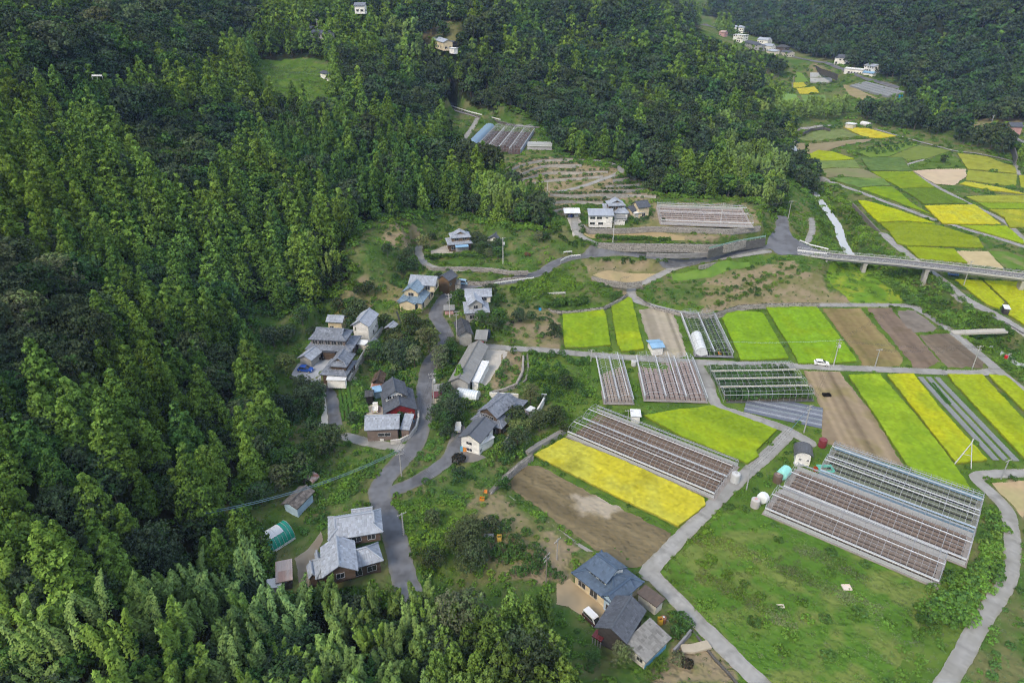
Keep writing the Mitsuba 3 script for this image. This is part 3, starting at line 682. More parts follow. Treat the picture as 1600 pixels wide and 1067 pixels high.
def clumps(cen, rad, out, per, size, flat=.8, g=rng, tone=.5, up=.55):
    """Puffs of leaves on the upper side of small ellipsoids; returns triangles and uv."""
    m = len(cen)
    d = g.normal(0, 1, (m, per, 3))
    d += out[:, None] * 1.1 + [0, 0, up]
    d /= np.linalg.norm(d, axis=2, keepdims=True)
    p = cen[:, None] + d * (np.asarray(rad)[:, None, None] * [1, 1, flat]) * g.uniform(.70, 1.08, (m, per, 1))
    v = leaves(p.reshape(-1, 3), d.reshape(-1, 3), size, .45, 1.0, g)
    rr = np.linalg.norm((p - cen[:, None]) / (np.asarray(rad)[:, None, None] * [1, 1, flat]), axis=2)
    pale = np.clip(tone + g.normal(0, .17, (m, 1)) + g.normal(0, .12, (m, per)) + 1.1 * (rr - .92), 0, 1).reshape(-1)   # outer leaves painted paler than inner ones, like lit puffs over dark gaps
    return v, pale

class Leafy:
    def __init__(self):
        self.v, self.tone, self.pale = [], [], []
    def add(self, v, tone, pale):
        self.v.append(v)
        self.tone.append(np.broadcast_to(tone, len(v)))
        self.pale.append(np.broadcast_to(pale, len(v)))
    def shape(self):
        v = np.vstack(self.v)
        m = len(v)
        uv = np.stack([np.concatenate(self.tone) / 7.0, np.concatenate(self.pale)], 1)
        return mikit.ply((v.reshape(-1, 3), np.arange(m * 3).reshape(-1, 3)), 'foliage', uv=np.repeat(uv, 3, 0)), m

def trunk_shape(h, r, lean=0, limbs=(), col=(.10, .075, .055)):
    path = [np.array([lean * t * t, 0, h * t]) for t in np.linspace(0, 1, 4)]
    ms = [bar(path[i], path[i + 1], r * (1 - .28 * i), 6, r * (1 - .28 * (i + 1))) for i in range(3)]
    ms += [bar(a, b, r * .4, 4, r * .15) for a, b in limbs]
    m = trimesh.util.concatenate(ms)
    return mikit.ply(m, 'painted', uv=np.tile(pack(col, .2), (len(m.vertices), 1)))

def cedar(seed, lod=0, H=17.0, R=2.7, tone=2.0, rag=.16, blunt=.8):
    g = np.random.default_rng(seed)
    L = Leafy()
    n = (125, 58, 28)[lod]
    per = (30, 18, 11)[lod]
    h = np.sort(1 - g.random(n) ** .62 * .84)
    h[-4:] = (.94, .96, .975, .985)
    a = np.arange(n) * 2.39996 + g.normal(0, .35, n)
    r = R * np.minimum(1, ((1 - h) / .84)) ** blunt * (1 + g.normal(0, rag, n)) * (1 - .25 * ease(.35, .1, h))
    r = np.maximum(r, .10)
    out = np.stack([np.cos(a), np.sin(a), np.full(n, .25)], 1)
    k = g.uniform(.62, .92, n)
    cen = np.stack([np.cos(a) * r * k, np.sin(a) * r * k, h * H - r * .14], 1)
    rad = (.44 + .36 * R * (1 - h) ** .6 / 1.6) * g.uniform(.7, 1.3, n) * (1, 1.35, 1.75)[lod]
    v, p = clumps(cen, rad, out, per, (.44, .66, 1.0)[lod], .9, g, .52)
    L.add(v, np.clip(tone + g.normal(0, .15, len(v)), 0, 7), np.clip(p + .14 * (np.repeat(h, per) - .55), 0, 1))  # painted paler towards the treetop, as if lit from above
    m = (500, 160, 50)[lod]              # needles along the inner branches close the view of the stem
    h2 = g.uniform(.2, .97, m)
    a2, r2 = g.random(m) * 6.283, R * ((1 - h2) / .84).clip(0, 1) ** blunt * .55 * np.sqrt(g.random(m))
    c2 = np.stack([np.cos(a2) * r2, np.sin(a2) * r2, h2 * H], 1)
    L.add(leaves(c2, np.stack([np.cos(a2), np.sin(a2), np.full(m, .4)], 1), (.6, .9, 1.4)[lod], .5, 1.0, g), tone, np.clip(g.normal(.22, .08, m), 0, 1))  # inner needles coloured darker, shade of the crown interior put into the tone
    s, m = L.shape()
    return {'crown': s, 'trunk': trunk_shape(H * .8, .2 + H * .004)}

def broadleaf(seed, lod=0, H=11.0, R=4.2, tone=0.0, lobes=9, flat=.75, base=.35):
    g = np.random.default_rng(seed)
    L = Leafy()
    k = lobes
    a = np.arange(k) * 2.39996 + g.random() * 6
    rr = R * .62 * np.sqrt((np.arange(k) + .3) / k) * g.uniform(.85, 1.15, k)
    top = H * (1 - .30 * (rr / R) ** 2) * g.uniform(.88, 1.0, k)
    lr = R * g.uniform(.36, .52, k)
    cen = np.stack([np.cos(a) * rr, np.sin(a) * rr, top - lr * flat], 1)
    low = cen.copy()
    low[:, :2] *= 1.25
    low[:, 2] = H * g.uniform(base, base + .22, k)
    cen, lr = np.vstack([cen, low]), np.concatenate([lr, lr * .9])
    nc, per = (15, 9, 6)[lod], (13, 10, 7)[lod]
    limbs = [((0, 0, H * .3), tuple(c * [.8, .8, 1])) for c in cen[:5]]
    for i, (c, r) in enumerate(zip(cen, lr)):
        d = g.normal(0, 1, (nc, 3)) + [0, 0, .75] + np.r_[c[:2] / R, 0] * .5
        d /= np.linalg.norm(d, axis=1, keepdims=True)
        q = c + d * r * [1, 1, flat]
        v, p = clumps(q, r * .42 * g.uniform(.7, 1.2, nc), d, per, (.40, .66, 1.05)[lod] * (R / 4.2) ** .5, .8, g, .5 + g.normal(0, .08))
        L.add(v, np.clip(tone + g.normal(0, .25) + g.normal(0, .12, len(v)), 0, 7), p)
    s, m = L.shape()
    return {'crown': s, 'trunk': trunk_shape(H * .6, .2 + R * .03, .3, limbs, (.13, .11, .09))}

def bamboo(seed, lod=0, H=11.0, tone=3.0, n=8, spread=1.6):
    g = np.random.default_rng(seed)
    L = Leafy()
    culms = []
    for i in range(n):
        b = g.normal(0, spread * .7, 2)
        d = g.normal(0, 1, 2)
        d /= np.linalg.norm(d)
        h, bend = H * g.uniform(.72, 1.0), g.uniform(.8, 2.2)
        m = (190, 70, 30)[lod]
        t = g.beta(2.0, 1.5, m) * .72 + .28
        path = lambda t: np.stack([b[0] + d[0] * bend * t ** 3, b[1] + d[1] * bend * t ** 3, h * (t - .10 * t ** 4)], -1)
        w = 1.25 * (1.04 - t) ** .6 * (1 + 0 * t) * (.55 + ease(.28, .45, t) * .45)
        ang = g.random(m) * 2 * np.pi
        rad = w * np.sqrt(g.random(m))
        off = np.stack([np.cos(ang) * rad, np.sin(ang) * rad, -.45 * rad], 1)
        nn = np.stack([np.cos(ang), np.sin(ang), np.full(m, .9)], 1)
        v = leaves(path(t) + off, nn, (.56, .9, 1.35)[lod], .4, .6, g)
        L.add(v, tone + g.normal(0, .1), np.clip(.35 + .4 * t + g.normal(0, .12, m) + g.normal(0, .06), 0, 1))
        culms.append(path(np.linspace(0, .8, 4)))
    s, _ = L.shape()
    m = trimesh.util.concatenate([tube(c, .055, 3) for c in culms])
    return {'crown': s, 'culms': mikit.ply(m, 'painted', uv=np.tile(pack((.14, .16, .05), .2), (len(m.vertices), 1)))}

def bush(seed, R=1.1, H=1.5, tone=1.0, n=26, per=14, size=.24):
    g = np.random.default_rng(seed)
    L = Leafy()
    d = g.normal(0, 1, (n, 3)) + [0, 0, .4]
    d[:, 2] = np.abs(d[:, 2])
    d /= np.linalg.norm(d, axis=1, keepdims=True)
    q = d * [R * .72, R * .72, H * .62] * g.uniform(.85, 1.1, (n, 1)) + [0, 0, H * .28]
    v, p = clumps(q, R * .36 * g.uniform(.7, 1.25, n), d, per, size, .9, g, .5)
    L.add(v, np.clip(tone + g.normal(0, .15, len(v)), 0, 7), p)
    return {'foliage': L.shape()[0]}

def tuft(seed, R=.9, H=.8, tone=5.0, n=34, size=.34):
    g = np.random.default_rng(seed)
    L = Leafy()
    a, r = g.random(n) * 6.283, R * np.sqrt(g.random(n))
    c = np.stack([np.cos(a) * r, np.sin(a) * r, H * g.uniform(.25, .8, n) * (1 - .4 * r / R)], 1)
    nn = np.stack([np.cos(a) * .5, np.sin(a) * .5, np.full(n, 1.0)], 1)
    L.add(leaves(c, nn, size, .6, .8, g), np.clip(tone + g.normal(0, .3, n), 0, 7), np.clip(g.normal(.5, .18, n), 0, 1))
    return {'foliage': L.shape()[0]}

def kudzu(seed, R=1.8, H=1.3, tone=5.0):
    return bush(seed, R, H, tone, 18, 13, .42)

GROUPS = {}
def proto(kind, i, parts):
    k = f'proto_{kind}_{i}'
    scene[k] = {'type': 'shapegroup', **parts}
    GROUPS.setdefault(kind, []).append(k)

for lod, tag_ in enumerate(('near', 'mid', 'far')):
    for i in range((7, 5, 4)[lod]):
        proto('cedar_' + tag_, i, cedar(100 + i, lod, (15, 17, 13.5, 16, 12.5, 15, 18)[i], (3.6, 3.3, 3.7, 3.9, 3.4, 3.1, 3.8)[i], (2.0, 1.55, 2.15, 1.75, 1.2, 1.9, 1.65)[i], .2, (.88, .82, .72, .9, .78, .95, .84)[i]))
        proto('broad_' + tag_, i, broadleaf(200 + i, lod, (10, 11.5, 9, 12, 10.5, 9.5, 11)[i], (4.0, 4.6, 3.6, 5.0, 4.2, 3.8, 4.4)[i], (.1, .45, .25, 0.0, .95, .3, 4.0)[i], (8, 10, 7, 11, 9, 8, 9)[i]))
    for i in range(4):
        proto('bamboo_' + tag_, i, bamboo(300 + i, lod, (11, 12.5, 10, 11.5)[i], (2.9, 3.0, 2.6, 2.2)[i]))
for i in range(4):
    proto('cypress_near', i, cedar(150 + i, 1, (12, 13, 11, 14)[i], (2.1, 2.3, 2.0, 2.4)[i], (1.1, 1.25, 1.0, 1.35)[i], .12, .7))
for i in range(3):
    proto('citrus', i, bush(400 + i, 1.25, 1.9, (.95, 1.05, .8)[i]))
    proto('shrub', i, bush(410 + i, 1.2, 1.6, (1.25, 2.2, 1.6)[i]))
    proto('crop_bush', i, bush(420 + i, .75, .95, (1.0, 1.2, .9)[i], 14, 10, .24))
    proto('weed', i, tuft(430 + i, 1.0, .8, (4.9, 5.0, 4.4)[i]))
    proto('kudzu', i, kudzu(440 + i, 1.8, 1.2, (4.9, 5.0, 1.3)[i]))
    proto('grass', i, tuft(450 + i, .9, .9, (3.2, 2.6, 3.8)[i], 40, .30))
proto('pale_broad', 0, broadleaf(260, 0, 9, 4.0, 4.0, 9)); proto('pale_broad', 1, broadleaf(261, 0, 8, 3.6, 3.4, 8))
proto('lime_broad', 0, broadleaf(262, 0, 7, 3.2, 2.4, 8)); proto('lime_broad', 1, broadleaf(263, 0, 6, 2.8, 5.0, 8))
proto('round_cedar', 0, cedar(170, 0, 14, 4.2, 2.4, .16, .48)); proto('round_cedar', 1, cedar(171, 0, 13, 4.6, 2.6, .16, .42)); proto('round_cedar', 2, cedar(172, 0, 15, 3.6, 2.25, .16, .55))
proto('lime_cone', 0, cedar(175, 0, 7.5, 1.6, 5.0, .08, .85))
proto('purple_shrub', 0, bush(460, 1.0, 1.1, 6.9)); proto('red_shrub', 0, bush(461, 1.3, 1.6, 6.0)); proto('yellow_shrub', 0, bush(462, 2.4, 3.6, 2.55, 40, 16, .3)); proto('pale_shrub', 0, bush(463, 1.2, 1.6, 4.0))

def stand(name, kind, p, s=1.0, rot=None, stretch=1.0):
    g = GROUPS[kind]
    d = {'type': 'instance', 'group': {'type': 'ref', 'id': g[int(rng.integers(len(g)))]},
         'to_world': T().translate([float(x) for x in p]).rotate([0, 0, 1], float(rng.random() * 360 if rot is None else rot)).scale([float(s), float(s), float(s * stretch)])}
    scene[name] = d

def inside(pg, p):
    shapely.prepare(pg)
    return shapely.contains(pg, shapely.points(p[:, :2]))

def scatter(pg, spacing, jit=.42):
    x0, y0, x1, y1 = pg.bounds
    gx, gy = np.meshgrid(np.arange(x0, x1, spacing), np.arange(y0, y1, spacing * .866), indexing='ij')
    gx = gx + (np.arange(gx.shape[1]) % 2)[None] * spacing * .5
    p = np.stack([gx.ravel(), gy.ravel()], 1)
    p = p + rng.uniform(-jit, jit, p.shape) * spacing
    shapely.prepare(pg)
    p = p[shapely.contains(pg, shapely.points(p))]
    return np.c_[p, ground(p[:, 0], p[:, 1])]

def framed(p, m=70, up=12):
    """Which points show in or near the frame (ground or crown)."""
    u, v, f = to_px(p)
    u2, v2, _ = to_px(p + [0, 0, up])
    return (u > -m) & (u < 1600 + m) & (v2 < 1067 + 40) & (v > -60) & (f > 30)

# ---------------------------------------------------------------- where woods stand
OPEN_ALL = shapely.union_all([p.buffer(1.0) for p in PLOTW.values()] + [p.buffer(1.6) for p in ROADPOLY.values()])
CLEAR = shapely.union_all([px_poly(q) for q in (P(0, '395,98 470,92 528,108 520,150 480,168 405,150'), P(11, '860,110 1040,120 1040,210 1000,250 870,170'), P(11, '200,120 360,140 370,200 230,180'),
                                                P(12, '440,375 520,375 520,405 440,405'), P(7, '80,70 500,150 480,200 180,250 100,160'))])
OPEN_ALL = shapely.union_all([OPEN_ALL, CLEAR])
WOODS = [px_poly(densify(p, 25)) for k, p in COVER[:3]]
FAR_STRIPS = [px_poly(densify(P(0, s), 20)) for s in ('1120,42 1200,88 1232,112 1215,122 1165,105 1130,75', '1192,196 1260,192 1322,187 1318,172 1260,174 1195,180', '1340,192 1420,205 1480,217 1535,234 1600,260 1640,262 1600,240 1530,212 1440,182 1350,176',
                                                      '1180,205 1222,214 1212,228 1232,255 1262,285 1288,310 1270,312 1235,285 1200,250', '1075,20 1110,28 1180,58 1215,72 1200,60 1150,35 1100,12')]
ALLW = shapely.union_all(WOODS + FAR_STRIPS).difference(OPEN_ALL)
# species by district: (district polygon, weights cedar, broadleaf, bamboo, cypress)
DIST = [(px_poly(densify(P(0, s), 25)), w) for s, w in (
    ('-60,420 90,425 180,500 150,620 60,660 -80,620', (.06, .94, 0, 0)),
    ('-300,-45 420,-45 415,60 330,125 200,150 60,150 -300,190', (.16, .84, 0, 0)),
    ('180,160 395,195 350,300 300,330 220,260', (.12, .88, 0, 0)),
    ('585,50 640,55 705,75 712,120 660,105 590,90', (0, .05, .95, 0)),
    ('1085,175 1180,225 1225,300 1215,335 1165,328 1120,270', (.08, .22, .70, 0)),
    ('752,296 822,305 812,345 770,350 750,325', (0, .2, .8, 0)),
    ('485,395 548,400 552,475 500,478', (.05, .25, .7, 0)),
    ('405,160 600,215 660,255 670,330 560,350 470,330 420,260', (.25, .12, 0, .63)),
    ('-300,945 200,965 420,930 610,930 720,940 740,1300 -300,1300', (0, .36, .64, 0)),
    ('690,940 960,940 1040,1040 1040,1300 690,1300', (.12, .60, .28, 0)),
    ('1192,200 1325,190 1320,168 1190,176', (0, .1, .9, 0)),
    ('1180,205 1290,320 1260,320 1180,260', (0, .95, .05, 0)),
    ('1335,195 1640,265 1650,235 1350,172', (.02, .98, 0, 0)),
    ('1075,-45 1900,-45 1900,215 1600,200 1500,193 1420,165 1260,90 1120,35', (.10, .90, 0, 0)),
    ('420,-45 1060,-45 1100,80 700,90 560,40', (.32, .66, .02, 0)),
    ('690,60 1110,60 1240,210 1210,330 1000,305 860,240 690,160', (.36, .60, .04, 0)),
    ('600,200 760,250 860,330 860,365 690,335', (.45, .5, .05, 0)),
    ('500,90 700,140 700,260 600,215', (.3, .7, 0, 0)))]
SPEC = ('cedar', 'broad', 'bamboo', 'cypress')
spots = []
def occupied(spots):
    return cKDTree(np.array([s[1][:2] for s in spots])) if spots else None
cand = []
for band, (y0, y1), sp in (('near', (-50, 300), 3.3), ('mid', (300, 560), 4.4), ('far', (560, 1250), 7.0)):
    pg = ALLW.intersection(shapely.box(-700, y0, 1000, y1))
    p = scatter(pg, sp)
    p = p[framed(p)]
    cand.append((band, p))
chosen = []
for band, p in cand:
    w = np.tile(np.array([.80, .17, .0, .03]), (len(p), 1))
    done = np.zeros(len(p), bool)
    for pg, ws in DIST:
        i = inside(pg, p) & ~done
        w[i] = ws
        done |= i
    mixn = meshkit.fbm(np.c_[p[:, :2] / 22, p[:, 0] * 0], 2, 4)
    pick = (np.clip(mixn * 1.6 - .3, 0, .999) * .55 + rng.random(len(p)) * .45)[:, None]
    kind = np.minimum((pick > np.cumsum(w, 1)).sum(1), 3)
    need = np.array({'near': (4.5, 5.8, 3.2, 3.5), 'mid': (5.2, 6.6, 4.4, 4.4), 'far': (7.2, 8.6, 7.0, 7.0)}[band])
    order = rng.permutation(len(p))
    taken = []
    cell = {}
    for i in order:                       # each tree keeps the room its crown needs
        r = need[kind[i]] * rng.uniform(.82, 1.1)
        cx, cy = int(p[i, 0] // 9), int(p[i, 1] // 9)
        ok = True
        for a in (-1, 0, 1):
            for b in (-1, 0, 1):
                for (q, rq) in cell.get((cx + a, cy + b), ()):
                    if (q[0] - p[i, 0]) ** 2 + (q[1] - p[i, 1]) ** 2 < (.5 * (r + rq)) ** 2:
                        ok = False
        if ok:
            cell.setdefault((cx, cy), []).append((p[i], r))
            taken.append(i)
    for i in taken:
        chosen.append((SPEC[kind[i]], band, p[i]))
LABEL = {'cedar': ('cedar_tree', 'tall yellow green conical cedar standing in the wood on the slopes', 'cedar tree', 'cedars of the hillside woods', 'cedar_forest', 'dense cedar wood on the farther slopes'),
         'broad': ('broadleaf_tree', 'round crowned dark green broadleaf tree standing in the hillside wood', 'broadleaf tree', 'broadleaf trees of the hillside woods', 'broadleaf_forest', 'dark broadleaf wood covering the farther slopes'),
         'bamboo': ('bamboo_clump', 'feathery pale green bamboo clump with arching tips in the grove', 'bamboo', 'bamboo clumps of the groves', 'bamboo_grove', 'pale bamboo groves on the farther slopes'),
         'cypress': ('cypress_tree', 'young narrow deep green cypress in the hillside plantation', 'cypress', 'cypresses of the hillside plantation', 'cypress_plantation', 'young cypress plantation on the slope')}
STUFF_N = {}
def plant_woods():
    for spec in SPEC:
        l = [c for c in chosen if c[0] == spec]
        l.sort(key=lambda c: to_px(c[2])[2])
        n_single = 0
        for _, band, p in l:
            f = to_px(p)[2]
            u, v, _ = to_px(p + [0, 0, 7])
            lod = 'near' if f < 190 else 'mid' if f < 420 else 'far'
            kind = f'{spec}_{lod}' if spec != 'cypress' else 'cypress_near'
            s = rng.uniform(.72, 1.14) * (1.0 if band == 'near' else 1.12 if band == 'mid' else 1.35)
            if spec == 'bamboo':
                s *= 1.0 if band == 'near' else 1.05
            if 1060 < u < 1262 and f < 800 and p[0] < 262:      # the spur is low wood, so that the far village looks over it
                lim = np.interp(u, [1060, 1080, 1087, 1130, 1171, 1208, 1242, 1262], [2, 24, 44, 64, 74, 84, 102, 142])
                while s > .35 and to_px(p + [0, 0, 13.5 * s])[1] < lim:
                    s *= .85
                if s <= .35:
                    continue
            name, lab, cat, grp, stuff, stlab = LABEL[spec]
            if n_single < 290 and 0 < u < 1600 and 5 < v < 1060:
                k = key_for(name)
                tag(k, lab, cat, grp)
                n_single += 1
            else:
                STUFF_N[stuff] = STUFF_N.get(stuff, 0) + 1
                k = f'{stuff}__{STUFF_N[stuff]:03d}'
                tag(stuff, stlab, None, None, 'stuff')
            if spec == 'bamboo' and k in labels:
                tag(k + '__culms', None, None, None, 'stuff')
            stand(k, kind, p - [0, 0, .3], s, None, rng.uniform(.8, 1.08) if spec == 'cedar' else rng.uniform(.85, 1.2))
plant_woods()
print('woods', {s: sum(c[0] == s for c in chosen) for s in SPEC})
# ---------------------------------------------------------------- buildings
ROOF = {'silver': ((.31, .345, .41), .10), 'grey': ((.205, .23, .28), .15), 'slate': ((.105, .118, .145), .09), 'black': ((.085, .09, .10), .14), 'blue': ((.175, .25, .33), .10), 'navy': ((.080, .12, .185), .10),
        'white': ((.66, .68, .70), .06), 'plank': ((.155, .145, .14), .2), 'rust': ((.46, .38, .35), .1), 'brown': ((.10, .075, .06), .2), 'red': ((.13, .025, .03), .1), 'sky': ((.24, .42, .62), .08), 'cement': ((.24, .24, .235), .14)}
WALL = {'white': (.80, .80, .78), 'cream': (.62, .54, .38), 'wood': (.115, .085, .065), 'grey': (.38, .38, .37), 'brown': (.20, .135, .085), 'oldwood': (.20, .16, .145), 'pale': (.60, .58, .52), 'red': (.22, .035, .04), 'black': (.03, .03, .033), 'sky': (.42, .56, .70), 'pink': (.52, .32, .32), 'dark': (.07, .065, .065)}

class Frame:
    """Plan frame of a roof from three eave corners seen in the photo (A-B along the front, C behind B)."""
    def __init__(self, A, B, C, z):
        a, b = on_plane(A[0], A[1], z), on_plane(B[0], B[1], z)
        self.L = np.linalg.norm((b - a)[:2])
        self.x = np.r_[(b - a)[:2] / self.L, 0]
        self.y = np.array([-self.x[1], self.x[0], 0])
        self.W = float(C) if np.isscalar(C) else float(abs(np.dot(on_plane(C[0], C[1], z) - b, self.y)))
        self.o = a.copy()
        self.o[2] = 0
    def __call__(self, x, y, z):
        return self.o + self.x * x + self.y * y + np.array([0, 0, z])
    def pts(self, p):
        p = np.asarray(p, float)
        return self.o + p[:, :1] * self.x + p[:, 1:2] * self.y + np.c_[p[:, 0] * 0, p[:, 0] * 0, p[:, 2]]
    def box(self, x0, y0, z0, x1, y1, z1):
        m = box(x0, y0, z0, x1, y1, z1)
        m.vertices = self.pts(m.vertices)
        return m

def tiles(a, b, c, d, col, row, base, var, proud=.05, seed=0):
    """Rows of roof tiles on the slope a-b (eave), c above b, d above a."""
    a, b, c, d = (np.asarray(p, float) for p in (a, b, c, d))
    u = (b - a) / np.linalg.norm(b - a)
    n = np.cross(u, (d + c) / 2 - (a + b) / 2)
    n /= np.linalg.norm(n)
    h = np.linalg.norm(np.cross(u, d - a))
    rows = max(2, int(round(h / row)))
    l0, l1, r0, r1 = 0, np.dot(d - a, u), np.dot(b - a, u), np.dot(c - a, u)
    up = (d - a) - u * l1
    g = np.random.default_rng(seed)
    V, C = [], []
    for i in range(rows):
        t0, t1 = i / rows, (i + 1.12) / rows if i < rows - 1 else 1
        tm = (i + .5) / rows
        lo, hi = l0 + (l1 - l0) * tm, r0 + (r1 - r0) * tm
        k = max(1, int(round((hi - lo) / col)))
        e = np.linspace(lo, hi, k + 1)
        s0, s1 = e[:-1], e[1:]
        m = (s0 + s1) / 2
        P0 = lambda s, t, q: a + u * s[:, None] + up * t + n * q
        A, M, B = P0(s0, t0, proud * .6), P0(m, t0, proud * 1.5), P0(s1, t0, proud * .6)
        A2, M2, B2 = P0(s0, t1, .012), P0(m, t1, .035), P0(s1, t1, .012)
        V.append(np.stack([A, M, M2, A2, M, B, B2, M2], 1).reshape(-1, 3))
        t = np.array(base) * (1 + g.normal(0, var, (k, 1)) + g.normal(0, var * .3))
        C.append(np.repeat(np.clip(t, .01, .9), 8, 0))
    v = np.vstack(V)
    f = np.arange(len(v)).reshape(-1, 4)
    return v, np.vstack([f[:, [0, 1, 2]], f[:, [0, 2, 3]]]), np.vstack(C)

def seams(a, b, c, d, pitch, base, var, seed=0, high=.06):
    """Sheet roofing with standing ribs or corrugation."""
    v, f, col = tiles(a, b, c, d, pitch, max(1.8, np.linalg.norm(np.asarray(d, float) - a) / 2), base, var, high * .5, seed)
    return v, f, col

def wing(house, A, B, C, zg, h, rise, kind='gable', ridge='x', roof='grey', wall='white', over=.55, lift=0.0, windows='auto', cover='tile', wains=None, gable_wall=None, wall_top=None):
    """Walls and roof over an eave rectangle. lift: how far above zg the walls start (an upper storey)."""
    F = Frame(A, B, C, zg + h)
    L, W = F.L, F.W
    z0, z1, zr = zg + lift - (.6 if lift == 0 else 0), zg + h, zg + h + rise
    base, var = ROOF[roof]
    sd = len(scene)
    g = np.random.default_rng(sd)
    o = min(over, L * .12, W * .12)
    thick = .16
    if ridge == 'y':                      # swap so that the ridge always runs along the frame's first axis below
        G = lambda x, y, z: F(L - y, x, z)
        Lr, Wr = W, L
    else:
        G = lambda x, y, z: F(x, y, z)
        Lr, Wr = L, W
    slopes, tops = [], []
    if kind == 'gable':
        r0, r1 = G(0, Wr / 2, zr), G(Lr, Wr / 2, zr)
        slopes = [(G(0, 0, z1), G(Lr, 0, z1), r1, r0), (G(Lr, Wr, z1), G(0, Wr, z1), r0, r1)]
        tops = [(r0, r1)]
    elif kind in ('hip', 'irimoya'):
        k = min(Wr / 2, Lr * .45) * (1.0 if kind == 'hip' else .55)
        if kind == 'hip':
            r0, r1 = G(k, Wr / 2, zr), G(Lr - k, Wr / 2, zr)
            slopes = [(G(0, 0, z1), G(Lr, 0, z1), r1, r0), (G(Lr, Wr, z1), G(0, Wr, z1), r0, r1), (G(Lr, 0, z1), G(Lr, Wr, z1), r1, r1), (G(0, Wr, z1), G(0, 0, z1), r0, r0)]
            tops = [(r0, r1), (G(0, 0, z1), r0), (G(0, Wr, z1), r0), (G(Lr, 0, z1), r1), (G(Lr, Wr, z1), r1)]
        else:
            f = .5
            zb = z1 + rise * f
            y0, y1 = Wr / 2 * f, Wr - Wr / 2 * f
            q = k
            r0, r1 = G(q * .8, Wr / 2, zr), G(Lr - q * .8, Wr / 2, zr)
            b00, b10, b11, b01 = G(q, y0, zb), G(Lr - q, y0, zb), G(Lr - q, y1, zb), G(q, y1, zb)
            slopes = [(G(0, 0, z1), G(Lr, 0, z1), b10, b00), (G(Lr, Wr, z1), G(0, Wr, z1), b01, b11), (G(Lr, 0, z1), G(Lr, Wr, z1), b11, b10), (G(0, Wr, z1), G(0, 0, z1), b00, b01),
                      (G(q * .8, y0, zb), G(Lr - q * .8, y0, zb), r1, r0), (G(Lr - q * .8, y1, zb), G(q * .8, y1, zb), r0, r1)]
            tops = [(r0, r1), (G(0, 0, z1), b00), (G(0, Wr, z1), b01), (G(Lr, 0, z1), b10), (G(Lr, Wr, z1), b11), (G(q * .8, y0, zb), r0), (G(q * .8, y1, zb), r0), (G(Lr - q * .8, y0, zb), r1), (G(Lr - q * .8, y1, zb), r1)]
    elif kind == 'shed':                  # low along A-B
        slopes = [(G(0, 0, z1), G(Lr, 0, z1), G(Lr, Wr, zr), G(0, Wr, zr))]
    elif kind == 'flat':
        slopes = [(G(0, 0, z1), G(Lr, 0, z1), G(Lr, Wr, z1 + .15), G(0, Wr, z1 + .15))]
    elif kind == 'arch':
        n = 8
        ang = np.linspace(0, np.pi, n + 1)
        yy, zz = Wr / 2 - Wr / 2 * np.cos(ang), z1 + rise * np.sin(ang)
        slopes = [(G(0, yy[i], zz[i]), G(Lr, yy[i], zz[i]), G(Lr, yy[i + 1], zz[i + 1]), G(0, yy[i + 1], zz[i + 1])) for i in range(n)]
    # boarding under the roof: a thin closed slab
    V, Fc = [], []
    for s in slopes:
        p = np.array(s)
        n0 = len(V) * 8
        V.append(np.vstack([p - [0, 0, .01], p - [0, 0, thick]]))
        Fc += [[n0, n0 + 1, n0 + 2], [n0, n0 + 2, n0 + 3], [n0 + 6, n0 + 5, n0 + 4], [n0 + 7, n0 + 6, n0 + 4]]
        for i in range(4):
            j = (i + 1) % 4
            Fc += [[n0 + i, n0 + 4 + i, n0 + 4 + j], [n0 + i, n0 + 4 + j, n0 + j]]
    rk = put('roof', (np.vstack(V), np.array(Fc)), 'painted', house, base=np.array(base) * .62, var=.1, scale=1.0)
    out = [tiles(*s, .42, .50, base, var, .05, sd + i) if cover == 'tile' else seams(*s, .45 if cover == 'seam' else .30, base, var * .35, sd + i, .05 if cover == 'seam' else .03) for i, s in enumerate(slopes)]
    off = np.cumsum([0] + [len(x[0]) for x in out])
    tv, tc = np.vstack([x[0] for x in out]), np.vstack([x[2] for x in out])
    tc = tc * (.86 + .3 * meshkit.fbm(tv / 1.7, 3, sd % 40))[:, None]     # weathering in patches
    if roof == 'rust':
        w = ease(.5, .62, meshkit.fbm(tv / 1.3, 3, 4))[:, None]
        tc = tc + (np.array([.30, .12, .075]) - tc) * w
    if roof == 'silver' or roof == 'grey':
        tc = tc * (1 + .10 * (rng.random((len(tv) // 8, 1)).repeat(8, 0) - .5))
    tk = put('roof_tiles' if cover == 'tile' else 'roof_sheets', (tv, np.vstack([x[1] + off[i] for i, x in enumerate(out)])), 'sheen' if cover != 'tile' or roof in ('silver', 'blue', 'navy') else 'painted', rk, flat=tc.reshape(-1, 4, 3).mean(1).repeat(4, 0), var=.09, kind='stuff')
    for a, b in tops:
        d = b - a
        m = bar(a + [0, 0, .05], b + [0, 0, .05], .19, 6)
        put('ridge_cap', m, 'painted', rk, base=np.array(base) * (1.12 if cover == 'tile' else .9), var=.15, scale=.6)
    # walls
    x0, x1, y0, y1 = o, Lr - o, o, Wr - o
    drop = rise * (o / (Wr / 2)) if kind != 'shed' else 0
    wm = []
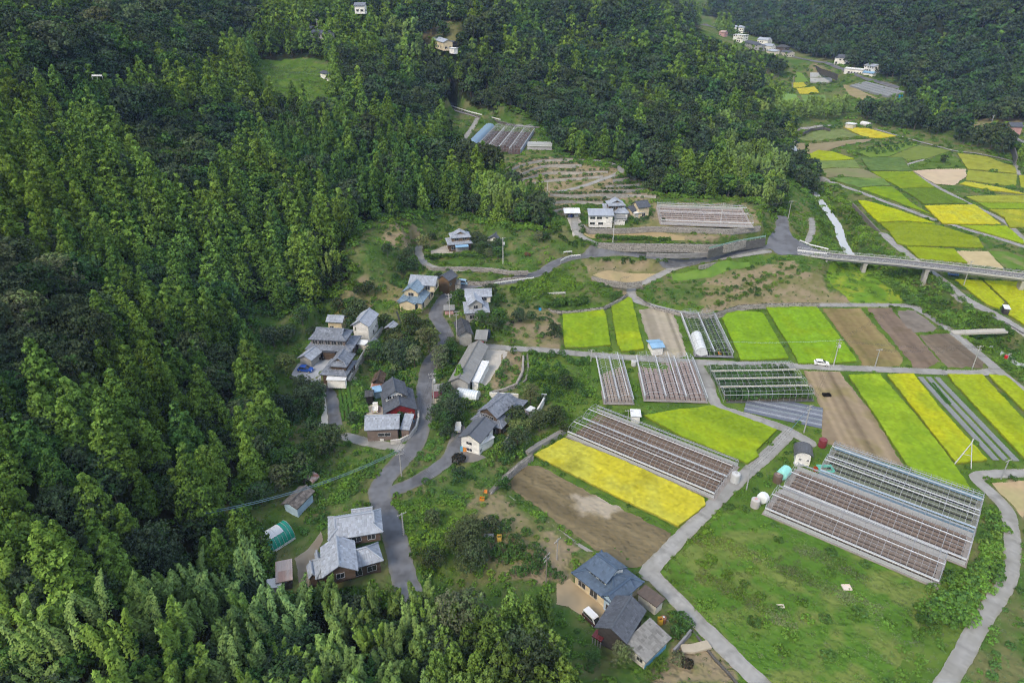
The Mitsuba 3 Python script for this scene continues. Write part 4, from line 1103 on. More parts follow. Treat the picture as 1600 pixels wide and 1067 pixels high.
    if kind == 'gable' or kind == 'arch':
        if kind == 'gable':
            prof = [(y0, z0), (y1, z0), (y1, z1 + drop - thick), (Wr / 2, zr - thick), (y0, z1 + drop - thick)]
        else:
            ang = np.linspace(0, np.pi, 9)
            prof = [(y0, z0), (y1, z0)] + [(Wr / 2 + (Wr / 2 - o) * math.cos(t), z1 + (rise - .15) * math.sin(t)) for t in ang]
        n = len(prof)
        v = np.array([G(x0, y, z) for y, z in prof] + [G(x1, y, z) for y, z in prof])
        f = [[i, (i + 1) % n, n + (i + 1) % n] for i in range(n)] + [[i, n + (i + 1) % n, n + i] for i in range(n)] + [[0, i + 1, i] for i in range(1, n - 1)] + [[n, n + i, n + i + 1] for i in range(1, n - 1)]
        wm = (v, np.array(f))
    elif kind == 'irimoya':
        wm = [F.box(o, o, z0, L - o, W - o, z1 + .02)]
        q, f = min(Wr / 2, Lr * .45) * .55, .5
        zb, a0, a1 = z1 + rise * f, Wr / 2 * f + .25, Wr - Wr / 2 * f - .25
        for xx in (q * 1.02, Lr - q * 1.02):
            v = np.array([G(xx - .08, a0, zb), G(xx - .08, a1, zb), G(xx - .08, Wr / 2, zr - .3), G(xx + .08, a0, zb), G(xx + .08, a1, zb), G(xx + .08, Wr / 2, zr - .3)])
            wm.append(trimesh.Trimesh(v, [[0, 2, 1], [3, 4, 5], [0, 1, 4], [0, 4, 3], [1, 2, 5], [1, 5, 4], [2, 0, 3], [2, 3, 5]], process=False))
        wm = trimesh.util.concatenate(wm)
    elif kind == 'shed':
        v = np.array([G(x, y, z) for x in (x0, x1) for y, z in ((y0, z0), (y1, z0), (y1, zr - thick - .02), (y0, z1 - .02))])
        wm = (v, np.array([[0, 1, 2], [0, 2, 3], [4, 6, 5], [4, 7, 6], [0, 4, 5], [0, 5, 1], [1, 5, 6], [1, 6, 2], [3, 2, 6], [3, 6, 7], [0, 3, 7], [0, 7, 4]]))
    else:
        wm = F.box(o, o, z0, L - o, W - o, z1 - .02)
    if wall == 'open':
        posts = [F.box(x - .08, y - .08, z0, x + .08, y + .08, z1 + .05) for x in np.linspace(o, L - o, 4) for y in (o, W - o)]
        for p in posts:
            put('post', p, 'painted', house, base=(.30, .30, .31))
        put('back_wall', F.box(o, W - o - .1, z0, L - o, W - o, z1), 'painted', house, base=(.45, .45, .46))
        return F
    wk = put('wall', wm, 'rough', house, base=WALL[wall], var=.10, scale=1.6, tint=np.array(WALL[wall]) * .86)
    if wains:                             # a dado band of another colour
        put('wall_base', [F.box(o - .03, o - .03, z0, L - o + .03, o + .02, zg + .9), F.box(L - o - .02, o + .021, z0, L - o + .03, W - o + .03, zg + .9)], 'painted', house, base=wains)
    if windows == 'auto':
        n_st = max(1, int((h - lift) / 2.3))
        sides = [('f', L), ('r', W), ('l', W)]
        for side, ln in sides:
            zt = [lift + .35 + 2.55 * s for s in range(n_st)]
            k = int((ln - 2 * o - .6) / 2.5)
            for zb in zt:
                hh = min(1.35, h - zb - .45)
                if hh < .5:
                    continue
                for j in range(k):
                    if g.random() < .25:
                        continue
                    cx = o + .3 + (j + .5) * (ln - 2 * o - .6) / k
                    tall = zb < .6 + lift and lift == 0 and g.random() < .35
                    window(house, F, side, cx, zg + (zb if not tall else .12) + .25, g.uniform(1.3, 1.9), hh + (.45 if tall else 0), o, L, W)
    elif windows:
        for side, cx, zb, ww, hh in windows:
            window(house, F, side, cx, zg + zb, ww, hh, o, L, W)
    return F

def window(house, F, side, cx, zb, w, h, o, L, W):
    def slab(c0, c1, z0, z1, d0, d1):
        if side == 'f':
            return F.box(c0, o - d1, z0, c1, o - d0, z1)
        if side == 'b':
            return F.box(c0, W - o + d0, z0, c1, W - o + d1, z1)
        if side == 'r':
            return F.box(L - o + d0, c0, z0, L - o + d1, c1, z1)
        return F.box(o - d1, c0, z0, o - d0, c1, z1)
    f = .08
    a, b = cx - w / 2, cx + w / 2
    k = put('window', [slab(a, b, zb, zb + f, -.02, .07), slab(a, b, zb + h - f, zb + h, -.02, .07), slab(a, a + f, zb + f, zb + h - f, -.02, .07), slab(b - f, b, zb + f, zb + h - f, -.02, .07), slab(cx - f / 2, cx + f / 2, zb + f, zb + h - f, -.02, .065)],
            'painted', house, base=(.42, .43, .45), var=.05)
    for q0, q1 in ((a + f, cx - f / 2), (cx + f / 2, b - f)):
        put('pane', slab(q0, q1, zb + f, zb + h - f, -.015, .035), 'pane_dark', k, base=(.05, .05, .05))

def q(k, *xy):
    return [tuple(P(k, f'{a},{b}')[0]) for a, b in xy]

def house(name, label, cat, wings, zg):
    """wings: (crop, A, B, C or depth, eave height, rise, options)"""
    t = thing(name, label, cat)
    for k, A, B, C, h, rise, opt in wings:
        o = dict(opt)
        z = o.pop('z', zg)
        A, B = q(k, A, B)
        C = C if np.isscalar(C) else q(k, C)[0]
        wing(t, A, B, C, z, h, rise, **o)
    return t

def D(**k):
    return k

house('farmhouse', 'large two storey farmhouse with mottled grey tile roofs and dark wood upper floor', 'house', [
    (21, (290, 606), (865, 640), 9.6, 2.9, 1.9, D(kind='hip', roof='grey', wall='wood')),
    (21, (335, 482), (802, 506), 6.6, 5.4, 2.1, D(kind='irimoya', roof='grey', wall='oldwood', lift=3.4, windows=[('f', x, 3.75, 1.5, 1.25) for x in (1.6, 3.4, 5.2, 7.0, 8.8)] + [('r', 2.2, 3.8, 1.4, 1.1), ('r', 4.4, 3.8, 1.4, 1.1)])),
    (21, (500, 640), (670, 648), 1.4, 2.5, .3, D(kind='shed', roof='slate', wall='wood', windows=None))], 5.5)
house('gatehouse', 'two tiered tile roofed gatehouse in front of the large farmhouse', 'house', [
    (21, (475, 922), (812, 945), (985, 752), 2.5, 1.5, D(kind='hip', roof='grey', wall='wood')),
    (21, (572, 816), (812, 832), (936, 668), 4.4, 2.0, D(kind='irimoya', ridge='y', roof='grey', wall='wood', lift=3.0)),
    (21, (553, 988), (797, 998), 1.6, 1.9, .35, D(kind='shed', roof='white', wall='white', cover='seam', windows=None))], 5.5)
house('garage_wing', 'low grey gabled garage with a black car inside at the farmhouse', 'garage', [
    (21, (190, 716), (372, 750), (484, 626), 2.5, 1.2, D(ridge='y', roof='silver', wall='grey', windows=None))], 5.5)
house('storehouse', 'tall white plastered storehouse with a grey gable roof', 'storehouse', [
    (21, (858, 312), (1092, 330), (1224, 164), 4.9, 1.8, D(ridge='y', roof='silver', wall='white', windows=[('r', 4.4, .5, 1.0, 1.3), ('r', 6.6, 1.6, 1.0, .8), ('r', 7.6, 4.0, .8, .5)])),
    (21, (938, 545), (1052, 556), 2.4, 2.0, .4, D(kind='shed', roof='white', wall='pale', cover='seam', windows=None)),
    (21, (1030, 560), (1118, 580), (1128, 480), 2.4, .8, D(ridge='y', roof='grey', wall='white', windows=None))], 5.5)
house('annex', 'small cream annex with a grey tile roof behind the large farmhouse', 'annex', [
    (21, (546, 263), (760, 276), 4.4, 3.4, 1.2, D(roof='silver', wall='cream', windows=[('f', 1.6, 1.0, 1.2, .9)]))], 6.0)
house('tool_shed', 'little grey roofed shed beside the white storehouse', 'shed', [
    (21, (1276, 345), (1392, 361), (1432, 285), 2.2, .8, D(ridge='y', roof='silver', wall='dark', windows=None))], 5.0)
house('red_walled_house', 'dark grey roofed barn house with a red end wall and louvred clerestory', 'house', [
    (22, (392, 696), (816, 640), (783, 372), 3.0, 2.0, D(ridge='y', roof='slate', wall='red', windows=[('f', 3.2, .6, 1.6, 1.1)])),
    (22, (396, 512), (702, 470), (686, 288), 4.7, 1.9, D(ridge='y', roof='slate', wall='white', lift=2.6, windows=[('f', x, 4.1, 1.0, 1.0) for x in (1.5, 2.7, 3.9, 5.1)])),
    (22, (665, 690), (755, 680), 1.4, 2.1, .3, D(kind='shed', roof='rust', wall='oldwood', windows=None))], 3.0)
house('plank_barn', 'weathered plank barn with a mottled silver tile roof by the road bend', 'barn', [
    (22, (150, 900), (592, 880), 6.4, 3.3, 1.9, D(roof='silver', wall='oldwood', windows=[('f', 4.5, 1.0, 3.0, 1.0)])),
    (22, (594, 884), (716, 896), 4.6, 2.6, 1.5, D(kind='shed', roof='silver', wall='oldwood', windows=None))], 3.0)
house('black_shed', 'small black shed beside the white pickup', 'shed', [(22, (158, 482), (268, 474), 3.2, 2.5, .7, D(roof='black', wall='black', windows=None))], 3.0)
house('light_blue_shed', 'light blue lean-to shed between the black shed and the red walled house', 'shed', [(22, (276, 430), (385, 404), 2.4, 2.1, .5, D(kind='shed', roof='sky', wall='sky', cover='seam', windows=None))], 3.0)
house('grey_shed', 'brown black roofed shed with a pinkish lean-to under the orchard', 'shed', [
    (22, (240, 305), (392, 306), (448, 188), 3.0, 1.1, D(ridge='y', roof='brown', wall='dark', windows=None)),
    (22, (228, 368), (392, 372), 2.0, 2.0, .6, D(kind='shed', roof='rust', wall='pale', cover='seam', windows=None))], 3.0)
house('red_roofed_hut', 'cream roadside hut with a dark red roof beside the pole', 'hut', [
    (22, (1003, 492), (1126, 486), 2.6, 2.2, .25, D(kind='shed', roof='red', wall='pale', cover='seam', windows=None)),
    (22, (1020, 424), (1178, 404), 3.6, 2.3, .2, D(kind='shed', roof='cement', wall='grey', cover='seam', windows=None))], 2.9)
house('blue_tiled_house', 'cream walled house with blue grey tiled roofs at the road fork', 'house', [
    (23, (163, 408), (478, 436), (716, 226), 2.8, 1.8, D(kind='hip', roof='blue', wall='cream')),
    (23, (296, 192), (640, 218), 6.4, 5.4, 1.9, D(roof='silver', wall='cream', lift=3.0)),
    (23, (222, 290), (434, 310), (526, 206), 5.0, 1.7, D(ridge='y', roof='blue', wall='cream', lift=3.0)),
    (23, (176, 430), (392, 448), 3.0, 2.5, 1.1, D(ridge='y', roof='blue', wall='cream'))], 8.0)
house('brown_barn', 'narrow brown walled barn with a slate gable roof by the hillside road', 'barn', [
    (23, (650, 118), (812, 156), (886, 76), 5.0, 1.5, D(ridge='y', roof='slate', wall='brown', windows=[('r', 1.6, 2.8, 1.0, .9)])),
    (23, (852, 192), (948, 196), 3.6, 2.4, .8, D(roof='cement', wall='pale', windows=None))], 7.2)
house('grey_tiled_house', 'grey tiled two storey house right of the road fork', 'house', [
    (23, (1003, 562), (1326, 546), 8.4, 2.8, 2.0, D(kind='hip', roof='silver', wall='grey')),
    (23, (1008, 358), (1352, 348), 5.0, 5.2, 1.6, D(roof='silver', wall='pale', lift=3.0)),
    (23, (1048, 466), (1250, 450), (1232, 346), 5.0, 1.8, D(ridge='y', roof='silver', wall='grey', lift=3.0))], 6.2)
house('pink_shed', 'tiny pink walled shed at the roadside', 'shed', [(23, (742, 520), (884, 516), 3.4, 1.7, .3, D(kind='shed', roof='cement', wall='pink', cover='seam', windows=None))], 6.2)
house('black_roofed_shed', 'grey walled shed with a black gable roof over a red machine', 'shed', [
    (23, (924, 842), (1120, 822), (1050, 650), 3.2, 1.3, D(ridge='y', roof='black', wall='grey', windows=None)),
    (23, (1130, 884), (1286, 888), 5.2, 2.4, .6, D(kind='shed', roof='cement', wall='open', cover='seam'))], 5.0)
house('long_shed', 'long grey roofed shed with a white lean-to', 'shed', [
    (1, (960, 692), (1066, 704), (1142, 512), 3.0, 1.6, D(ridge='y', roof='cement', wall='grey', cover='corr', windows=None)),
    (1, (1074, 692), (1113, 697), (1156, 596), 2.3, .5, D(kind='shed', roof='white', wall='white', cover='seam', windows=None))], 3.6)
house('white_walled_house', 'white walled house with a plain grey gable roof and two dark windows', 'house', [
    (24, (204, 742), (482, 822), (686, 592), 4.2, 1.5, D(ridge='y', roof='slate', wall='white', cover='seam', windows=[('f', 2.6, 2.5, 1.5, .8), ('f', 2.6, .7, 1.5, .8), ('r', 1.2, .9, .8, .7), ('r', 5, 2.4, 1.4, .9)])),
    (24, (486, 850), (668, 742), 2.0, 2.6, .3, D(kind='shed', roof='white', wall='white', cover='seam', windows=None))], 2.2)
house('tiled_house', 'tile roofed house with a dark wood gable behind the white walled house', 'house', [
    (24, (364, 522), (752, 642), (1090, 296), 2.7, 2.1, D(kind='irimoya', ridge='y', roof='grey', wall='wood')),
    (24, (444, 416), (692, 514), (874, 297), 4.6, 1.8, D(ridge='y', roof='grey', wall='wood', lift=3.0, windows=[('f', x, 3.3, 1.1, .9) for x in (1.3, 2.7, 4.0)]))], 2.5)
house('white_box_shed', 'small white flat roofed shed right of the tiled house', 'shed', [
    (24, (1042, 400), (1106, 430), (1156, 374), 2.1, .15, D(kind='flat', roof='white', wall='white', cover='seam', windows=None)),
    (24, (978, 440), (1070, 476), (1110, 418), 1.7, .2, D(kind='flat', roof='rust', wall='pale', cover='seam', windows=None))], 2.5)
house('hall', 'silver tiled hall of several joined roofs above the bamboo', 'hall', [
    (25, (622, 835), (1328, 636), (1338, 430), 2.9, 1.9, D(kind='hip', roof='silver', wall='wood')),
    (25, (750, 434), (1324, 340), 6.4, 5.4, 2.3, D(kind='irimoya', roof='silver', wall='wood', lift=3.0)),
    (25, (686, 822), (1066, 742), (1064, 420), 5.0, 2.0, D(kind='gable', ridge='y', roof='silver', wall='wood', lift=3.0)),
    (25, (548, 832), (642, 806), (640, 662), 2.3, .9, D(ridge='y', roof='silver', wall='wood', windows=None)),
    (25, (626, 660), (680, 645), (680, 545), 2.7, .6, D(ridge='y', roof='silver', wall='wood', windows=None)),
    (25, (994, 196), (1220, 166), 2.6, 4.4, .9, D(roof='silver', wall='wood', windows=None))], 4.0)
house('rusty_shed', 'shed with a rust stained white sheet roof beside the hall yard', 'shed', [
    (25, (202, 872), (382, 834), (386, 634), 2.4, .5, D(kind='shed', roof='rust', wall='dark', cover='seam', windows=None)),
    (25, (104, 934), (266, 908), 2.0, 1.9, .3, D(kind='shed', roof='white', wall='pale', cover='seam', windows=None))], 4.0)
house('pale_blue_shed', 'pale blue walled shed with a brown plank roof on the wooded slope', 'shed', [(2, (205, 370), (296, 278), 4.0, 2.6, .9, D(roof='plank', wall='sky', windows=None))], 4.2)
house('curved_roof_hut', 'small hut with a curved rusty sheet roof above the pale blue shed', 'hut', [(2, (282, 240), (318, 206), 2.6, 1.2, .8, D(kind='arch', roof='rust', wall='open', cover='seam'))], 4.2)
house('navy_roofed_house', 'blue roofed house with a tan earth yard at the lower edge', 'house', [
    (26, (120, 238), (478, 522), (756, 334), 2.8, 1.9, D(kind='hip', roof='navy', wall='cream')),
    (26, (236, 194), (414, 332), (586, 192), 4.8, 1.5, D(roof='navy', wall='white', lift=2.9, cover='tile', windows=[('f', 1.6, 3.6, 1.5, .9), ('f', 3.6, 3.6, 1.5, .9)])),
    (26, (372, 432), (482, 520), (606, 336), 3.2, 1.4, D(ridge='y', roof='navy', wall='sky', windows=[('f', 1.6, .5, 1.5, 1.4)]))], .6)
house('batten_roofed_annex', 'brown flat roofed annex held down by battens between house and warehouse', 'annex', [(26, (664, 404), (832, 526), (912, 462), 2.5, .1, D(kind='flat', roof='brown', wall='pale', cover='seam', windows=None))], .6)
house('dark_warehouse', 'dark roofed warehouse with a lower grey roofed annex', 'warehouse', [
    (26, (312, 692), (582, 832), (854, 600), 4.0, 1.7, D(ridge='y', roof='slate', wall='dark', windows=None)),
    (26, (745, 990), (960, 780), 4.6, 2.6, .9, D(kind='shed', roof='cement', wall='pale', wains=(.16, .42, .62), windows=[('f', 1.2, 1.1, 1.2, .9), ('f', 3.0, 1.1, 1.2, .9), ('f', 4.8, 1.1, 1.2, .9), ('l', 1.6, 1.0, 1.2, .9)])),
    (26, (290, 762), (370, 812), (412, 760), 1.9, .2, D(kind='shed', roof='red', wall='open', cover='seam'))], .6)
house('white_ridge_house', 'white two storey house on a stone terrace above the village road', 'house', [
    (27, (393, 376), (720, 379), 6.4, 4.3, .9, D(kind='shed', roof='silver', wall='white', cover='seam', windows=[('f', 1.8, 2.7, 2.0, 1.0), ('f', 4.4, 2.7, 2.0, 1.0), ('f', 7.3, 3.0, .9, .5), ('f', 1.8, .5, 2.0, 1.0), ('f', 5.0, .5, 2.0, 1.0)])),
    (27, (716, 412), (874, 412), 4.0, 2.5, .15, D(kind='flat', roof='cement', wall='white', cover='seam', windows=[('f', .9, 1.0, .7, .5), ('f', 2.3, 1.0, .7, .5), ('f', 3.9, 1.1, .6, .5)]))], 15.2)
house('terrace_tiled_house', 'tile roofed old house behind the white terrace house', 'house', [
    (27, (722, 348), (906, 348), 7.0, 3.2, 1.8, D(kind='hip', roof='silver', wall='white')),
    (27, (650, 258), (864, 252), 6.4, 5.6, 1.9, D(kind='irimoya', ridge='y', roof='silver', wall='wood', lift=3.2)),
    (27, (586, 292), (664, 290), 4.0, 3.4, 1.0, D(kind='shed', roof='silver', wall='pale', windows=None))], 15.2)
house('dark_tiled_house', 'dark grey tiled yellow walled house right of the terrace houses', 'house', [
    (27, (1022, 284), (1180, 266), 6.4, 4.4, 1.8, D(kind='gable', ridge='x', roof='slate', wall='cream')),
    (27, (945, 330), (1046, 292), 5.0, 2.9, 1.4, D(roof='slate', wall='cream', windows=None)),
    (27, (972, 354), (1142, 326), 2.8, 2.3, .5, D(kind='shed', roof='white', wall='pale', cover='seam'))], 15.2)
house('open_garage', 'open fronted garage holding a blue and a white car', 'garage', [(27, (92, 347), (299, 347), 5.4, 2.5, .5, D(kind='shed', roof='white', wall='open', cover='seam'))], 15.2)
house('brown_upper_house', 'old brown house with tiered tile roofs above the hillside lane', 'house', [
    (15, (532, 284), (738, 268), 7.4, 2.8, 1.7, D(kind='hip', roof='silver', wall='wood')),
    (15, (554, 228), (726, 216), 5.4, 5.0, 2.0, D(kind='irimoya', ridge='y', roof='silver', wall='brown', lift=3.2)),
    (15, (598, 304), (706, 296), 1.8, 2.3, .3, D(kind='shed', roof='sky', wall='open', cover='seam'))], 9.5)
house('small_white_cottage', 'small white cottage with a grey roof half hidden by trees', 'cottage', [(15, (846, 236), (974, 246), 5.6, 2.6, 1.5, D(ridge='y', roof='slate', wall='white', windows=[('f', 1.6, .8, 1.4, 1.0)]))], 10.2)
house('arched_barn', 'white barn with a black barrel roof and two small windows', 'barn', [(28, (726, 338), (970, 382), (1048, 262), 2.4, 1.5, D(kind='arch', ridge='y', roof='black', wall='white', cover='seam', windows=[('f', 1.5, 1.2, .55, .5), ('f', 3.2, 1.2, .55, .5)]))], 0.0)
house('blue_roofed_shed', 'white shed with a light blue roof on the tilled plot', 'shed', [(5, (764, 398), (832, 392), (822, 350), 2.3, .5, D(kind='gable', roof='sky', wall='white', cover='seam', windows=None))], 1.3)
house('white_pump_shed', 'tiny white shed at the corner of the five sided paddy', 'shed', [(5, (658, 738), (712, 740), 3.0, 2.0, .3, D(kind='shed', roof='white', wall='white', cover='seam', windows=None))], .3)
house('field_hut', 'little white hut in the yellow green paddy right of the bridge', 'hut', [(6, (1503, 392), (1537, 396), 3.0, 2.2, .3, D(kind='shed', roof='white', wall='dark', cover='seam', windows=None))], 2.4)
house('meadow_hut', 'white hut with a grey roof in the hillside meadow', 'hut', [(11, (314, 364), (384, 380), 5.0, 2.8, 1.0, D(roof='slate', wall='white', windows=None))], float(at1(508, 122)[2]))
house('hilltop_house', 'cream house in the clearing high on the wooded hill', 'house', [(11, (876, 196), (934, 214), 7.0, 4.4, 1.6, D(roof='silver', wall='cream')), (11, (934, 214), (976, 218), 6.0, 3.0, 1.2, D(roof='slate', wall='dark'))], float(at1(690, 74)[2]))
house('hilltop_annex', 'white flat roofed annex below the hilltop house', 'annex', [(11, (962, 240), (988, 244), 3.5, 2.6, .2, D(kind='flat', roof='white', wall='white', cover='seam', windows=None))], float(at1(705, 76)[2]))
house('ridge_house', 'low grey roofed house among the trees beside a tall mast', 'house', [(11, (262, 166), (352, 172), 7.0, 2.6, 1.6, D(roof='slate', wall='grey')), (11, (214, 146), (272, 148), 6.0, 3.2, 1.6, D(roof='slate', wall='brown'))], float(at1(490, 56)[2]))
house('top_edge_house', 'pale house cut by the top edge of the picture', 'house', [(11, (486, 30), (545, 30), 8.0, 4.0, 1.6, D(roof='grey', wall='white'))], float(at1(560, 11)[2]))
for n, (A, B, W, h, rise, kind, roof, wall, cat, lab) in enumerate((
    ((244, 128), (304, 130), 9, 6, 2.4, 'hip', 'silver', 'white', 'house', 'grey roofed white house highest in the far village'),
    ((252, 160), (302, 164), 9, 7.5, .3, 'flat', 'white', 'white', 'building', 'white block in the middle of the far village'),
    ((204, 134), (232, 134), 7, 4, 1.6, 'gable', 'slate', 'white', 'house', 'small white house left of the far white block'),
    ((186, 150), (214, 152), 7, 4, 1.6, 'gable', 'rust', 'pink', 'house', 'small pinkish house at the left end of the far village'),
    ((298, 196), (352, 208), 9, 5, 2.2, 'hip', 'slate', 'grey', 'house', 'slate roofed house right of the far white block'),
    ((362, 184), (416, 188), 9, 6, 2.2, 'gable', 'silver', 'white', 'house', 'two storey white house in the right half of the far village'),
    ((388, 212), (432, 216), 8, 4.5, 2, 'gable', 'silver', 'white', 'house', 'white gabled house below the two storey far house'),
    ((446, 218), (498, 222), 9, 5, 2.2, 'hip', 'black', 'wood', 'house', 'black roofed house at the right end of the far village'),
    ((472, 240), (512, 246), 8, 4, 1.6, 'gable', 'slate', 'pale', 'house', 'low pale house by the mountain road below the black roofed house'),
    ((346, 212), (386, 216), 7, 4, 1.6, 'gable', 'grey', 'grey', 'house', 'small grey house in the centre of the far village'),
    ((405, 234), (445, 240), 7, 3.6, 1.2, 'shed', 'silver', 'pale', 'shed', 'pale shed beside the mountain road under the far village'),
    ((722, 268), (796, 272), 10, 5.4, 2.6, 'irimoya', 'slate', 'white', 'house', 'big slate roofed house above the mountain road'),
    ((766, 318), (856, 326), 8, 4.2, .8, 'gable', 'white', 'white', 'building', 'long white building beside the mountain road'),
    ((858, 302), (908, 310), 8, 5, 1.6, 'gable', 'silver', 'white', 'house', 'white house right of the long white building'),
    ((850, 336), (902, 342), 6, 3, 1, 'gable', 'sky', 'white', 'shed', 'blue roofed shed below the long white building'),
    ((252, 356), (308, 362), 8, 5, 2.2, 'hip', 'slate', 'grey', 'house', 'slate roofed house topmost of the spur hamlet'),
    ((278, 382), (322, 384), 7, 4.4, 2, 'gable', 'grey', 'pale', 'house', 'grey roofed house in the middle of the spur hamlet'),
    ((328, 392), (382, 398), 7, 4, 1.6, 'gable', 'slate', 'cream', 'house', 'cream house at the right of the spur hamlet'),
    ((288, 414), (326, 418), 6, 3.4, 1.2, 'gable', 'silver', 'pale', 'shed', 'pale shed lowest in the spur hamlet'),
    ((1538, 588), (1600, 590), 8, 4.4, 2, 'gable', 'slate', 'pink', 'house', 'pink walled house at the right picture edge'),
    ((770, 572), (812, 578), 6, 3.2, .6, 'flat', 'white', 'pale', 'shed', 'pale shed at the head of the far fields'),
    ((840, 574), (878, 582), 4, 1.2, 1.8, 'arch', 'white', 'white', 'tunnel', 'white tunnel tent beside the shed at the head of the far fields'))):
    a, b = q(9, A, B)
    zg = float(np.mean([at1(a[0], a[1] + 3 + h * 1.2)[2], at1(b[0], b[1] + 3 + h * 1.2)[2]]))
    house({'house': 'distant_house', 'building': 'distant_building', 'shed': 'distant_shed', 'tunnel': 'tunnel_tent'}[cat], lab, cat, [(9, A, B, W, h, rise, D(kind=kind, roof=roof, wall=wall, cover='tile' if kind in ('hip', 'irimoya', 'gable') else 'seam', windows='auto' if cat in ('house', 'building') else None))], zg)
# ---------------------------------------------------------------- pipe greenhouses, mulch, tanks
def netting(p, n, uv):
    return .34 + .3 * noise(p.x * .6, p.y * .6, p.z)
scene['film'] = {'type': 'mask', 'opacity': {'type': 'rgb', 'value': .52}, 'bsdf': {'type': 'twosided', 'bsdf': {'type': 'diffuse', 'reflectance': {'type': 'rgb', 'value': [.60, .63, .67]}}}}
scene['blue_film'] = {'type': 'mask', 'opacity': {'type': 'rgb', 'value': .62}, 'bsdf': {'type': 'twosided', 'bsdf': {'type': 'diffuse', 'reflectance': {'type': 'rgb', 'value': [.30, .47, .66]}}}}
STEEL = (.42, .45, .49)
def greenhouse(name, label, crop, A, B, C, bays, eave=1.9, rise=1.5, z=0.0, step=1.0, beds=5, bed_col=(.20, .15, .12), mulch=True, pipe=.030, side=None, film_roof=(), gutter_col=(.56, .59, .63), ends=True, plants=None, apron=True, rails=3, sidewall=True, floor=(.30, .27, .25), bed_w=.62, caps=()):
    """Long along A-B. Every hoop with its two posts is a part; the rails, gutters, beds and mulch strips too."""
    a, b = q(crop, A, B)
    F = Frame(a, b, q(crop, C)[0] if not np.isscalar(C) else C, z)
    L, W = F.L, F.W
    t = thing(name, label, 'greenhouse')
    bw = W / bays
    n = max(3, int(round(L / step)))
    put('floor', F.box(-.4, -.4, z + .03, L + .4, W + .4, z + .09), 'rough', t, base=floor, var=.2, scale=2.5, tint=np.array(floor) * .7)
    for k in range(bays):
        y0 = k * bw
        for j in range(beds):
            yb = y0 + (j + .5) * bw / beds
            w = bw / beds * bed_w * .5
            m = F.box(.9, yb - w, z + .09, L - .9, yb + w, z + .30)
            m.vertices[:, 2] = np.where(m.vertices[:, 2] > z + .2, m.vertices[:, 2] - .0, m.vertices[:, 2])
            m = m.subdivide_to_size(2.0) if L < 90 else m
            put('planting_bed', m, 'rough', t, base=bed_col, var=.22, scale=1.6, tint=np.array(bed_col) * 1.35)
            if mulch:
                put('mulch_strip', F.box(.7, yb + w + .05, z + .10, L - .7, yb + w + max(.12, bw / beds * (1 - bed_w) - .1), z + .15), 'painted', t, base=(.03, .032, .04), var=.15)
        # hoops
        ang = np.linspace(0, np.pi, 8)
        yy, zz = y0 + bw / 2 - bw / 2 * np.cos(ang), z + eave + rise * np.sin(ang) ** .9
        for i in range(n + 1):
            x = L * i / n
            path = [F(x, y0, z), *[F(x, y, h) for y, h in zip(yy, zz)]]
            if k == bays - 1:
                path.append(F(x, y0 + bw, z))
            r = pipe if i % 4 else pipe * 1.9
            put('hoop', tube(path, r, 3), 'painted', t, base=STEEL, var=.1)
        for s in np.linspace(0, 1, rails + 2)[1:-1]:
            g = np.pi * s
            p0, h0 = y0 + bw / 2 - bw / 2 * math.cos(g), z + eave + rise * math.sin(g) ** .9 + .03
            put('rail', bar(F(0, p0, h0), F(L, p0, h0), pipe * (1.6 if abs(s - .5) < .01 else 1.0), 4), 'painted', t, base=STEEL, var=.06)
        if caps == 'all' or k in caps:     # rolled up ridge film
            put('film_roll', bar(F(0, y0 + bw * .36, z + eave + rise * .96), F(L, y0 + bw * .36, z + eave + rise * .96), .11, 6), 'sheen', t, base=(.56, .59, .63), var=.1)
        if k in film_roof:
            V = np.array([F(x, y, h + .06) for x in np.linspace(0, L, n + 1) for y, h in zip(yy, zz)])
            m = len(yy)
            Fc = np.array([[i * m + j, (i + 1) * m + j, (i + 1) * m + j + 1, i * m + j + 1] for i in range(n) for j in range(m - 1)])
            put('film', (V, Fc), 'blue_film' if side == 'blue' else 'film', t, base=(.7, .7, .7))
    for k in range(bays + 1):
        inner = 0 < k < bays
        w = .16 if inner else .08
        put('gutter' if inner else 'eave_rail', F.box(0, k * bw - w, z + eave - .03, L, k * bw + w, z + eave + (.10 if inner else .06)), 'sheen', t, base=gutter_col if inner else STEEL, var=.08)
    if sidewall:
        blue = side == 'blue'
        for y in (0, W):
            s = 1 if y else -1
            put('side_film', F.box(0, y + s * .05, z + .08, L, y + s * .07, z + eave * .62), 'blue_film' if blue else 'film', t, base=(.6, .6, .6))
            put('film_roll', bar(F(0, y + s * .16, z + eave - .12), F(L, y + s * .16, z + eave - .12), .11, 6), 'sheen', t, base=(.36, .50, .66) if blue else (.60, .62, .64), var=.1)
        put('base_rail', F.box(-.06, -.09, z, L + .06, -.04, z + .35), 'painted', t, base=(.34, .35, .36))
    if ends:
        for x in (0, L):
            for k in range(bays):
                for y in np.linspace(k * bw, (k + 1) * bw, 5)[1:-1]:
                    hh = z + eave + rise * math.sin(math.acos(np.clip(1 - 2 * (y - k * bw) / bw, -1, 1))) ** .9
                    put('end_post', bar(F(x, y, z), F(x, y, hh), pipe, 4), 'painted', t, base=STEEL)
                put('end_rail', bar(F(x, k * bw, z + eave), F(x, (k + 1) * bw, z + eave), pipe * 1.2, 4), 'painted', t, base=STEEL)
    if plants:
        kind, gap, s = plants
        i = 0
        for k in range(bays):
            for j in range(beds):
                for x in np.arange(1.2, L - 1, gap):
                    i += 1
                    y = k * bw + (j + .5) * bw / beds
                    stand(f'{t}_crop__{i:03d}', kind, F(x, y + rng.normal(0, .1), z + .25), s * rng.uniform(.75, 1.2))
        tag(f'{t}_crop', f'rows of green plants growing inside the {label[:40]}', None, None, 'stuff')
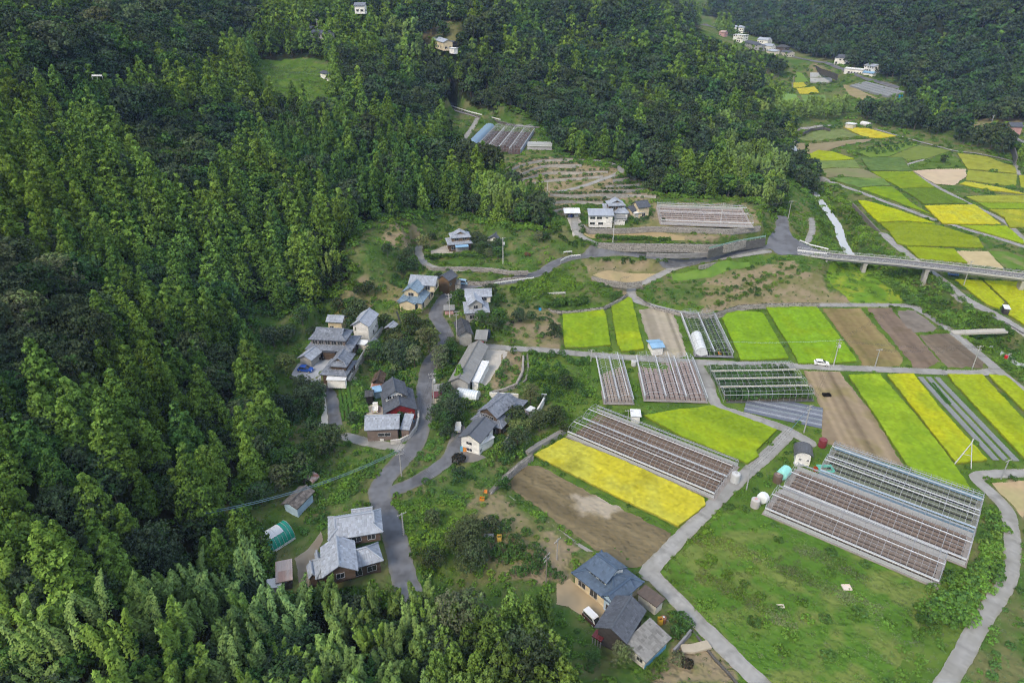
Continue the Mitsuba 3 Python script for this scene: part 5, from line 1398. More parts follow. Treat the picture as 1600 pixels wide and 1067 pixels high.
    return F, t

GH = {}
GH['big'] = greenhouse('pipe_greenhouse', 'long uncovered pipe greenhouse with brown beds beside the ripe yellow paddy', 3, (342, 328), (1072, 640), (1224, 492), 2, 1.8, 1.5, .05, 1.1, 6, caps='all')
GH['pair1'] = greenhouse('pipe_greenhouse', 'frontmost of the long pipe greenhouses below the arched barn', 4, (300, 522), (1162, 890), (1250, 772), 1, 1.9, 1.6, 0, 1.1, 7, bed_col=(.23, .19, .165), caps='all')
GH['pair2'] = greenhouse('pipe_greenhouse', 'middle long pipe greenhouse with brown beds below the arched barn', 4, (392, 410), (1300, 782), (1362, 650), 1, 1.9, 1.6, 0, 1.1, 7, bed_col=(.22, .175, .15), caps='all')
GH['blue'] = greenhouse('pipe_greenhouse', 'blue edged pipe greenhouse overgrown with weeds next to the long green paddy', 4, (574, 330), (1346, 622), (1414, 470), 2, 1.9, 1.5, 0, 1.0, 3, bed_col=(.16, .18, .13), mulch=True, side='blue', caps='all', floor=(.20, .205, .17))
GH['left3'] = greenhouse('pipe_greenhouse', 'narrow two bay pipe greenhouse with pale beds below the farm road', 5, (668, 676), (610, 460), (486, 468), 2, 1.7, 1.2, .5, 1.2, 4, bed_col=(.33, .27, .235), bed_w=.75, caps=(0,))
GH['left4'] = greenhouse('pipe_greenhouse', 'three bay pipe greenhouse with pale beds below the farm road', 5, (1036, 668), (962, 462), (692, 488), 3, 1.7, 1.2, .45, 1.2, 4, bed_col=(.30, .24, .225), bed_w=.78, caps=(0, 1))
GH['citrus'] = greenhouse('pipe_greenhouse', 'pipe greenhouse full of dark green citrus bushes', 5, (1122, 668), (1568, 660), (1502, 500), 4, 2.3, 1.0, .15, 1.6, 2, bed_col=(.13, .12, .09), mulch=True, plants=('citrus', 1.35, .95), sidewall=False, gutter_col=(.66, .62, .50), caps=(), floor=(.10, .105, .11))
GH['small'] = greenhouse('pipe_greenhouse', 'small pipe greenhouse with leafy rows behind the white tunnel tent', 5, (1166, 442), (1072, 244), (908, 244), 2, 1.8, 1.2, 1.2, 1.3, 4, bed_col=(.10, .16, .05), bed_w=.55, caps=(), floor=(.22, .23, .25), plants=('crop_bush', 1.3, .6))
GH['terrace'] = greenhouse('pipe_greenhouse', 'long pale pipe greenhouse on the terrace right of the houses', 7, (1020, 590), (1404, 604), (1400, 532), 2, 2.0, 1.3, 15.2, 2.0, 4, bed_col=(.36, .30, .27), gutter_col=(.60, .60, .62), floor=(.36, .31, .28), caps=(1,))
GH['hill'] = greenhouse('pipe_greenhouse', 'dark five bay pipe greenhouse on the hillside', 11, (1322, 772), (1392, 664), (1150, 650), 5, 2.4, 1.9, 25, 1.6, 2, bed_col=(.12, .085, .075), floor=(.10, .08, .075), mulch=False, caps=(), side='blue', film_roof=(4,))
GH['hilltiny'] = greenhouse('pipe_greenhouse', 'small film covered greenhouse right of the dark hillside greenhouse', 7, (464, 278), (566, 280), 5.0, 1, 2.0, 1.4, 25, 1.4, 2, film_roof=(0,), mulch=False)

def ground_box(pg, lift, th):
    v, f = sheet(pg, lift, 1.2, top=th)
    return v, f

# black mulch rows beyond the citrus house, mesh beds, vegetable beds
F = Frame(*q(5, (1225, 715), (1590, 790)), q(5, (1560, 690))[0], .1)
def rows(name, label, cat, crop, A, B, C, n, z, base, width=.7, th=.18, mat='painted', var=.2, lengths=None, kindname='mulch_row'):
    F = Frame(*q(crop, A, B), q(crop, C)[0], z)
    t = thing(name, label, cat)
    for i in range(n):
        y = (i + .5) * F.W / n
        w = F.W / n * width * .5
        x1 = F.L if lengths is None else F.L * lengths[i % len(lengths)]
        m = F.box(0, y - w, z + .02, x1, y + w, z + th).subdivide_to_size(2.5)
        g = ground(m.vertices[:, 0], m.vertices[:, 1]) - z
        m.vertices[:, 2] += np.clip(g, -3, 3)
        put(kindname, m, mat, t, base=base if np.ndim(base) == 1 else base[i % len(base)], var=var, scale=1.0)
    return F, t
rows('mulched_field', 'field of black plastic mulch rows right of the five sided paddy', 'mulched field', 5, (1222, 716), (1612, 800), (1566, 686), 9, .1, [(.12, .135, .18), (.25, .275, .32), (.15, .165, .21), (.20, .23, .26)], .86, .16, 'sheen')
rows('mesh_bed_field', 'grey mesh covered beds between the two yellow green paddies', 'mesh beds', 0, (1431, 590), (1548, 719), (1590, 715), 3, .1, (.24, .26, .26), .62, .25)
rows('vegetable_patch', 'leafy rows in the garden beside the yard lane', 'vegetable patch', 1, (408, 742), (425, 890), (492, 880), 3, 3.0, (.06, .13, .03), .6, .45, 'earth', .5, kindname='vegetable_row')
rows('vegetable_patch', 'black mulched garden rows in front of the blue tiled house', 'vegetable patch', 23, (440, 690), (380, 590), (110, 560), 7, 5.2, [(.05, .055, .06), (.24, .19, .12), (.06, .10, .03)], .5, .25, kindname='garden_row')
rows('vegetable_patch', 'pale stick rows in the grass below the stone wall', 'vegetable patch', 1, (495, 735), (510, 690), (522, 700), 3, 3.2, (.42, .42, .36), .25, .2, kindname='garden_row')
rows('seedling_bed_field', 'dark planted strip between the grey mesh beds', 'seedling bed', 6, (1240, 870), (1150, 765), (1185, 770), 2, .1, (.05, .12, .03), .7, .3, 'earth', kindname='seedling_row')
rows('far_net_house', 'grey net covered beds beside the far road', 'net house', 9, (790, 404), (965, 448), (985, 432), 4, float(at1(1355, 142)[2]), (.25, .27, .29), .8, 1.6, kindname='net_tunnel')
rows('far_net_house', 'pale net bed below the bend of the far road', 'net house', 9, (612, 374), (712, 378), (702, 360), 2, float(at1(1283, 124)[2]), (.38, .40, .40), .8, 1.2, kindname='net_tunnel')

def lathe(profile, n=20):
    a = np.arange(n) * 2 * np.pi / n
    p = np.asarray(profile, float)
    v = np.stack([p[:, None, 0] * np.cos(a), p[:, None, 0] * np.sin(a), np.repeat(p[:, 1:2], n, 1)], -1).reshape(-1, 3)
    i, j = np.meshgrid(np.arange(len(p) - 1), np.arange(n), indexing='ij')
    k = (j + 1) % n
    f = np.stack([i * n + j, i * n + k, (i + 1) * n + k, (i + 1) * n + j], -1).reshape(-1, 4)
    return trimesh.Trimesh(v, np.vstack([f[:, [0, 1, 2]], f[:, [0, 2, 3]]]), process=False)

def tank(label, u, v, r, h, base, lid, z=None, legs=False):
    p = at1(u, v)
    t = thing('tank', label, 'tank')
    m = lathe([(0, .0), (r * .98, 0), (r, .06), (r, h * .32), (r * 1.025, h * .34), (r, h * .36), (r, h * .66), (r * 1.025, h * .68), (r, h * .7), (r, h), (r * .9, h + r * .12), (r * .35, h + r * .22), (0, h + r * .22)], 20)
    m.vertices += p
    put('shell', m, 'sheen', t, base=base, var=.12, scale=1.2, smooth=True)
    c = lathe([(0, h + r * .22), (r * .34, h + r * .22), (r * .34, h + r * .34), (0, h + r * .36)], 14)
    c.vertices += p
    put('lid', c, 'sheen', t, base=lid)
    put('outlet_pipe', tube([p + [r, 0, .3], p + [r + .35, 0, .3], p + [r + .35, 0, 0]], .05, 5), 'painted', t, base=(.4, .4, .42))
tank('white cylindrical tank at the corner of the big greenhouse', 1148, 752, 1.0, 2.2, (.52, .54, .55), (.4, .4, .4))
tank('pinkish topped grey tank beside the white lying tank', 1179, 791, .95, 1.9, (.48, .46, .46), (.60, .36, .34))
tank('rusty brown tank in front of the aqua lying tank', 1214, 752, 1.0, 1.9, (.15, .11, .09), (.36, .26, .22))
tank('dark red tank behind the arched barn', 1284, 697, .95, 2.0, (.20, .035, .045), (.26, .05, .06))
tank('blue black round tank behind the black roofed shed', 761, 527, 1.15, 2.2, (.04, .055, .085), (.05, .06, .09))
tank('grey water tank by the pipe greenhouses at the farm road', 990, 571, .8, 1.5, (.50, .51, .52), (.3, .3, .3))
tank('rust brown drum with a pale lid beside the dark warehouse', 1036, 971, .55, 1.1, (.20, .09, .05), (.50, .53, .55))

def lying_tank(label, crop, A, B, r, base):
    a, b = (at1(*x) for x in q(crop, A, B))
    d = b - a
    L = np.linalg.norm(d[:2])
    m = lathe([(0, 0), (r * .6, .02), (r * .92, .14), (r, .32), (r, L - .32), (r * .92, L - .14), (r * .6, L - .02), (0, L)], 20)
    x = d / np.linalg.norm(d)
    y = np.cross([0, 0, 1.0], x); y /= np.linalg.norm(y)
    zz = np.cross(x, y)
    m.vertices = a + [0, 0, r + .25] + m.vertices[:, :1] * y + m.vertices[:, 1:2] * zz + m.vertices[:, 2:3] * x
    t = thing('fuel_tank', label, 'tank')
    put('shell', m, 'sheen', t, base=base, var=.15, scale=1.0, smooth=True)
    for s in (.25, .75):
        c = a + d * s
        put('cradle', box(c[0] - .7, c[1] - .15, c[2] - .1, c[0] + .7, c[1] + .15, c[2] + .6), 'painted', t, base=(.35, .35, .34))
    put('rib', [bar(a + d * .33 + y * r * 1.0 + [0, 0, r + .25], a + d * .33 + [0, 0, 2 * r + .27], .06, 4), bar(a + d * .33 - y * r + [0, 0, r + .25], a + d * .33 + [0, 0, 2 * r + .27], .06, 4)][0], 'painted', t, base=np.array(base) * .8)
lying_tank('aqua covered lying tank at the greenhouse corner', 28, (545, 650), (628, 570), 1.25, (.30, .72, .66))
lying_tank('white lying tank at the greenhouse corner', 28, (300, 945), (350, 900), 1.2, (.74, .78, .80))

def tunnel(name, label, crop, A, B, C, z, rise, cols, wall=0.3, ribs=8, cat='tunnel tent', split=None):
    """Round topped film or sheet tunnel along A-B."""
    F = Frame(*q(crop, A, B), q(crop, C)[0] if not np.isscalar(C) else C, z)
    t = thing(name, label, cat)
    ang = np.linspace(0, np.pi, 15)
    def skin(x0, x1, a0, a1, off=0):
        aa = np.linspace(a0, a1, 12)
        yy, zz = F.W / 2 - (F.W / 2 + off) * np.cos(aa), z + wall + (rise + off) * np.sin(aa)
        xs = np.linspace(x0, x1, ribs * 4 + 1)
        bump = .05 * np.abs(np.sin(np.linspace(0, np.pi * ribs, len(xs))))
        v = np.array([F(x, F.W / 2 + (y - F.W / 2) * (1 + b / F.W), h + b) for x, b in zip(xs, bump) for y, h in zip(yy, zz)])
        m = len(aa)
        return v, np.array([[i * m + j, (i + 1) * m + j, (i + 1) * m + j + 1, i * m + j + 1] for i in range(len(xs) - 1) for j in range(m - 1)])
    if split is None:
        put('cover', skin(0, F.L, 0, np.pi), 'sheen', t, base=cols[0], var=.1, scale=1.2, smooth=40)
    else:
        put('cover', skin(0, F.L, 0, np.pi), 'sheen', t, base=cols[0], var=.1, scale=1.2, smooth=40)
        put('top_sheet', skin(F.L * split[0], F.L * split[1], split[2], split[3], .05), 'sheen', t, base=cols[1], var=.06, scale=1.0, smooth=40)
    put('side_wall', [F.box(0, -.04, z - .3, F.L, .04, z + wall + .02), F.box(0, F.W - .04, z - .3, F.L, F.W + .04, z + wall + .02)], 'painted', t, base=cols[-1])
    yy, zz = F.W / 2 - F.W / 2 * np.cos(ang), z + wall + rise * np.sin(ang)
    for x in (0, F.L):
        if x == 0 or 'open' not in label:
            v = np.array([F(x, F.W / 2, z)] + [F(x, y, h) for y, h in zip(yy, zz)])
            put('end_sheet', (v, np.array([[0, i, i + 1] for i in range(1, len(ang))])), 'painted', t, base=np.array(cols[-1]) * .95)
    for i in range(ribs + 1):
        put('hoop', tube([F(F.L * i / ribs, y, h + .07) for y, h in zip(yy, zz)], .04, 3), 'painted', t, base=(.5, .52, .54))
    return F
tunnel('sheet_tunnel', 'white blue round roofed tunnel shed beside the lime cone tree', 24, (176, 268), (432, 316), (500, 240), 3.0, 1.5, [(.66, .74, .82), (.80, .80, .80)], .9, 9)
tunnel('tarp_shelter', 'green tarpaulin shelter half covered by a white sheet', 25, (152, 576), (412, 410), 4.6, 4.0, 2.4, [(.015, .30, .21), (.74, .76, .78)], .5, 7, 'shelter', (.0, .72, .95, 2.9))
tunnel('film_tunnel', 'white film tunnel at the front of the small pipe greenhouse', 5, (1040, 438), (1012, 352), (956, 356), 1.2, 2.2, [(.72, .75, .78)], .6, 6)
# ---------------------------------------------------------------- bridge, walls, rails, poles, wires, vehicles
def along(pts, z=None):
    """World path from pixel points with heights (u,v,z) or on the ground (u,v)."""
    pts = np.asarray(pts, float)
    return on_plane(pts[:, 0], pts[:, 1], pts[:, 2]) if pts.shape[1] == 3 else at(pts[:, 0], pts[:, 1])

def side_dirs(p):
    t = np.gradient(p[:, :2], axis=0)
    t /= np.linalg.norm(t, axis=1, keepdims=True) + 1e-9
    return np.c_[t, t[:, 0] * 0], np.c_[-t[:, 1], t[:, 0], t[:, 0] * 0]

def ribbon(p, prof, closed=True):
    """Sweep a profile (offset to the left, height) along path p."""
    _, s = side_dirs(p)
    prof = np.asarray(prof, float)
    m = len(prof)
    v = (p[:, None] + s[:, None] * prof[None, :, :1] + np.array([0, 0, 1.0]) * prof[None, :, 1:]).reshape(-1, 3)
    f = []
    for i in range(len(p) - 1):
        for j in range(m if closed else m - 1):
            k = (j + 1) % m
            f.append([i * m + j, i * m + k, (i + 1) * m + k, (i + 1) * m + j])
    f = np.array(f)
    f = np.vstack([f[:, [0, 1, 2]], f[:, [0, 2, 3]]])
    if closed:
        n = (len(p) - 1) * m
        f = np.vstack([f, [[0, i + 1, i] for i in range(1, m - 1)], [[n, n + i, n + i + 1] for i in range(1, m - 1)]])
    return trimesh.Trimesh(v, f, process=False)

# the bridge
bp = densify(along(P3('1246,394,7.9 1290,399.5,7.7 1400,409,7.6 1500,420,7.5 1600,432,7.5 1720,446,7.4')), 4)
bt = thing('road_bridge', 'grey concrete girder bridge carrying the road over the river at the right', 'bridge')
put('deck', ribbon(bp, [(-2.9, .02), (-2.9, -.35), (2.9, -.35), (2.9, .02)]), 'rough', bt, base=(.40, .40, .40), var=.12)
put('carriageway', ribbon(bp, [(-2.35, .03), (2.35, .03)], closed=False), 'rough', bt, base=(.155, .155, .165), var=.15, scale=4)
for s in (-1, 1):
    put('girder', ribbon(bp, [(s * 1.7 - .3, -.36), (s * 1.7 - .3, -1.15), (s * 1.7 + .3, -1.15), (s * 1.7 + .3, -.36)]), 'rough', bt, base=(.33, .33, .33))
    put('kerb', ribbon(bp, [(s * 2.62 - .22, .03), (s * 2.62 - .22, .28), (s * 2.62 + .22, .28), (s * 2.62 + .22, .03)]), 'rough', bt, base=(.46, .46, .45))
    _, sd = side_dirs(bp)
    for h in (.75, 1.15):
        put('railing_bar', tube(bp + sd * s * 2.7 + [0, 0, h], .05, 4), 'sheen', bt, base=(.52, .54, .56))
    q2 = densify(bp, 2.0)
    _, sd2 = side_dirs(q2)
    for p, d in zip(q2, sd2):
        a = p + d * s * 2.7
        put('railing_post', bar(a + [0, 0, .28], a + [0, 0, 1.2], .05, 4), 'sheen', bt, base=(.52, .54, .56))
for u in (1296, 1352, 1443, 1592):
    i = np.argmin(np.abs(to_px(bp)[0] - u)) if u < 1700 else -1
    p = bp[i]
    t, sd = side_dirs(bp)
    zb = float(ground(p[0], p[1])) - 1
    v = np.array([p + t[i] * a + sd[i] * b + [0, 0, c] for c in (-1.16,) for a, b in ((-.55, -2.0), (.55, -2.0), (.55, 2.0), (-.55, 2.0))] + [[*(p + t[i] * a + sd[i] * b)[:2], zb] for a, b in ((-.75, -1.6), (.75, -1.6), (.75, 1.6), (-.75, 1.6))])
    put('pier', trimesh.Trimesh(v, trimesh.convex.convex_hull(v).faces if False else [[0, 1, 2], [0, 2, 3], [4, 6, 5], [4, 7, 6], [0, 4, 5], [0, 5, 1], [1, 5, 6], [1, 6, 2], [2, 6, 7], [2, 7, 3], [3, 7, 4], [3, 4, 0]], process=False), 'rough', bt, base=(.44, .43, .41), var=.15)
    put('pier_cap', (lambda m: m)(ribbon(np.array([p - sd[i] * 2.3, p + sd[i] * 2.3]) - [0, 0, 1.16], [(-.7, 0), (-.7, -.5), (.7, -.5), (.7, 0)])), 'rough', bt, base=(.46, .45, .43))

# retaining and garden walls: (label, name, px points with top z or ground, height below top, thickness, colour, stones?)
def wall(name, label, pts, h, thick=.4, base=(.25, .25, .25), stones=False, cap=None, rise=0.0, tint=None, step=1.5):
    p = densify(along(pts), step)
    if np.asarray(pts).shape[1] == 2:
        p = p + [0, 0, rise]
    t = thing(name, label, 'wall')
    put('body', ribbon(p, [(-thick / 2, 0), (-thick / 2 - .1 * h * .5, -h), (thick / 2, -h), (thick / 2, 0)]), 'rough', t, base=base, var=.22, scale=1.4, tint=tint if tint is not None else np.array(base) * .55)
    if cap is not None:
        put('coping', ribbon(p, [(-thick / 2 - .06, .12), (-thick / 2 - .06, .005), (thick / 2 + .06, .005), (thick / 2 + .06, .12)]), 'painted', t, base=cap, var=.08)
    if stones:
        T_, S_ = side_dirs(p)
        g = np.random.default_rng(len(scene))
        ms = []
        seg = np.r_[0, np.cumsum(np.linalg.norm(np.diff(p, axis=0), axis=1))]
        for r in range(max(1, int(h / .5))):
            s = g.random() * .4
            while s < seg[-1]:
                w = g.uniform(.4, .85)
                i = min(np.searchsorted(seg, s), len(p) - 1)
                c = np.array([np.interp(s, seg, p[:, k]) for k in range(3)])
                zz = -(r + .5) * .5 + g.normal(0, .05)
                m = trimesh.creation.box(extents=(w * .92, .34, g.uniform(.38, .50)))
                m.vertices += g.normal(0, .05, m.vertices.shape)
                off = thick / 2 + .1 * (-zz) * .5
                m.vertices = c + m.vertices[:, :1] * T_[i] + (m.vertices[:, 1:2] - off) * S_[i] + np.c_[m.vertices[:, 0] * 0, m.vertices[:, 0] * 0, m.vertices[:, 2] + zz]
                ms.append(m)
                s += w
        put('stones', ms, 'rough', t, base=(.34, .33, .31), var=.3, scale=.7, kind='stuff')
    return t
# stones face the right-hand side of the path as drawn
Q = lambda k, s, z=None: np.c_[P(k, s), np.full(len(s.split()), z)] if z is not None else P(k, s)
wall('stone_wall', 'pale boulder wall with a white plaster top along the large farmhouse', Q(21, '838,985 935,800 1070,590 1160,470 1268,330', 5.6), 3.0, .5, (.30, .29, .27), True)
wall('plaster_wall', 'low white plaster wall on top of the boulder wall', Q(21, '828,968 930,785 1062,575 1150,455 1262,320', 6.35), .75, .22, (.66, .65, .62), cap=(.30, .32, .35))
wall('stone_wall', 'grey stone wall under the white terrace house', np.c_[P(0, '905,347 921,357.5 940,357.5 985,356.5 1020,354 1062,355 1145,358 1188,353'), [15.2] * 8], 2.3, .5, (.24, .24, .23), True)
wall('stone_wall', 'dark stone wall beside the village road below the tan terrace', np.c_[P(0, '935,379 960,380 1040,381 1100,382 1136,382 1166,374'), [12.9] * 6], 3.4, .5, (.17, .165, .155), True)
wall('concrete_wall', 'long grey concrete retaining wall above the village road near the bridge', np.c_[P(0, '1010,396 1060,397.5 1110,395 1150,386 1195,380'), [9.9] * 5], 1.6, .4, (.24, .24, .25), cap=(.33, .33, .33))
wall('concrete_wall', 'dark concrete wall with green netting near the road junction', np.c_[P(0, '1107,391 1150,380 1196,372'), [12.2] * 3], 3.2, .4, (.125, .125, .125))
wall('concrete_wall', 'dark concrete wall with a white rail on the road bend', np.c_[P(0, '876,409 884,404 900,401 912,400.5'), [8.6] * 4], 2.4, .4, (.22, .22, .22))
wall('stone_wall', 'weathered stone wall above the pale hillside lane', np.c_[P(15, '330,440 400,470 640,462 900,474 1060,497 1200,495'), [10.3] * 6], 1.6, .5, (.23, .225, .20), True)
wall('stone_wall', 'dark mossy wall between the hillside lane and the village road', np.c_[P(15, '700,582 860,590 1000,556 1180,548'), [8.8] * 4], 1.7, .5, (.125, .12, .105), True)
wall('stone_wall', 'dark stone wall along the loop road under the terraces', np.c_[P(5, '690,135 760,185 860,208 950,226 1060,228 1200,182 1350,175 1500,172 1600,172'), [2.9] * 9], 1.5, .5, (.10, .10, .095), True)
wall('stone_wall', 'dark curved wall above the two small paddies', np.c_[P(5, '200,165 260,205 330,212 420,203 520,190 600,150 640,125'), [3.3] * 7], 1.3, .4, (.09, .09, .085), True)
wall('stone_wall', 'stone wall under the tan mown strip below the village road', np.c_[P(7, '735,805 800,822 880,832 940,826'), [6.6] * 4], 2.2, .5, (.20, .19, .175), True)
wall('stone_wall', 'stone wall beneath the loop road beside the mown green strip', np.c_[P(7, '1180,760 1240,748 1270,742'), [7.6] * 3], 1.5, .4, (.26, .25, .24), True)
wall('garden_wall', 'white capped garden wall curving round the red walled house', np.c_[P(22, '480,1025 600,1012 720,950 800,850 830,740 830,650'), [3.9] * 6], 1.2, .3, (.46, .45, .43), cap=(.62, .61, .59))
wall('garden_wall', 'long white garden wall behind the tiled house', np.c_[P(24, '598,188 760,198 960,208'), [3.9] * 3], 1.4, .25, (.70, .70, .68), cap=(.74, .74, .73))
wall('garden_wall', 'white garden wall bending right of the round green tree', np.c_[P(24, '1248,205 1306,208 1250,310 1196,398'), [3.7] * 4], 2.0, .25, (.66, .66, .65), cap=(.72, .72, .71))
wall('garden_wall', 'white garden wall behind the trees beside the white walled house', np.c_[P(24, '766,830 830,730 835,700'), [3.7] * 3], 2.0, .25, (.66, .66, .64))
wall('stone_wall', 'mossy stone wall between the village and the yellow paddy', np.c_[P(0, '765,768 785,745 812,722 832,708'), [2.0] * 4], 2.0, .5, (.17, .165, .145), True)
wall('concrete_wall', 'grey concrete channel wall beside the ripe yellow paddy', np.c_[P(24, '1070,925 1200,830 1400,720 1540,640'), [1.2] * 4], 1.5, 1.2, (.27, .27, .265))
wall('concrete_kerb', 'pale concrete ditch kerb along the brown field', np.c_[P(0, '772,760 800,780 850,813 900,848 930,866'), [.45] * 5], .6, .8, (.32, .31, .29))
wall('stone_wall', 'low stone wall round the bare orchard garden by the long shed', np.c_[P(1, '1172,740 1240,725 1300,700 1330,640 1335,560'), [3.3] * 5], 1.2, .4, (.34, .32, .28), True)
wall('concrete_wall', 'tall grey channel wall below the bare orchard garden', np.c_[P(1, '1225,745 1300,720 1350,680 1362,620 1355,545'), [2.6] * 5], 2.4, .5, (.20, .19, .18))
wall('concrete_wall', 'stone bank wall along the river under the bank road', np.c_[P(6, '990,95 1090,180 1200,275 1310,350 1460,432 1600,515'), [2.5] * 6], 2.2, .5, (.12, .115, .11))
wall('concrete_wall', 'grey bank wall left of the lime wedge paddy', np.c_[P(10, '505,600 560,655 620,720 690,790 760,862 800,890'), [3.2] * 6], 2.6, .5, (.20, .19, .175))
wall('concrete_wall', 'dark retaining wall under the white railed lane on the hill', np.c_[P(11, '912,530 1000,548 1100,575 1220,608 1300,625'), [27.4] * 5], 2.6, .4, (.12, .115, .11))
wall('concrete_wall', 'dark wall along the upper edge of the far field road', np.c_[P(10, '210,180 260,155 330,148 372,158'), [8.9] * 4], 1.6, .5, (.12, .12, .12))
wall('concrete_wall', 'tall dark bank wall under the mountain road', np.c_[P(9, '620,295 660,318 700,330 740,345'), [25.0] * 4], 5.0, .6, (.10, .095, .09))
wall('concrete_wall', 'concrete wall carrying the road at the right picture edge', np.c_[P(9, '1395,618 1470,632 1540,650 1560,690 1570,730'), [13.0] * 5], 4.0, .5, (.14, .14, .145))
wall('concrete_wall', 'dark ditch wall along the lower field road', np.c_[P(8, '895,580 960,660 1010,725 1090,810 1140,870'), [.35] * 5], .9, .4, (.12, .115, .105))
wall('garden_wall', 'grey block wall in the garden below the dark warehouse', np.c_[P(8, '810,685 850,640 895,585'), [1.4] * 3], 1.4, .35, (.24, .24, .25))
# orchard terraces: low stone steps with a soil shelf
def bench(label, crop, pts, depth=3.4, lift=1.9):
    p = at(*P(crop, pts).T)
    p = curve(p, 1.6)
    p[:, 2] = np.convolve(np.pad(p[:, 2], 3, mode='edge'), np.ones(7) / 7, 'valid') + lift * .5
    t = thing('stone_terrace', label, 'terrace', 'stone terraces of the hillside orchard')
    put('shelf', ribbon(p, [(0, 0), (0, -.3), (depth, -.3), (depth, .12)]), 'rough', t, base=(.27, .225, .15), var=.25, scale=2, tint=(.13, .15, .06))
    put('face', ribbon(p, [(-.3, -1.9), (-.02, .06), (.25, .06), (.25, -1.9)]), 'rough', t, base=(.36, .35, .33), var=.4, scale=.8, tint=(.12, .12, .105))
    return p
BENCHES = []
for lab, pts in (('stone terrace highest in the hillside orchard', '380,385 430,352 520,330 640,325 700,328'), ('second stone terrace of the hillside orchard from the top', '375,408 450,380 540,352 690,348'),
                 ('third stone terrace of the hillside orchard from the top', '400,425 480,398 560,380 680,380 800,376'), ('fourth stone terrace of the hillside orchard from the top', '480,425 560,412 700,402 780,395'),
                 ('stone terrace right of the orchard lane, upper', '820,412 880,405 915,400'), ('stone terrace right of the orchard lane, middle', '790,436 860,434 930,430'), ('stone terrace right of the orchard lane, lower', '750,455 850,455 960,450'),
                 ('long stone terrace above the terrace houses', '560,470 660,478 760,470 900,475 1000,480'), ('stone terrace left of the terrace houses', '565,505 640,500 700,505 780,505'), ('lowest stone terrace left of the open garage', '560,545 600,535 640,530')):
    BENCHES.append(bench(lab, 7, pts))

# guard rails and fences
def rail(label, pts, base=(.78, .79, .80), h=.75, rise=0.0, posts=2.5, w=.16, cat='guardrail', name='guard_rail'):
    p = densify(along(pts), 1.5)
    if np.asarray(pts).shape[1] == 2:
        p = p + [0, 0, rise]
    t = thing(name, label, cat)
    put('beam', ribbon(p, [(-.05, h), (-.05, h - w * 2), (.05, h - w * 2), (.05, h)]), 'sheen', t, base=base, var=.06)
    for c in densify(along(pts), posts) + ([0, 0, rise] if np.asarray(pts).shape[1] == 2 else [0, 0, 0]):
        put('post', bar(c + [0, 0, -.3], c + [0, 0, h - .03], .06, 5), 'painted', t, base=(.5, .5, .5))
rail('white guard rail along the village road below the hillside lane', np.c_[P(15, '915,612 1060,590 1250,566'), [8.1] * 3], w=.2)
rail('white guard rail on the outer road bend', np.c_[P(0, '876,409.5 884,404.5 893,401.5 907,400.5'), [8.9] * 4], w=.2)
rail('short white guard rail at the inner road bend', np.c_[P(15, '1496,352 1566,345'), [9.6] * 2], w=.22)
rail('white guard rail of the lane high on the hill', np.c_[P(11, '908,520 960,530 1060,562 1160,588 1222,604'), [27.6] * 5], w=.28, h=.9)
rail('white guard rail at the left head of the bridge', np.c_[P(6, '466,106 540,116 612,122'), [8.2] * 3], w=.22)
rail('white guard rail at the junction side of the bridge', np.c_[P(6, '478,56 530,78 620,100'), [8.6] * 3], w=.22)
rail('white road rail half hidden in the forest', np.c_[P(12, '462,394 514,394'), [float(at1(150, 125)[2]) + 5.5] * 2], w=.25, h=1.2)
rail('white railing of the footbridge path above the small orchard', np.c_[P(5, '155,155 230,130 330,125'), [4.6] * 3], base=(.58, .58, .56), w=.3)
rail('pale pipe fence at the parking place of the farmhouse', np.c_[P(21, '100,985 190,1000 290,1010'), [5.4] * 3], base=(.14, .14, .14), h=1.0, w=.3, name='fence', cat='fence')
rail('green net fence on the dark wall near the junction', np.c_[P(0, '1107,391 1150,380 1196,372'), [12.2] * 3], base=(.22, .36, .33), h=1.1, w=.3, name='net_fence', cat='fence')
rail('pale rail of the lane along the yellow road edge at the right', np.c_[P(9, '1400,608 1480,618 1560,640 1600,668'), [13.6] * 4], base=(.6, .62, .64), w=.3, h=1.0)

# small river bridge, footpath slab
fp = along(P3('1488,520,.9 1540,518,1.6 1572,517,2.0'))
ft = thing('foot_bridge', 'pale concrete slab bridge across the river right of the riverside road', 'bridge')
put('slab', ribbon(densify(fp, 2), [(-1.1, .15), (-1.1, -.35), (1.1, -.35), (1.1, .15)]), 'rough', ft, base=(.47, .46, .42))
for s in (-1, 1):
    put('kerb', ribbon(densify(fp, 2), [(s * 1.0 - .1, .16), (s * 1.0 - .1, .36), (s * 1.0 + .1, .36), (s * 1.0 + .1, .16)]), 'rough', ft, base=(.5, .49, .46))
gp = at(*P(8, '845,690 900,690 985,668').T)
gt = thing('plank_bridge', 'pale slab crossing the ditch below the dark warehouse', 'bridge')
put('slab', ribbon(densify(gp, 2) + [0, 0, .5], [(-.8, .1), (-.8, -.3), (.8, -.3), (.8, .1)]), 'rough', gt, base=(.45, .40, .31))

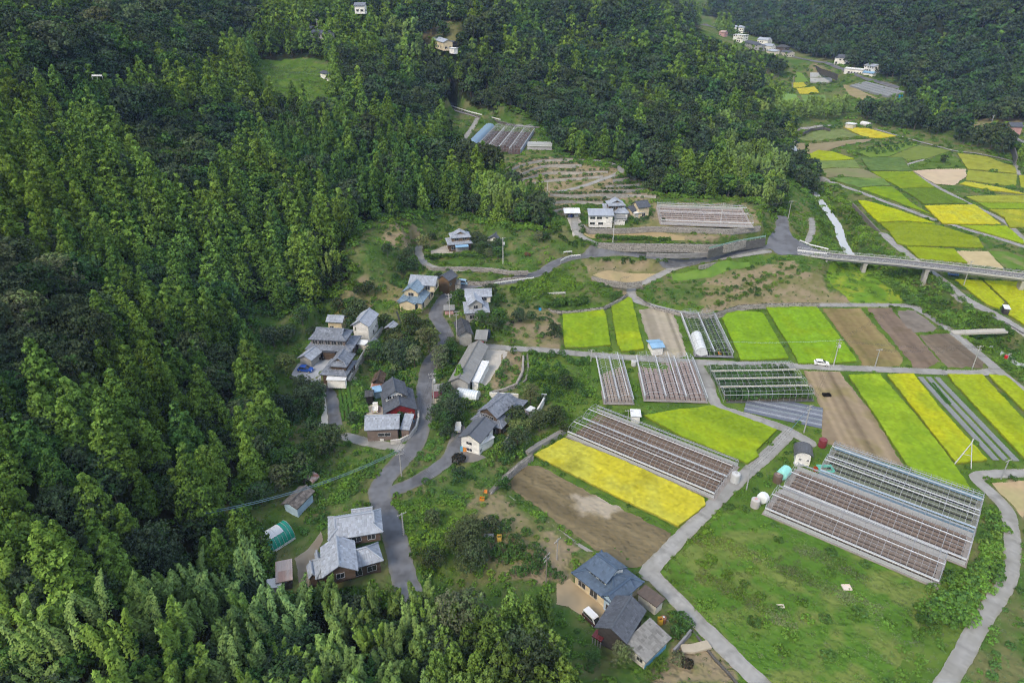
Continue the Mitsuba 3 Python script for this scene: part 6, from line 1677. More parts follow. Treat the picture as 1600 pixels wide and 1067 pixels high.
# ---------------------------------------------------------------- utility poles and wires
POLE_TOP = {}
def pole(key, label, u, v, vtop, arms=2, base=(.42, .42, .42), r=.16, trans=False, z=None, ang=0.5, lamp=False):
    p = at1(u, v) if z is None else on_plane(u, v, z)
    lo, hi = 1.0, 25.0
    for _ in range(30):
        m = (lo + hi) / 2
        if to_px(p + [0, 0, m])[1] > vtop:
            lo = m
        else:
            hi = m
    h = (lo + hi) / 2
    t = thing('utility_pole', label, 'utility pole')
    put('shaft', bar(p - [0, 0, .5], p + [0, 0, h], r, 8, r * .62), 'painted', t, base=base, var=.08)
    d = np.array([math.cos(ang), math.sin(ang), 0])
    for i in range(arms):
        c = p + [0, 0, h - .35 - i * 1.0]
        w = 1.0 - .15 * i
        put('cross_arm', bar(c - d * w, c + d * w, .07, 4), 'painted', t, base=(.34, .35, .36))
        for s in (-.9, -.3, .4, .9):
            put('insulator', bar(c + d * w * s + [0, 0, .05], c + d * w * s + [0, 0, .28], .06, 5, .03), 'sheen', t, base=(.70, .70, .68))
    if trans:
        c = p + [0, 0, h - 2.8] + d * .45
        m = lathe([(0, 0), (.3, 0), (.32, .1), (.32, .8), (.26, .95), (0, .98)], 12)
        m.vertices += c
        put('transformer', m, 'sheen', t, base=(.55, .57, .58))
    if lamp:
        put('lamp_arm', bar(p + [0, 0, h - 3], p + [0, 0, h - 2.7] + d * 1.1, .04, 4), 'painted', t, base=(.5, .5, .5))
    POLE_TOP[key] = p + [0, 0, h - .3]
    return p
pole('a', 'pole at the lower road bend with wires to the wood', 627.5, 744, 702, ang=.3)
pole('b', 'pole with a transformer beside the red roofed hut', 678.5, 637, 583, 2, trans=True, ang=.2)
pole('c', 'white pole in front of the grey tiled house', 703, 496, 459, 2, base=(.6, .6, .6), ang=.1)
pole('d', 'pole beside the black roofed shed', 714.5, 534, 486, 2, ang=.2)
pole('e', 'grey pole behind the brown barn', 712.5, 434, 421, 1, ang=.2)
pole('f', 'tall white pole standing in the grass above the road', 786, 412, 371, 1, base=(.62, .62, .63), trans=True, ang=.4)
pole('g', 'white pole at the foot of the house drive', 957, 385, 345, 1, base=(.60, .61, .62), ang=.3)
pole('h', 'pole with a spot lamp at the edge of the orchard lane', 855.5, 306, 283, 1, base=(.6, .6, .6), ang=.3)
pole('i', 'thin pole in the grass below the fork', 631, 836, 801, 1, ang=.6)
pole('j', 'leaning brown pole in the citrus orchard', 853, 913, 866, 2, base=(.26, .23, .20), ang=.9)
pole('k', 'bare pole beside the ditch of the citrus orchard', 870, 874, 842, 1, base=(.40, .41, .42), r=.11, ang=.9)
pole('l', 'bare grey pole on the farm road at the big greenhouse', 1166, 766, 729, 0, base=(.38, .39, .40), ang=.5)
pole('m', 'pole with blue stay beside the mulched field', 1256, 676, 633, 2, ang=.5)
pole('n', 'tall pole with many fittings beside the white car', 1302, 572, 530, 3, base=(.5, .5, .5), trans=True, ang=.1)
pole('o', 'pole in the stubble field edge', 1367, 573, 545, 1, ang=.1)
pole('p', 'pole at the bend of the riverside road', 1519, 576, 540, 2, ang=.1)
pole('q', 'pole beside the bank road under the bridge', 1505, 448, 408, 2, ang=.2)
pole('r', 'pole rising from the terrace greenhouse', 1125, 354, 317, 1, base=(.55, .55, .56), ang=.2)
pole('s', 'pole on the slope beside the uphill road', 1231, 344, 314, 1, ang=.2)
pole('t', 'pole beside the first greenhouses on the farm road', 923, 567, 546, 1, base=(.48, .48, .48), ang=.1)
pole('u', 'short pole at the pipe greenhouse corner', 981, 656, 640, 1, base=(.48, .48, .48), r=.1, ang=.1)
pole('v', 'pole at the right road bend', 1564, 748, 718, 1, base=(.33, .34, .35), ang=.4)
pole('w', 'white mast beside the ridge house', 497, 52, 30, 1, base=(.7, .7, .7), ang=.1)
pole('x', 'grey pole before the dark hillside at the right', 1493, 191, 170, 2, base=(.55, .56, .58), ang=.2)
pole('y', 'second grey pole before the dark hillside near the right edge', 1546, 203, 180, 2, base=(.5, .5, .52), ang=.2)
pole('z', 'pole beside the far blue sign', 1398, 158, 139, 1, base=(.45, .46, .48), ang=.2)
pole('aa', 'pole beside the yellow far paddies', 1237, 140, 119, 1, base=(.4, .4, .4), ang=.2)
pole('ab', 'pole right of the spur hamlet', 1191, 138, 124, 1, base=(.4, .4, .4), ang=.2)
pole('ac', 'tall pole in the wood at the top of the picture', 612, 16, 1, 1, base=(.5, .5, .5), ang=.2)
pole('ad', 'pole at the left end of the far village road', 1090, 34, 23, 1, base=(.4, .4, .4), ang=.2)
pole('ae', 'pole by the narrow farm road bridge at the right', 1572, 566, 552, 1, base=(.45, .45, .46), ang=.2)
# the A frame mast
a1, a2 = at1(1490.5, 726), at1(1517.5, 732)
top = (a1 + a2) / 2
top[2] += 6.8
at_ = thing('a_frame_mast', 'white two legged mast in front of the yellow green paddy', 'mast')
put('leg', bar(a1, top, .15, 8, .11), 'painted', at_, base=(.62, .63, .64)); put('leg', bar(a2, top, .13, 8, .10), 'painted', at_, base=(.62, .63, .64))
put('head_tube', bar(top - [0, 0, .1], top + [0, 0, 1.1], .13, 8), 'painted', at_, base=(.6, .61, .62))
put('brace', bar(a1 * .5 + top * .5, a2 * .5 + top * .5, .06, 5), 'painted', at_, base=(.5, .5, .5))

def wire(label, a, b, sag=1.0, n=3, r=.022, base=(.10, .10, .11)):
    t = thing('power_line', label, 'power line')
    s = np.linspace(0, 1, 13)[:, None]
    d = np.cross((b - a) / np.linalg.norm(b - a), [0, 0, 1.0])
    for i in range(n):
        o = d * (i - (n - 1) / 2) * .55
        p = a + (b - a) * s + o - np.c_[s * 0, s * 0, 4 * sag * s * (1 - s)]
        put('cable', tube(p, r, 3), 'painted', t, base=base)
W_ = POLE_TOP
for a, b, lab in (('a', 'b', 'wires between the lower bend pole and the transformer pole'), ('b', 'd', 'wires along the village road to the black roofed shed'), ('d', 'c', 'wires between the two poles at the road fork'), ('c', 'f', 'wires climbing from the grey tiled house to the grass slope pole'),
                  ('f', 'g', 'wires from the grass slope pole to the drive pole'), ('a', 'j', 'wires over the citrus orchard'), ('n', 'p', 'wires over the ploughed plots'), ('g', 'r', 'wires to the terrace greenhouse pole'), ('m', 'n', 'wires over the bare brown plot'), ('x', 'y', 'wires before the dark hillside'), ('o', 'p', 'wires along the farm road to the riverside bend'), ('l', 'm', 'wires along the field road to the mulched field'), ('n', 'q', 'wires crossing the stream to the bank road'), ('d', 't', 'wires along the farm road from the black roofed shed'), ('s', 'r', 'wires from the uphill road to the terrace greenhouse')):
    wire(lab, W_[a], W_[b])
t_ = P3('1150,532,7 1302,531,8.3')
wire('pale cable crossing the bright paddies', on_plane(1110, 533, 7.0), W_['n'], .6, 1, .05, (.40, .55, .50))
wire('long blue grey cable running from the lower bend into the wood', W_['a'], on_plane(310, 803, 14.0), 2.0, 2, .07, (.10, .17, .22))
wire('blue stay of the pole beside the mulched field', W_['m'], at1(1234, 673), .05, 1, .05, (.18, .36, .62))

# ---------------------------------------------------------------- vehicles
def profile_body(pts, half, taper=.0):
    """Extrude a side outline (x along, z up) to width 2*half with a little tumblehome."""
    pts = np.asarray(pts, float)
    m = trimesh.creation.extrude_polygon(Polygon(pts), 2 * half, engine='earcut')
    v = m.vertices.copy()
    out = np.c_[v[:, 0], v[:, 2] - half, v[:, 1]]
    z = out[:, 2]
    out[:, 1] *= 1 - taper * ease(.75, 1.5, z)
    return trimesh.Trimesh(out, m.faces[:, ::-1], process=False)

def vehicle(kind, label, u, v, heading, base, second=None, z=None, s=1.0):
    """heading: pixel point the nose looks towards."""
    p = at1(u, v)
    h = at1(*heading) - p
    a = math.degrees(math.atan2(h[1], h[0]))
    gx = ground(p[0], p[1])
    tw = T().translate([float(p[0]), float(p[1]), float(gx) + .07]).rotate([0, 0, 1], a).scale(s)
    name = {'car': 'parked_car', 'suv': 'parked_car', 'van': 'parked_van', 'truck': 'pickup_truck'}[kind]
    t = thing(name, label, {'car': 'car', 'suv': 'car', 'van': 'van', 'truck': 'truck'}[kind])
    if kind in ('car', 'suv'):
        L, hw, top = 4.2, .86, (1.5 if kind == 'car' else 1.62)
        body = [(-2.05, .35), (-2.1, .85), (-1.9, 1.0), (-1.0, 1.02), (1.0, .98), (1.9, .84), (2.1, .6), (2.05, .32)]
        cab = [(-1.75, 1.0), (-1.45, top - .04), (-.9, top), (.15, top - .02), (1.0, 1.0)]
        glass = [(-1.62, 1.05), (-1.4, top - .14), (-.9, top - .10), (.12, top - .12), (.82, 1.03)]
    elif kind == 'van':
        L, hw, top = 3.4, .74, 1.85
        body = [(-1.68, .32), (-1.7, 1.0), (-1.64, 1.02), (1.45, 1.02), (1.66, .8), (1.68, .32)]
        cab = [(-1.66, 1.01), (-1.6, top - .05), (-1.5, top), (.75, top), (1.0, top - .1), (1.5, 1.01)]
        glass = [(-1.5, 1.1), (-1.46, top - .25), (.72, top - .25), (1.22, 1.08)]
    else:
        L, hw, top = 3.4, .73, 1.78
        body = [(-1.68, .42), (-1.68, .66), (.55, .66), (.55, .98), (1.5, .98), (1.68, .7), (1.68, .34), (.4, .34)]
        cab = [(.52, .97), (.56, top - .03), (.7, top), (1.1, top - .02), (1.56, .97)]
        glass = [(.66, 1.06), (.70, top - .16), (1.08, top - .16), (1.38, 1.04)]
    M = 'enamel'
    def pp(nm, m, mat=M, parent=t, b=base, **k):
        return put(nm, m, mat, parent, base=b, var=.04, tw=tw, **k)
    pp('body', profile_body(body, hw))
    ck = pp('cabin', profile_body(cab, hw - .02, .12), b=second if second is not None else base)
    pp('side_window', profile_body(glass, hw + .004, .12), 'pane_dark')
    x0, x1 = cab[-2][0], cab[-1][0]
    z0, z1 = cab[-1][1], cab[-2][1]
    pp('windscreen', trimesh.Trimesh(np.array([[x1 + .01, -hw * .86, z0 + .06], [x1 + .01, hw * .86, z0 + .06], [x0 + .05, hw * .76, z1 - .08], [x0 + .05, -hw * .76, z1 - .08]]) + [.03, 0, .03], [[0, 1, 2], [0, 2, 3]], process=False), 'pane_dark')
    if kind != 'truck':
        r0, r1 = cab[0], cab[1]
        pp('rear_window', trimesh.Trimesh(np.array([[r0[0] - .02, -hw * .8, r0[1] + .1], [r0[0] - .02, hw * .8, r0[1] + .1], [r1[0] - .03, hw * .72, r1[1] - .12], [r1[0] - .03, -hw * .72, r1[1] - .12]]), [[0, 2, 1], [0, 3, 2]], process=False), 'pane_dark')
    else:
        pp('cargo_bed', [box(-1.68, -hw, .67, .5, -hw + .05, 1.0), box(-1.68, hw - .05, .67, .5, hw, 1.0), box(-1.68, -hw + .05, .67, -1.63, hw - .05, 1.0), box(.45, -hw + .05, .67, .5, hw - .05, 1.25), box(-1.62, -hw + .06, .665, .44, hw - .06, .70)], b=np.array(base) * .9)
    for sx in (-L * .31, L * .31):
        for sy in (-1, 1):
            w = lathe([(0, -.1), (.30, -.1), (.31, 0), (.30, .1), (0, .1)], 14)
            w.vertices = w.vertices[:, [0, 2, 1]] + [sx, sy * (hw - .08), .31]
            wk = pp('wheel', w, 'painted', b=(.03, .03, .03))
            hb = lathe([(0, -.11), (.17, -.11), (.17, .11), (0, .11)], 10)
            hb.vertices = hb.vertices[:, [0, 2, 1]] + [sx, sy * (hw - .07), .31]
            pp('rim', hb, 'sheen', wk, b=(.5, .5, .52))
    for sy in (-1, 1):
        pp('headlight', box(L / 2 - .16, sy * hw * .72 - .15, .62, L / 2 - .0, sy * hw * .72 + .15, .76), 'enamel', b=(.75, .76, .78))
        pp('tail_light', box(-L / 2 + .0, sy * hw * .8 - .08, .62, -L / 2 + .12, sy * hw * .8 + .08, .9), 'enamel', b=(.35, .02, .02))
    pp('number_plate', box(-L / 2 - .02, -.17, .45, -L / 2 + .02, .17, .6), 'painted', b=(.72, .72, .2) if kind != 'car' else (.75, .75, .75))
vehicle('suv', 'blue car parked in the farmhouse yard', 478, 580, (500, 582), (.02, .085, .40))
vehicle('car', 'black car tucked under the garage roof of the farmhouse', 494, 563, (510, 560), (.015, .015, .02))
vehicle('truck', 'white pickup with a box bed in the pale yard of the red walled house', 587, 641, (588, 625), (.78, .79, .78))
vehicle('truck', 'white pickup beside the white walled house', 716, 672, (719, 655), (.76, .78, .80))
vehicle('van', 'light blue van on the road beside the brown barn', 724, 445, (740, 446), (.40, .58, .74))
vehicle('van', 'white roofed dark van in the tan yard of the blue roofed house', 924, 970, (935, 981), (.07, .03, .035), (.74, .75, .77))
vehicle('car', 'white car on the farm road beside the tall pole', 1283, 570, (1300, 572), (.80, .81, .82))
vehicle('car', 'blue car under the open garage roof', 891, 338, (891, 350), (.03, .09, .42))
vehicle('car', 'white car under the open garage roof', 900, 338, (900, 350), (.76, .77, .78))
vehicle('van', 'blue vehicle under the bridge beside the bank road', 1489, 431, (1500, 432), (.10, .24, .60), (.7, .72, .75))
vehicle('truck', 'white truck at the left rim of the far fields', 1239, 224, (1250, 223), (.78, .79, .80), s=1.3)
vehicle('van', 'red machine under the open lean-to', 751, 535, (760, 537), (.50, .03, .06), s=.7)
# far road sign and red roadside lamp post
p = at1(1405, 160)
st = thing('road_sign', 'blue rectangular road sign beside the far road', 'road sign')
put('post', bar(p, p + [0, 0, 4.2], .12, 6), 'painted', st, base=(.5, .5, .5))
put('panel', box(p[0] - 1.6, p[1] - .06, p[2] + 3.2, p[0] + 1.6, p[1] + .06, p[2] + 5.4), 'sheen', st, base=(.02, .32, .62), var=.03)
p = at1(1568, 568)
rt = thing('red_marker', 'red topped white marker post by the riverside road', 'marker')
put('post', bar(p, p + [0, 0, 1.4], .45, 8), 'painted', rt, base=(.7, .7, .7)); put('head', bar(p + [0, 0, 1.4], p + [0, 0, 2.8], .5, 8), 'sheen', rt, base=(.55, .02, .03))
# ---------------------------------------------------------------- village trees, shrubs, orchards, weeds
def zoned(name, kinds, poly, spacing, s, label, cat=None, group=None, stuff=False, lim=290, jit=.42, avoid=True, near_only=False, sink=.15, stretch=(.85, 1.15)):
    pg = poly if not isinstance(poly, np.ndarray) else px_poly(densify(poly, 25))
    if avoid:
        pg = pg.difference(AVOID)
    if pg.is_empty:
        return
    p = scatter(pg, spacing, jit)
    p = p[framed(p, 30, 3)]
    if stuff:
        for i, q_ in enumerate(p):
            STUFF_N[name] = STUFF_N.get(name, 0) + 1
            stand(f'{name}__{STUFF_N[name]:03d}', kinds[int(rng.integers(len(kinds)))], q_ - [0, 0, sink], s * rng.uniform(.65, 1.3), None, rng.uniform(*stretch))
        tag(name, label, None, None, 'stuff')
        return
    for q_ in p[:lim]:
        k = key_for(name)
        tag(k, label, cat, group)
        stand(k, kinds[int(rng.integers(len(kinds)))], q_ - [0, 0, sink], s * rng.uniform(.75, 1.2), None, rng.uniform(*stretch))

def single(name, kind, label, cat, crop, pts, s=1.0, group=None, sink=.1, stretch=1.0, var=.15):
    for (u, v) in P(crop, pts):
        k = key_for(name)
        tag(k, label, cat, group)
        stand(k, kind, at1(u, v) - [0, 0, sink], s * rng.uniform(1 - var, 1 + var), None, stretch)

BUILT = []
for k, d in list(scene.items()):
    if d.get('type') == 'ply' and (k.endswith('__wall') or k.endswith('__floor') or '__wall_' in k):
        v = meshkit.WRITTEN[d['filename']][0]
        if len(v) and v[:, 1].max() < 420:
            BUILT.append(shapely.convex_hull(shapely.multipoints(v[:, :2])).buffer(.7))
YARDW = [px_poly(poly).buffer(.3) for poly, *_ in YARDS.values()]
HARD = shapely.union_all(BUILT + YARDW + [p.buffer(.1) for p in ROADPOLY.values()])
CROPS = shapely.union_all([p.buffer(.4) for k, p in PLOTW.items() if not k.startswith('pad_') and k not in ('weeds1', 'meadow1', 'far20')])
AVOID = shapely.union_all([HARD, CROPS])

# named trees of the village
BK = ['broad_near']
def grove(label, crop, poly, spacing=4.4, s=.62, kinds=BK, name='village_tree', cat='tree', group=None):
    zoned(name, kinds, P(crop, poly), spacing, s, label, cat, group or label)
grove('leafy tree of the dense grove between the farmhouse wall and the village road', 1, '600,560 660,460 800,430 890,470 880,540 790,640 640,640 570,640', 4.6, .66)
grove('dark tree on the slope left of the large farmhouse', 1, '70,480 240,390 330,410 280,440 150,540 80,560', 4.4, .5)
grove('round bush tree left of the yard lane', 1, '130,800 250,740 320,760 340,880 260,940 140,880', 4.4, .52, ['citrus'] if False else BK)
grove('tree in the belt between the wood and the lower road', 2, '20,300 200,140 400,60 640,20 680,60 520,140 400,120 200,300 160,440 40,440', 5.2, .6)
grove('tree on the bank right of the village road', 1, '900,580 1000,480 1010,520 970,640 900,700 880,660', 4.0, .45)
grove('tree beside the lower village road opposite the plank barn', 1, '905,800 1000,760 1010,880 960,990 905,970', 4.0, .5)
grove('tree in front of the grey tiled house above the black roofed shed', 23, '1010,640 1240,640 1390,760 1380,900 1240,780 1050,690', 4.0, .5)
grove('dark tree right of the white walled house', 24, '800,700 960,600 1120,640 1100,820 900,1000 800,900', 4.6, .62)
grove('dark round tree by the bent white garden wall', 24, '1150,640 1280,560 1400,520 1500,560 1380,720 1200,740', 4.4, .6)
grove('tree behind the hall between road and bamboo', 2, '700,640 880,600 1000,640 960,720 760,720', 4.4, .6)
grove('dark tree at the edge of the citrus orchard', 2, '1050,480 1130,460 1150,620 1060,700 940,660 960,560', 3.8, .5)
grove('tree in front of the dark warehouse at the bottom edge', 26, '250,800 330,850 560,860 640,900 660,1060 300,1060 200,930', 3.4, .36)
grove('tree above the road beside the brown upper house', 15, '730,260 900,250 960,330 860,420 720,330', 3.8, .46)
grove('tree of the copse between the stepped houses and the road bend', 15, '1280,200 1340,240 1320,330 1260,300', 3.6, .42)
grove('shrubby tree on the open slope below the wood', 15, '20,330 120,330 260,470 250,560 40,500', 4.4, .48)
single('pale_tree', 'pale_broad', 'olive brown tree in front of the tiled house', 'tree', 24, '930,760', .62)
single('pale_tree', 'pale_broad', 'olive tree right behind the olive brown tree of the tiled house', 'tree', 24, '1050,680', .58)
single('pale_tree', 'pale_broad', 'olive tree beside the blue car of the farmhouse', 'tree', 21, '70,900', .72)
single('pale_tree', 'pale_broad', 'pale leafy tree in the grove above the grey shed', 'tree', 22, '560,180', .55)
single('lime_tree', 'yellow_shrub', 'yellow leaved tree close behind the blue tiled house', 'tree', 15, '215,560', .8)
single('lime_tree', 'yellow_shrub', 'upper yellow leaved tree beside the bend of the hillside lane', 'tree', 15, '250,470', .75)
single('red_shrub', 'red_shrub', 'rust red round shrub in the grass above the road bend', 'shrub', 15, '1195,375', 1.1)
single('purple_shrub', 'purple_shrub', 'dark purple shrub in the small garden', 'shrub', 5, '105,262', .8)
single('purple_shrub', 'purple_shrub', 'small purple shrub at the left rim of the small garden', 'shrub', 5, '66,272', .6)
single('lime_cone_tree', 'lime_cone', 'lime green pointed conifer in front of the long shed', 'conifer', 1, '1020,718', .9, var=0)
single('round_tree', 'broad_near', 'round dark tree at the road fork beside the white pole', 'tree', 23, '935,470', .55)
single('round_tree', 'broad_near', 'round green tree inside the bent white garden wall', 'tree', 24, '1110,330', .62)
single('round_tree', 'broad_near', 'bushy green tree between the red roofed hut and the white pickup', 'tree', 22, '1265,800', .5)
single('round_tree', 'purple_shrub', 'dark round shrub below the white walled house', 'tree', 24, '210,1050', 1.7, var=0)
single('round_tree', 'citrus', 'green clipped tree in the bare garden below the white walled house', 'tree', 2, '1010,230', 1.5)
single('pine_tree', 'broad_near', 'dark pine left of the brown upper house', 'tree', 15, '330,330', .62)
single('flowering_shrub', 'pale_shrub', 'white flowering shrub below the dark warehouse', 'shrub', 8, '825,745', 1.1)
single('purple_shrub', 'purple_shrub', 'purple tinged shrub below the dark warehouse', 'shrub', 8, '875,765', 1.0)
single('garden_shrub', 'shrub', 'round lime shrub at the corner of the grey roofed annex', 'shrub', 8, '745,770 703,810', .9, group='lime shrubs at the annex')
single('garden_shrub', 'citrus', 'dark shrub beside the lower field road', 'shrub', 8, '810,540 850,545 870,570 825,600 840,620', 1.0, group='shrubs beside the lower field road')
single('garden_shrub', 'shrub', 'shrub in front of the blue tiled house', 'shrub', 23, '170,500 220,520 270,560 330,560 380,560 440,550 480,530 520,500', .8, group='shrubs in front of the blue tiled house')
single('garden_shrub', 'citrus', 'shrub on the terrace beside the white ridge house', 'shrub', 27, '320,440 300,520 310,590 930,430 1000,450 1060,450 1110,430 980,480 1330,450', .9, group='shrubs beside the white ridge house')
single('garden_shrub', 'shrub', 'shrub in the garden of the white blue tunnel shed', 'shrub', 24, '290,340 350,360 410,350 60,260 120,330 560,160 480,140', 1.0, group='shrubs around the tunnel shed')
single('citrus_tree', 'citrus', 'dark green citrus bush in the small walled garden', 'citrus bush', 5, '205,255 255,240 260,270 185,300 262,296 265,330 215,338 232,258', .75, group='citrus bushes of the small garden')
single('citrus_tree', 'citrus', 'dark green citrus bush of the dry orchard beside the ditch', 'citrus bush', 2, '1350,500 1240,480 1250,455 1285,530 1220,580 1315,560 1160,550 1265,610 1305,615 1360,660 1410,650 1330,700 1480,700 1160,610 1200,600 1240,630 1390,580 1420,610 1350,620 1450,660 1290,580 1230,500 1300,690 1520,720 1390,690', 1.05, group='citrus bushes of the dry orchard')
single('citrus_tree', 'citrus', 'dark citrus tree beside the yard lane', 'citrus bush', 1, '160,860 220,830 200,900 270,880 300,850 290,800 310,760 150,900 260,770 330,790', 1.25, group='citrus trees beside the yard lane')
single('citrus_tree', 'citrus', 'citrus tree in the bare walled garden by the long shed', 'citrus bush', 1, '1230,640 1250,610 1270,640 1220,670 1290,550 1240,680', .95, group='citrus trees of the walled garden')
single('citrus_tree', 'citrus', 'small dark citrus bush on the brown terrace slope', 'citrus bush', 6, '150,220 200,250 255,295 290,235 240,190 160,290 400,150 470,205 95,320 120,200 60,260 330,310 260,330 380,250', .6, group='small citrus bushes of the brown terrace slope')
single('citrus_tree', 'citrus', 'citrus bush in the row on the terrace below the hedges', 'citrus bush', 27, '1125,775 1190,775 1270,780 1345,780 1420,785 1495,790 1570,795 930,770 970,770', .75, group='citrus row below the hedges')
single('citrus_tree', 'citrus', 'citrus bush below the village road on the stone slope', 'citrus bush', 27, '600,950 640,950 830,950 890,950 950,975 1050,935 1090,930 1255,960 1350,960 835,985', .85, group='citrus bushes below the village road')
single('citrus_tree', 'citrus', 'citrus bush on the slope left of the house drive', 'citrus bush', 27, '50,670 110,700 170,740 220,770 300,740 340,770 370,750 430,755 495,760 230,740', .85, group='citrus bushes left of the house drive')
single('citrus_tree', 'citrus', 'citrus bush in the weedy field behind the narrow greenhouse', 'citrus bush', 5, '165,440 210,450 260,440 310,440 350,470 180,490 230,500 290,500 330,530 400,480 420,470 200,550 260,560 160,560 340,590 390,600 300,640 420,640 230,620', 1.05, group='citrus bushes of the weedy field')
for i, p in enumerate(BENCHES):
    d = densify(p, 1.7)
    _, s_ = side_dirs(d)
    for a, b in zip(d[1::1], s_[1::1]):
        if rng.random() < .72:
            k = key_for('orchard_bush')
            tag(k, 'small citrus bush in the rows of the hillside terraces', 'citrus bush', 'citrus bushes of the hillside terraces')
            stand(k, 'citrus', a + b * 1.2 + [0, 0, .05], rng.uniform(.42, .68))
F8 = Frame(*q(10, (545, 322), (850, 252)), 12, 6.5)
far_rows = P(10, '600,300 640,296 680,290 720,284 760,278 800,270 840,262 620,285 660,278 700,270 740,262 780,255 820,247 650,310 690,304 730,298 770,290 650,262 690,256 730,250')
for u, v in far_rows:
    k = key_for('young_fruit_tree')
    tag(k, 'young fruit tree in the rows of the far orchard plot', 'fruit tree', 'fruit trees of the far orchard')
    stand(k, 'citrus', at1(u, v), rng.uniform(1.0, 1.4))
single('dark_shrub', 'broad_mid', 'dark round tree on the grassy island plot', 'tree', 10, '1040,365', .55)

def hedge(label, crop, pts, w=1.1, h=1.3, kind='crop_bush'):
    p = densify(at(*P(crop, pts).T), .75)
    name = key_for('hedge')
    tag(name, label, 'hedge')
    for i, a in enumerate(p):
        for o in (-.3, .3):
            stand(f'{name}__bush' if i == 0 and o < 0 else f'{name}__bush_{2 * i + (o > 0):03d}', kind, a + [rng.normal(0, .1), o * w, -.15], .95 * w * rng.uniform(.85, 1.1), None, h / .95 * rng.uniform(.9, 1.1))
hedge('clipped hedge row in front of the brown upper house', 15, '350,392 470,385 600,380')
hedge('clipped hedge right of the gap in front of the brown upper house', 15, '640,378 740,382 850,392')
hedge('dark clipped hedge on the tan terrace below the white house', 27, '500,650 560,650 760,680 940,690')
hedge('clipped hedge right of the long hedge on the tan terrace', 27, '960,690 1100,690 1225,685')
hedge('short clipped hedge at the right end of the tan terrace', 27, '1290,690 1410,690')
hedge('low hedge strip under the stone wall of the white house', 27, '390,578 520,575 660,572', .7, .7)
hedge('net covered hedge in the small green orchard', 5, '280,190 340,180 400,180 430,175', 1.6, 1.6)
hedge('narrow hedge along the road opposite the plank barn', 22, '1075,820 1080,740 1070,670', 1.0, 1.6)
# tall round cedars in the front right of the bamboo, by the place of their tops
for (u, v), s, kd in zip(P(14, '1255,415 1190,395 1330,340 1400,350 1460,325 1440,425 1310,540 1500,495 1540,610 1110,385 1390,560 1225,520 1250,640 1450,640 1100,560 1350,690 1160,470 1140,650 1560,700 1330,610 1190,600 1420,690 1060,470 1030,600'), (1.0, .9, .9, .8, .7, .85, 1.1, .85, .95, .75, .9, .8, 1.0, .9, .8, 1.0, .8, .9, .8, .85, .8, .9, .75, .8), (0, 0, 2, 2, 2, 1, 1, 0, 0, 2, 0, 2, 1, 0, 2, 1, 0, 1, 2, 0, 2, 1, 0, 2)):
    H = 13.5 * s
    lo = v
    g_ = None
    for dv in np.arange(40, 220, 6):
        c = at1(u, v + dv)
        if to_px(c + [0, 0, H])[1] >= v:
            g_ = c
            break
    g_ = c if g_ is None else g_
    k = key_for('round_cedar')
    tag(k, 'bright yellow green rounded cedar in the front clump at the bottom', 'cedar tree', 'rounded cedars at the bottom edge')
    scene[k] = {'type': 'instance', 'group': {'type': 'ref', 'id': f'proto_round_cedar_{kd}'}, 'to_world': T().translate([float(x) for x in g_ - [0, 0, .3]]).rotate([0, 0, 1], float(rng.random() * 360)).scale([float(s * .82), float(s * .82), float(s)])}

single('olive_tree', 'pale_broad', 'large pale olive crown in the dark wood at the upper left', 'tree', 12, '560,120 690,160 790,130 520,210 640,90 300,340', 1.7, group='pale olive crowns at the upper left')
for s_ in ('0,660 100,668 420,806 700,930 850,1005', '0,835 180,925 420,1065', '480,690 600,740 760,830'):
    zoned('grass_bank', ['grass', 'weed'], LineString(at(*P(4, s_).T)[:, :2]).buffer(1.5), .75, .85, 'pale tall grass on the old field banks', stuff=True, avoid=False)
# scrub, weeds and grass that nobody would count
RIVL = LineString(curve(on_plane(RIVER[:, 0], RIVER[:, 1], RIVER[:, 2]), 3)[:, :2])
OPENW = px_poly(P(0, '1296,340 1318,338 1332,392 1322,396 1306,380'))
zoned('riverbank_scrub', ['kudzu', 'shrub', 'kudzu', 'weed'], RIVL.buffer(11).difference(shapely.union_all([RIVL.buffer(1.6), OPENW])), 2.3, .85, 'tangled scrub on both banks of the stream', stuff=True)
edge = ALLW.boundary.buffer(3.2).difference(ALLW.buffer(-1.5))
edge = edge.intersection(shapely.box(-300, 30, 400, 420))
zoned('forest_edge_scrub', ['kudzu', 'shrub', 'kudzu', 'weed'], edge, 2.1, 1.0, 'scrub and creepers along the edge of the wood', stuff=True)
zoned('undergrowth', ['broad_mid', 'kudzu', 'broad_mid', 'shrub'], ALLW.intersection(shapely.box(-200, 20, 150, 330)).buffer(-1.0), 3.4, .55, 'young trees and creepers under the cedars', stuff=True, avoid=False)
zoned('undergrowth', ['broad_mid', 'broad_mid', 'kudzu'], ALLW.intersection(shapely.box(-220, 330, 150, 520)).buffer(-1.0), 5.2, .62, 'young trees and creepers under the cedars', stuff=True, avoid=False)
zoned('slope_weeds', ['kudzu', 'weed', 'weed'], P(2, '680,340 1000,300 1080,400 1050,560 900,600 720,560'), 1.5, .62, 'lush weeds covering the plot beside the village road', stuff=True)
zoned('slope_weeds', ['kudzu', 'weed', 'shrub', 'grass'], P(2, '300,200 480,120 600,80 560,260 480,340 330,440 250,440 300,330'), 1.8, .7, 'lush weeds covering the plot beside the village road', stuff=True)
zoned('fallow_weeds', ['weed', 'weed', 'weed', 'grass'], PLOTW['weeds1'].buffer(1), .9, .55, 'weeds of the big fallow field', stuff=True, stretch=(.55, 1.1))
zoned('fallow_weeds', ['kudzu', 'weed', 'grass'], PLOTW['weeds1'].buffer(1), 3.4, .66, 'weeds of the big fallow field', stuff=True, stretch=(.6, .9))
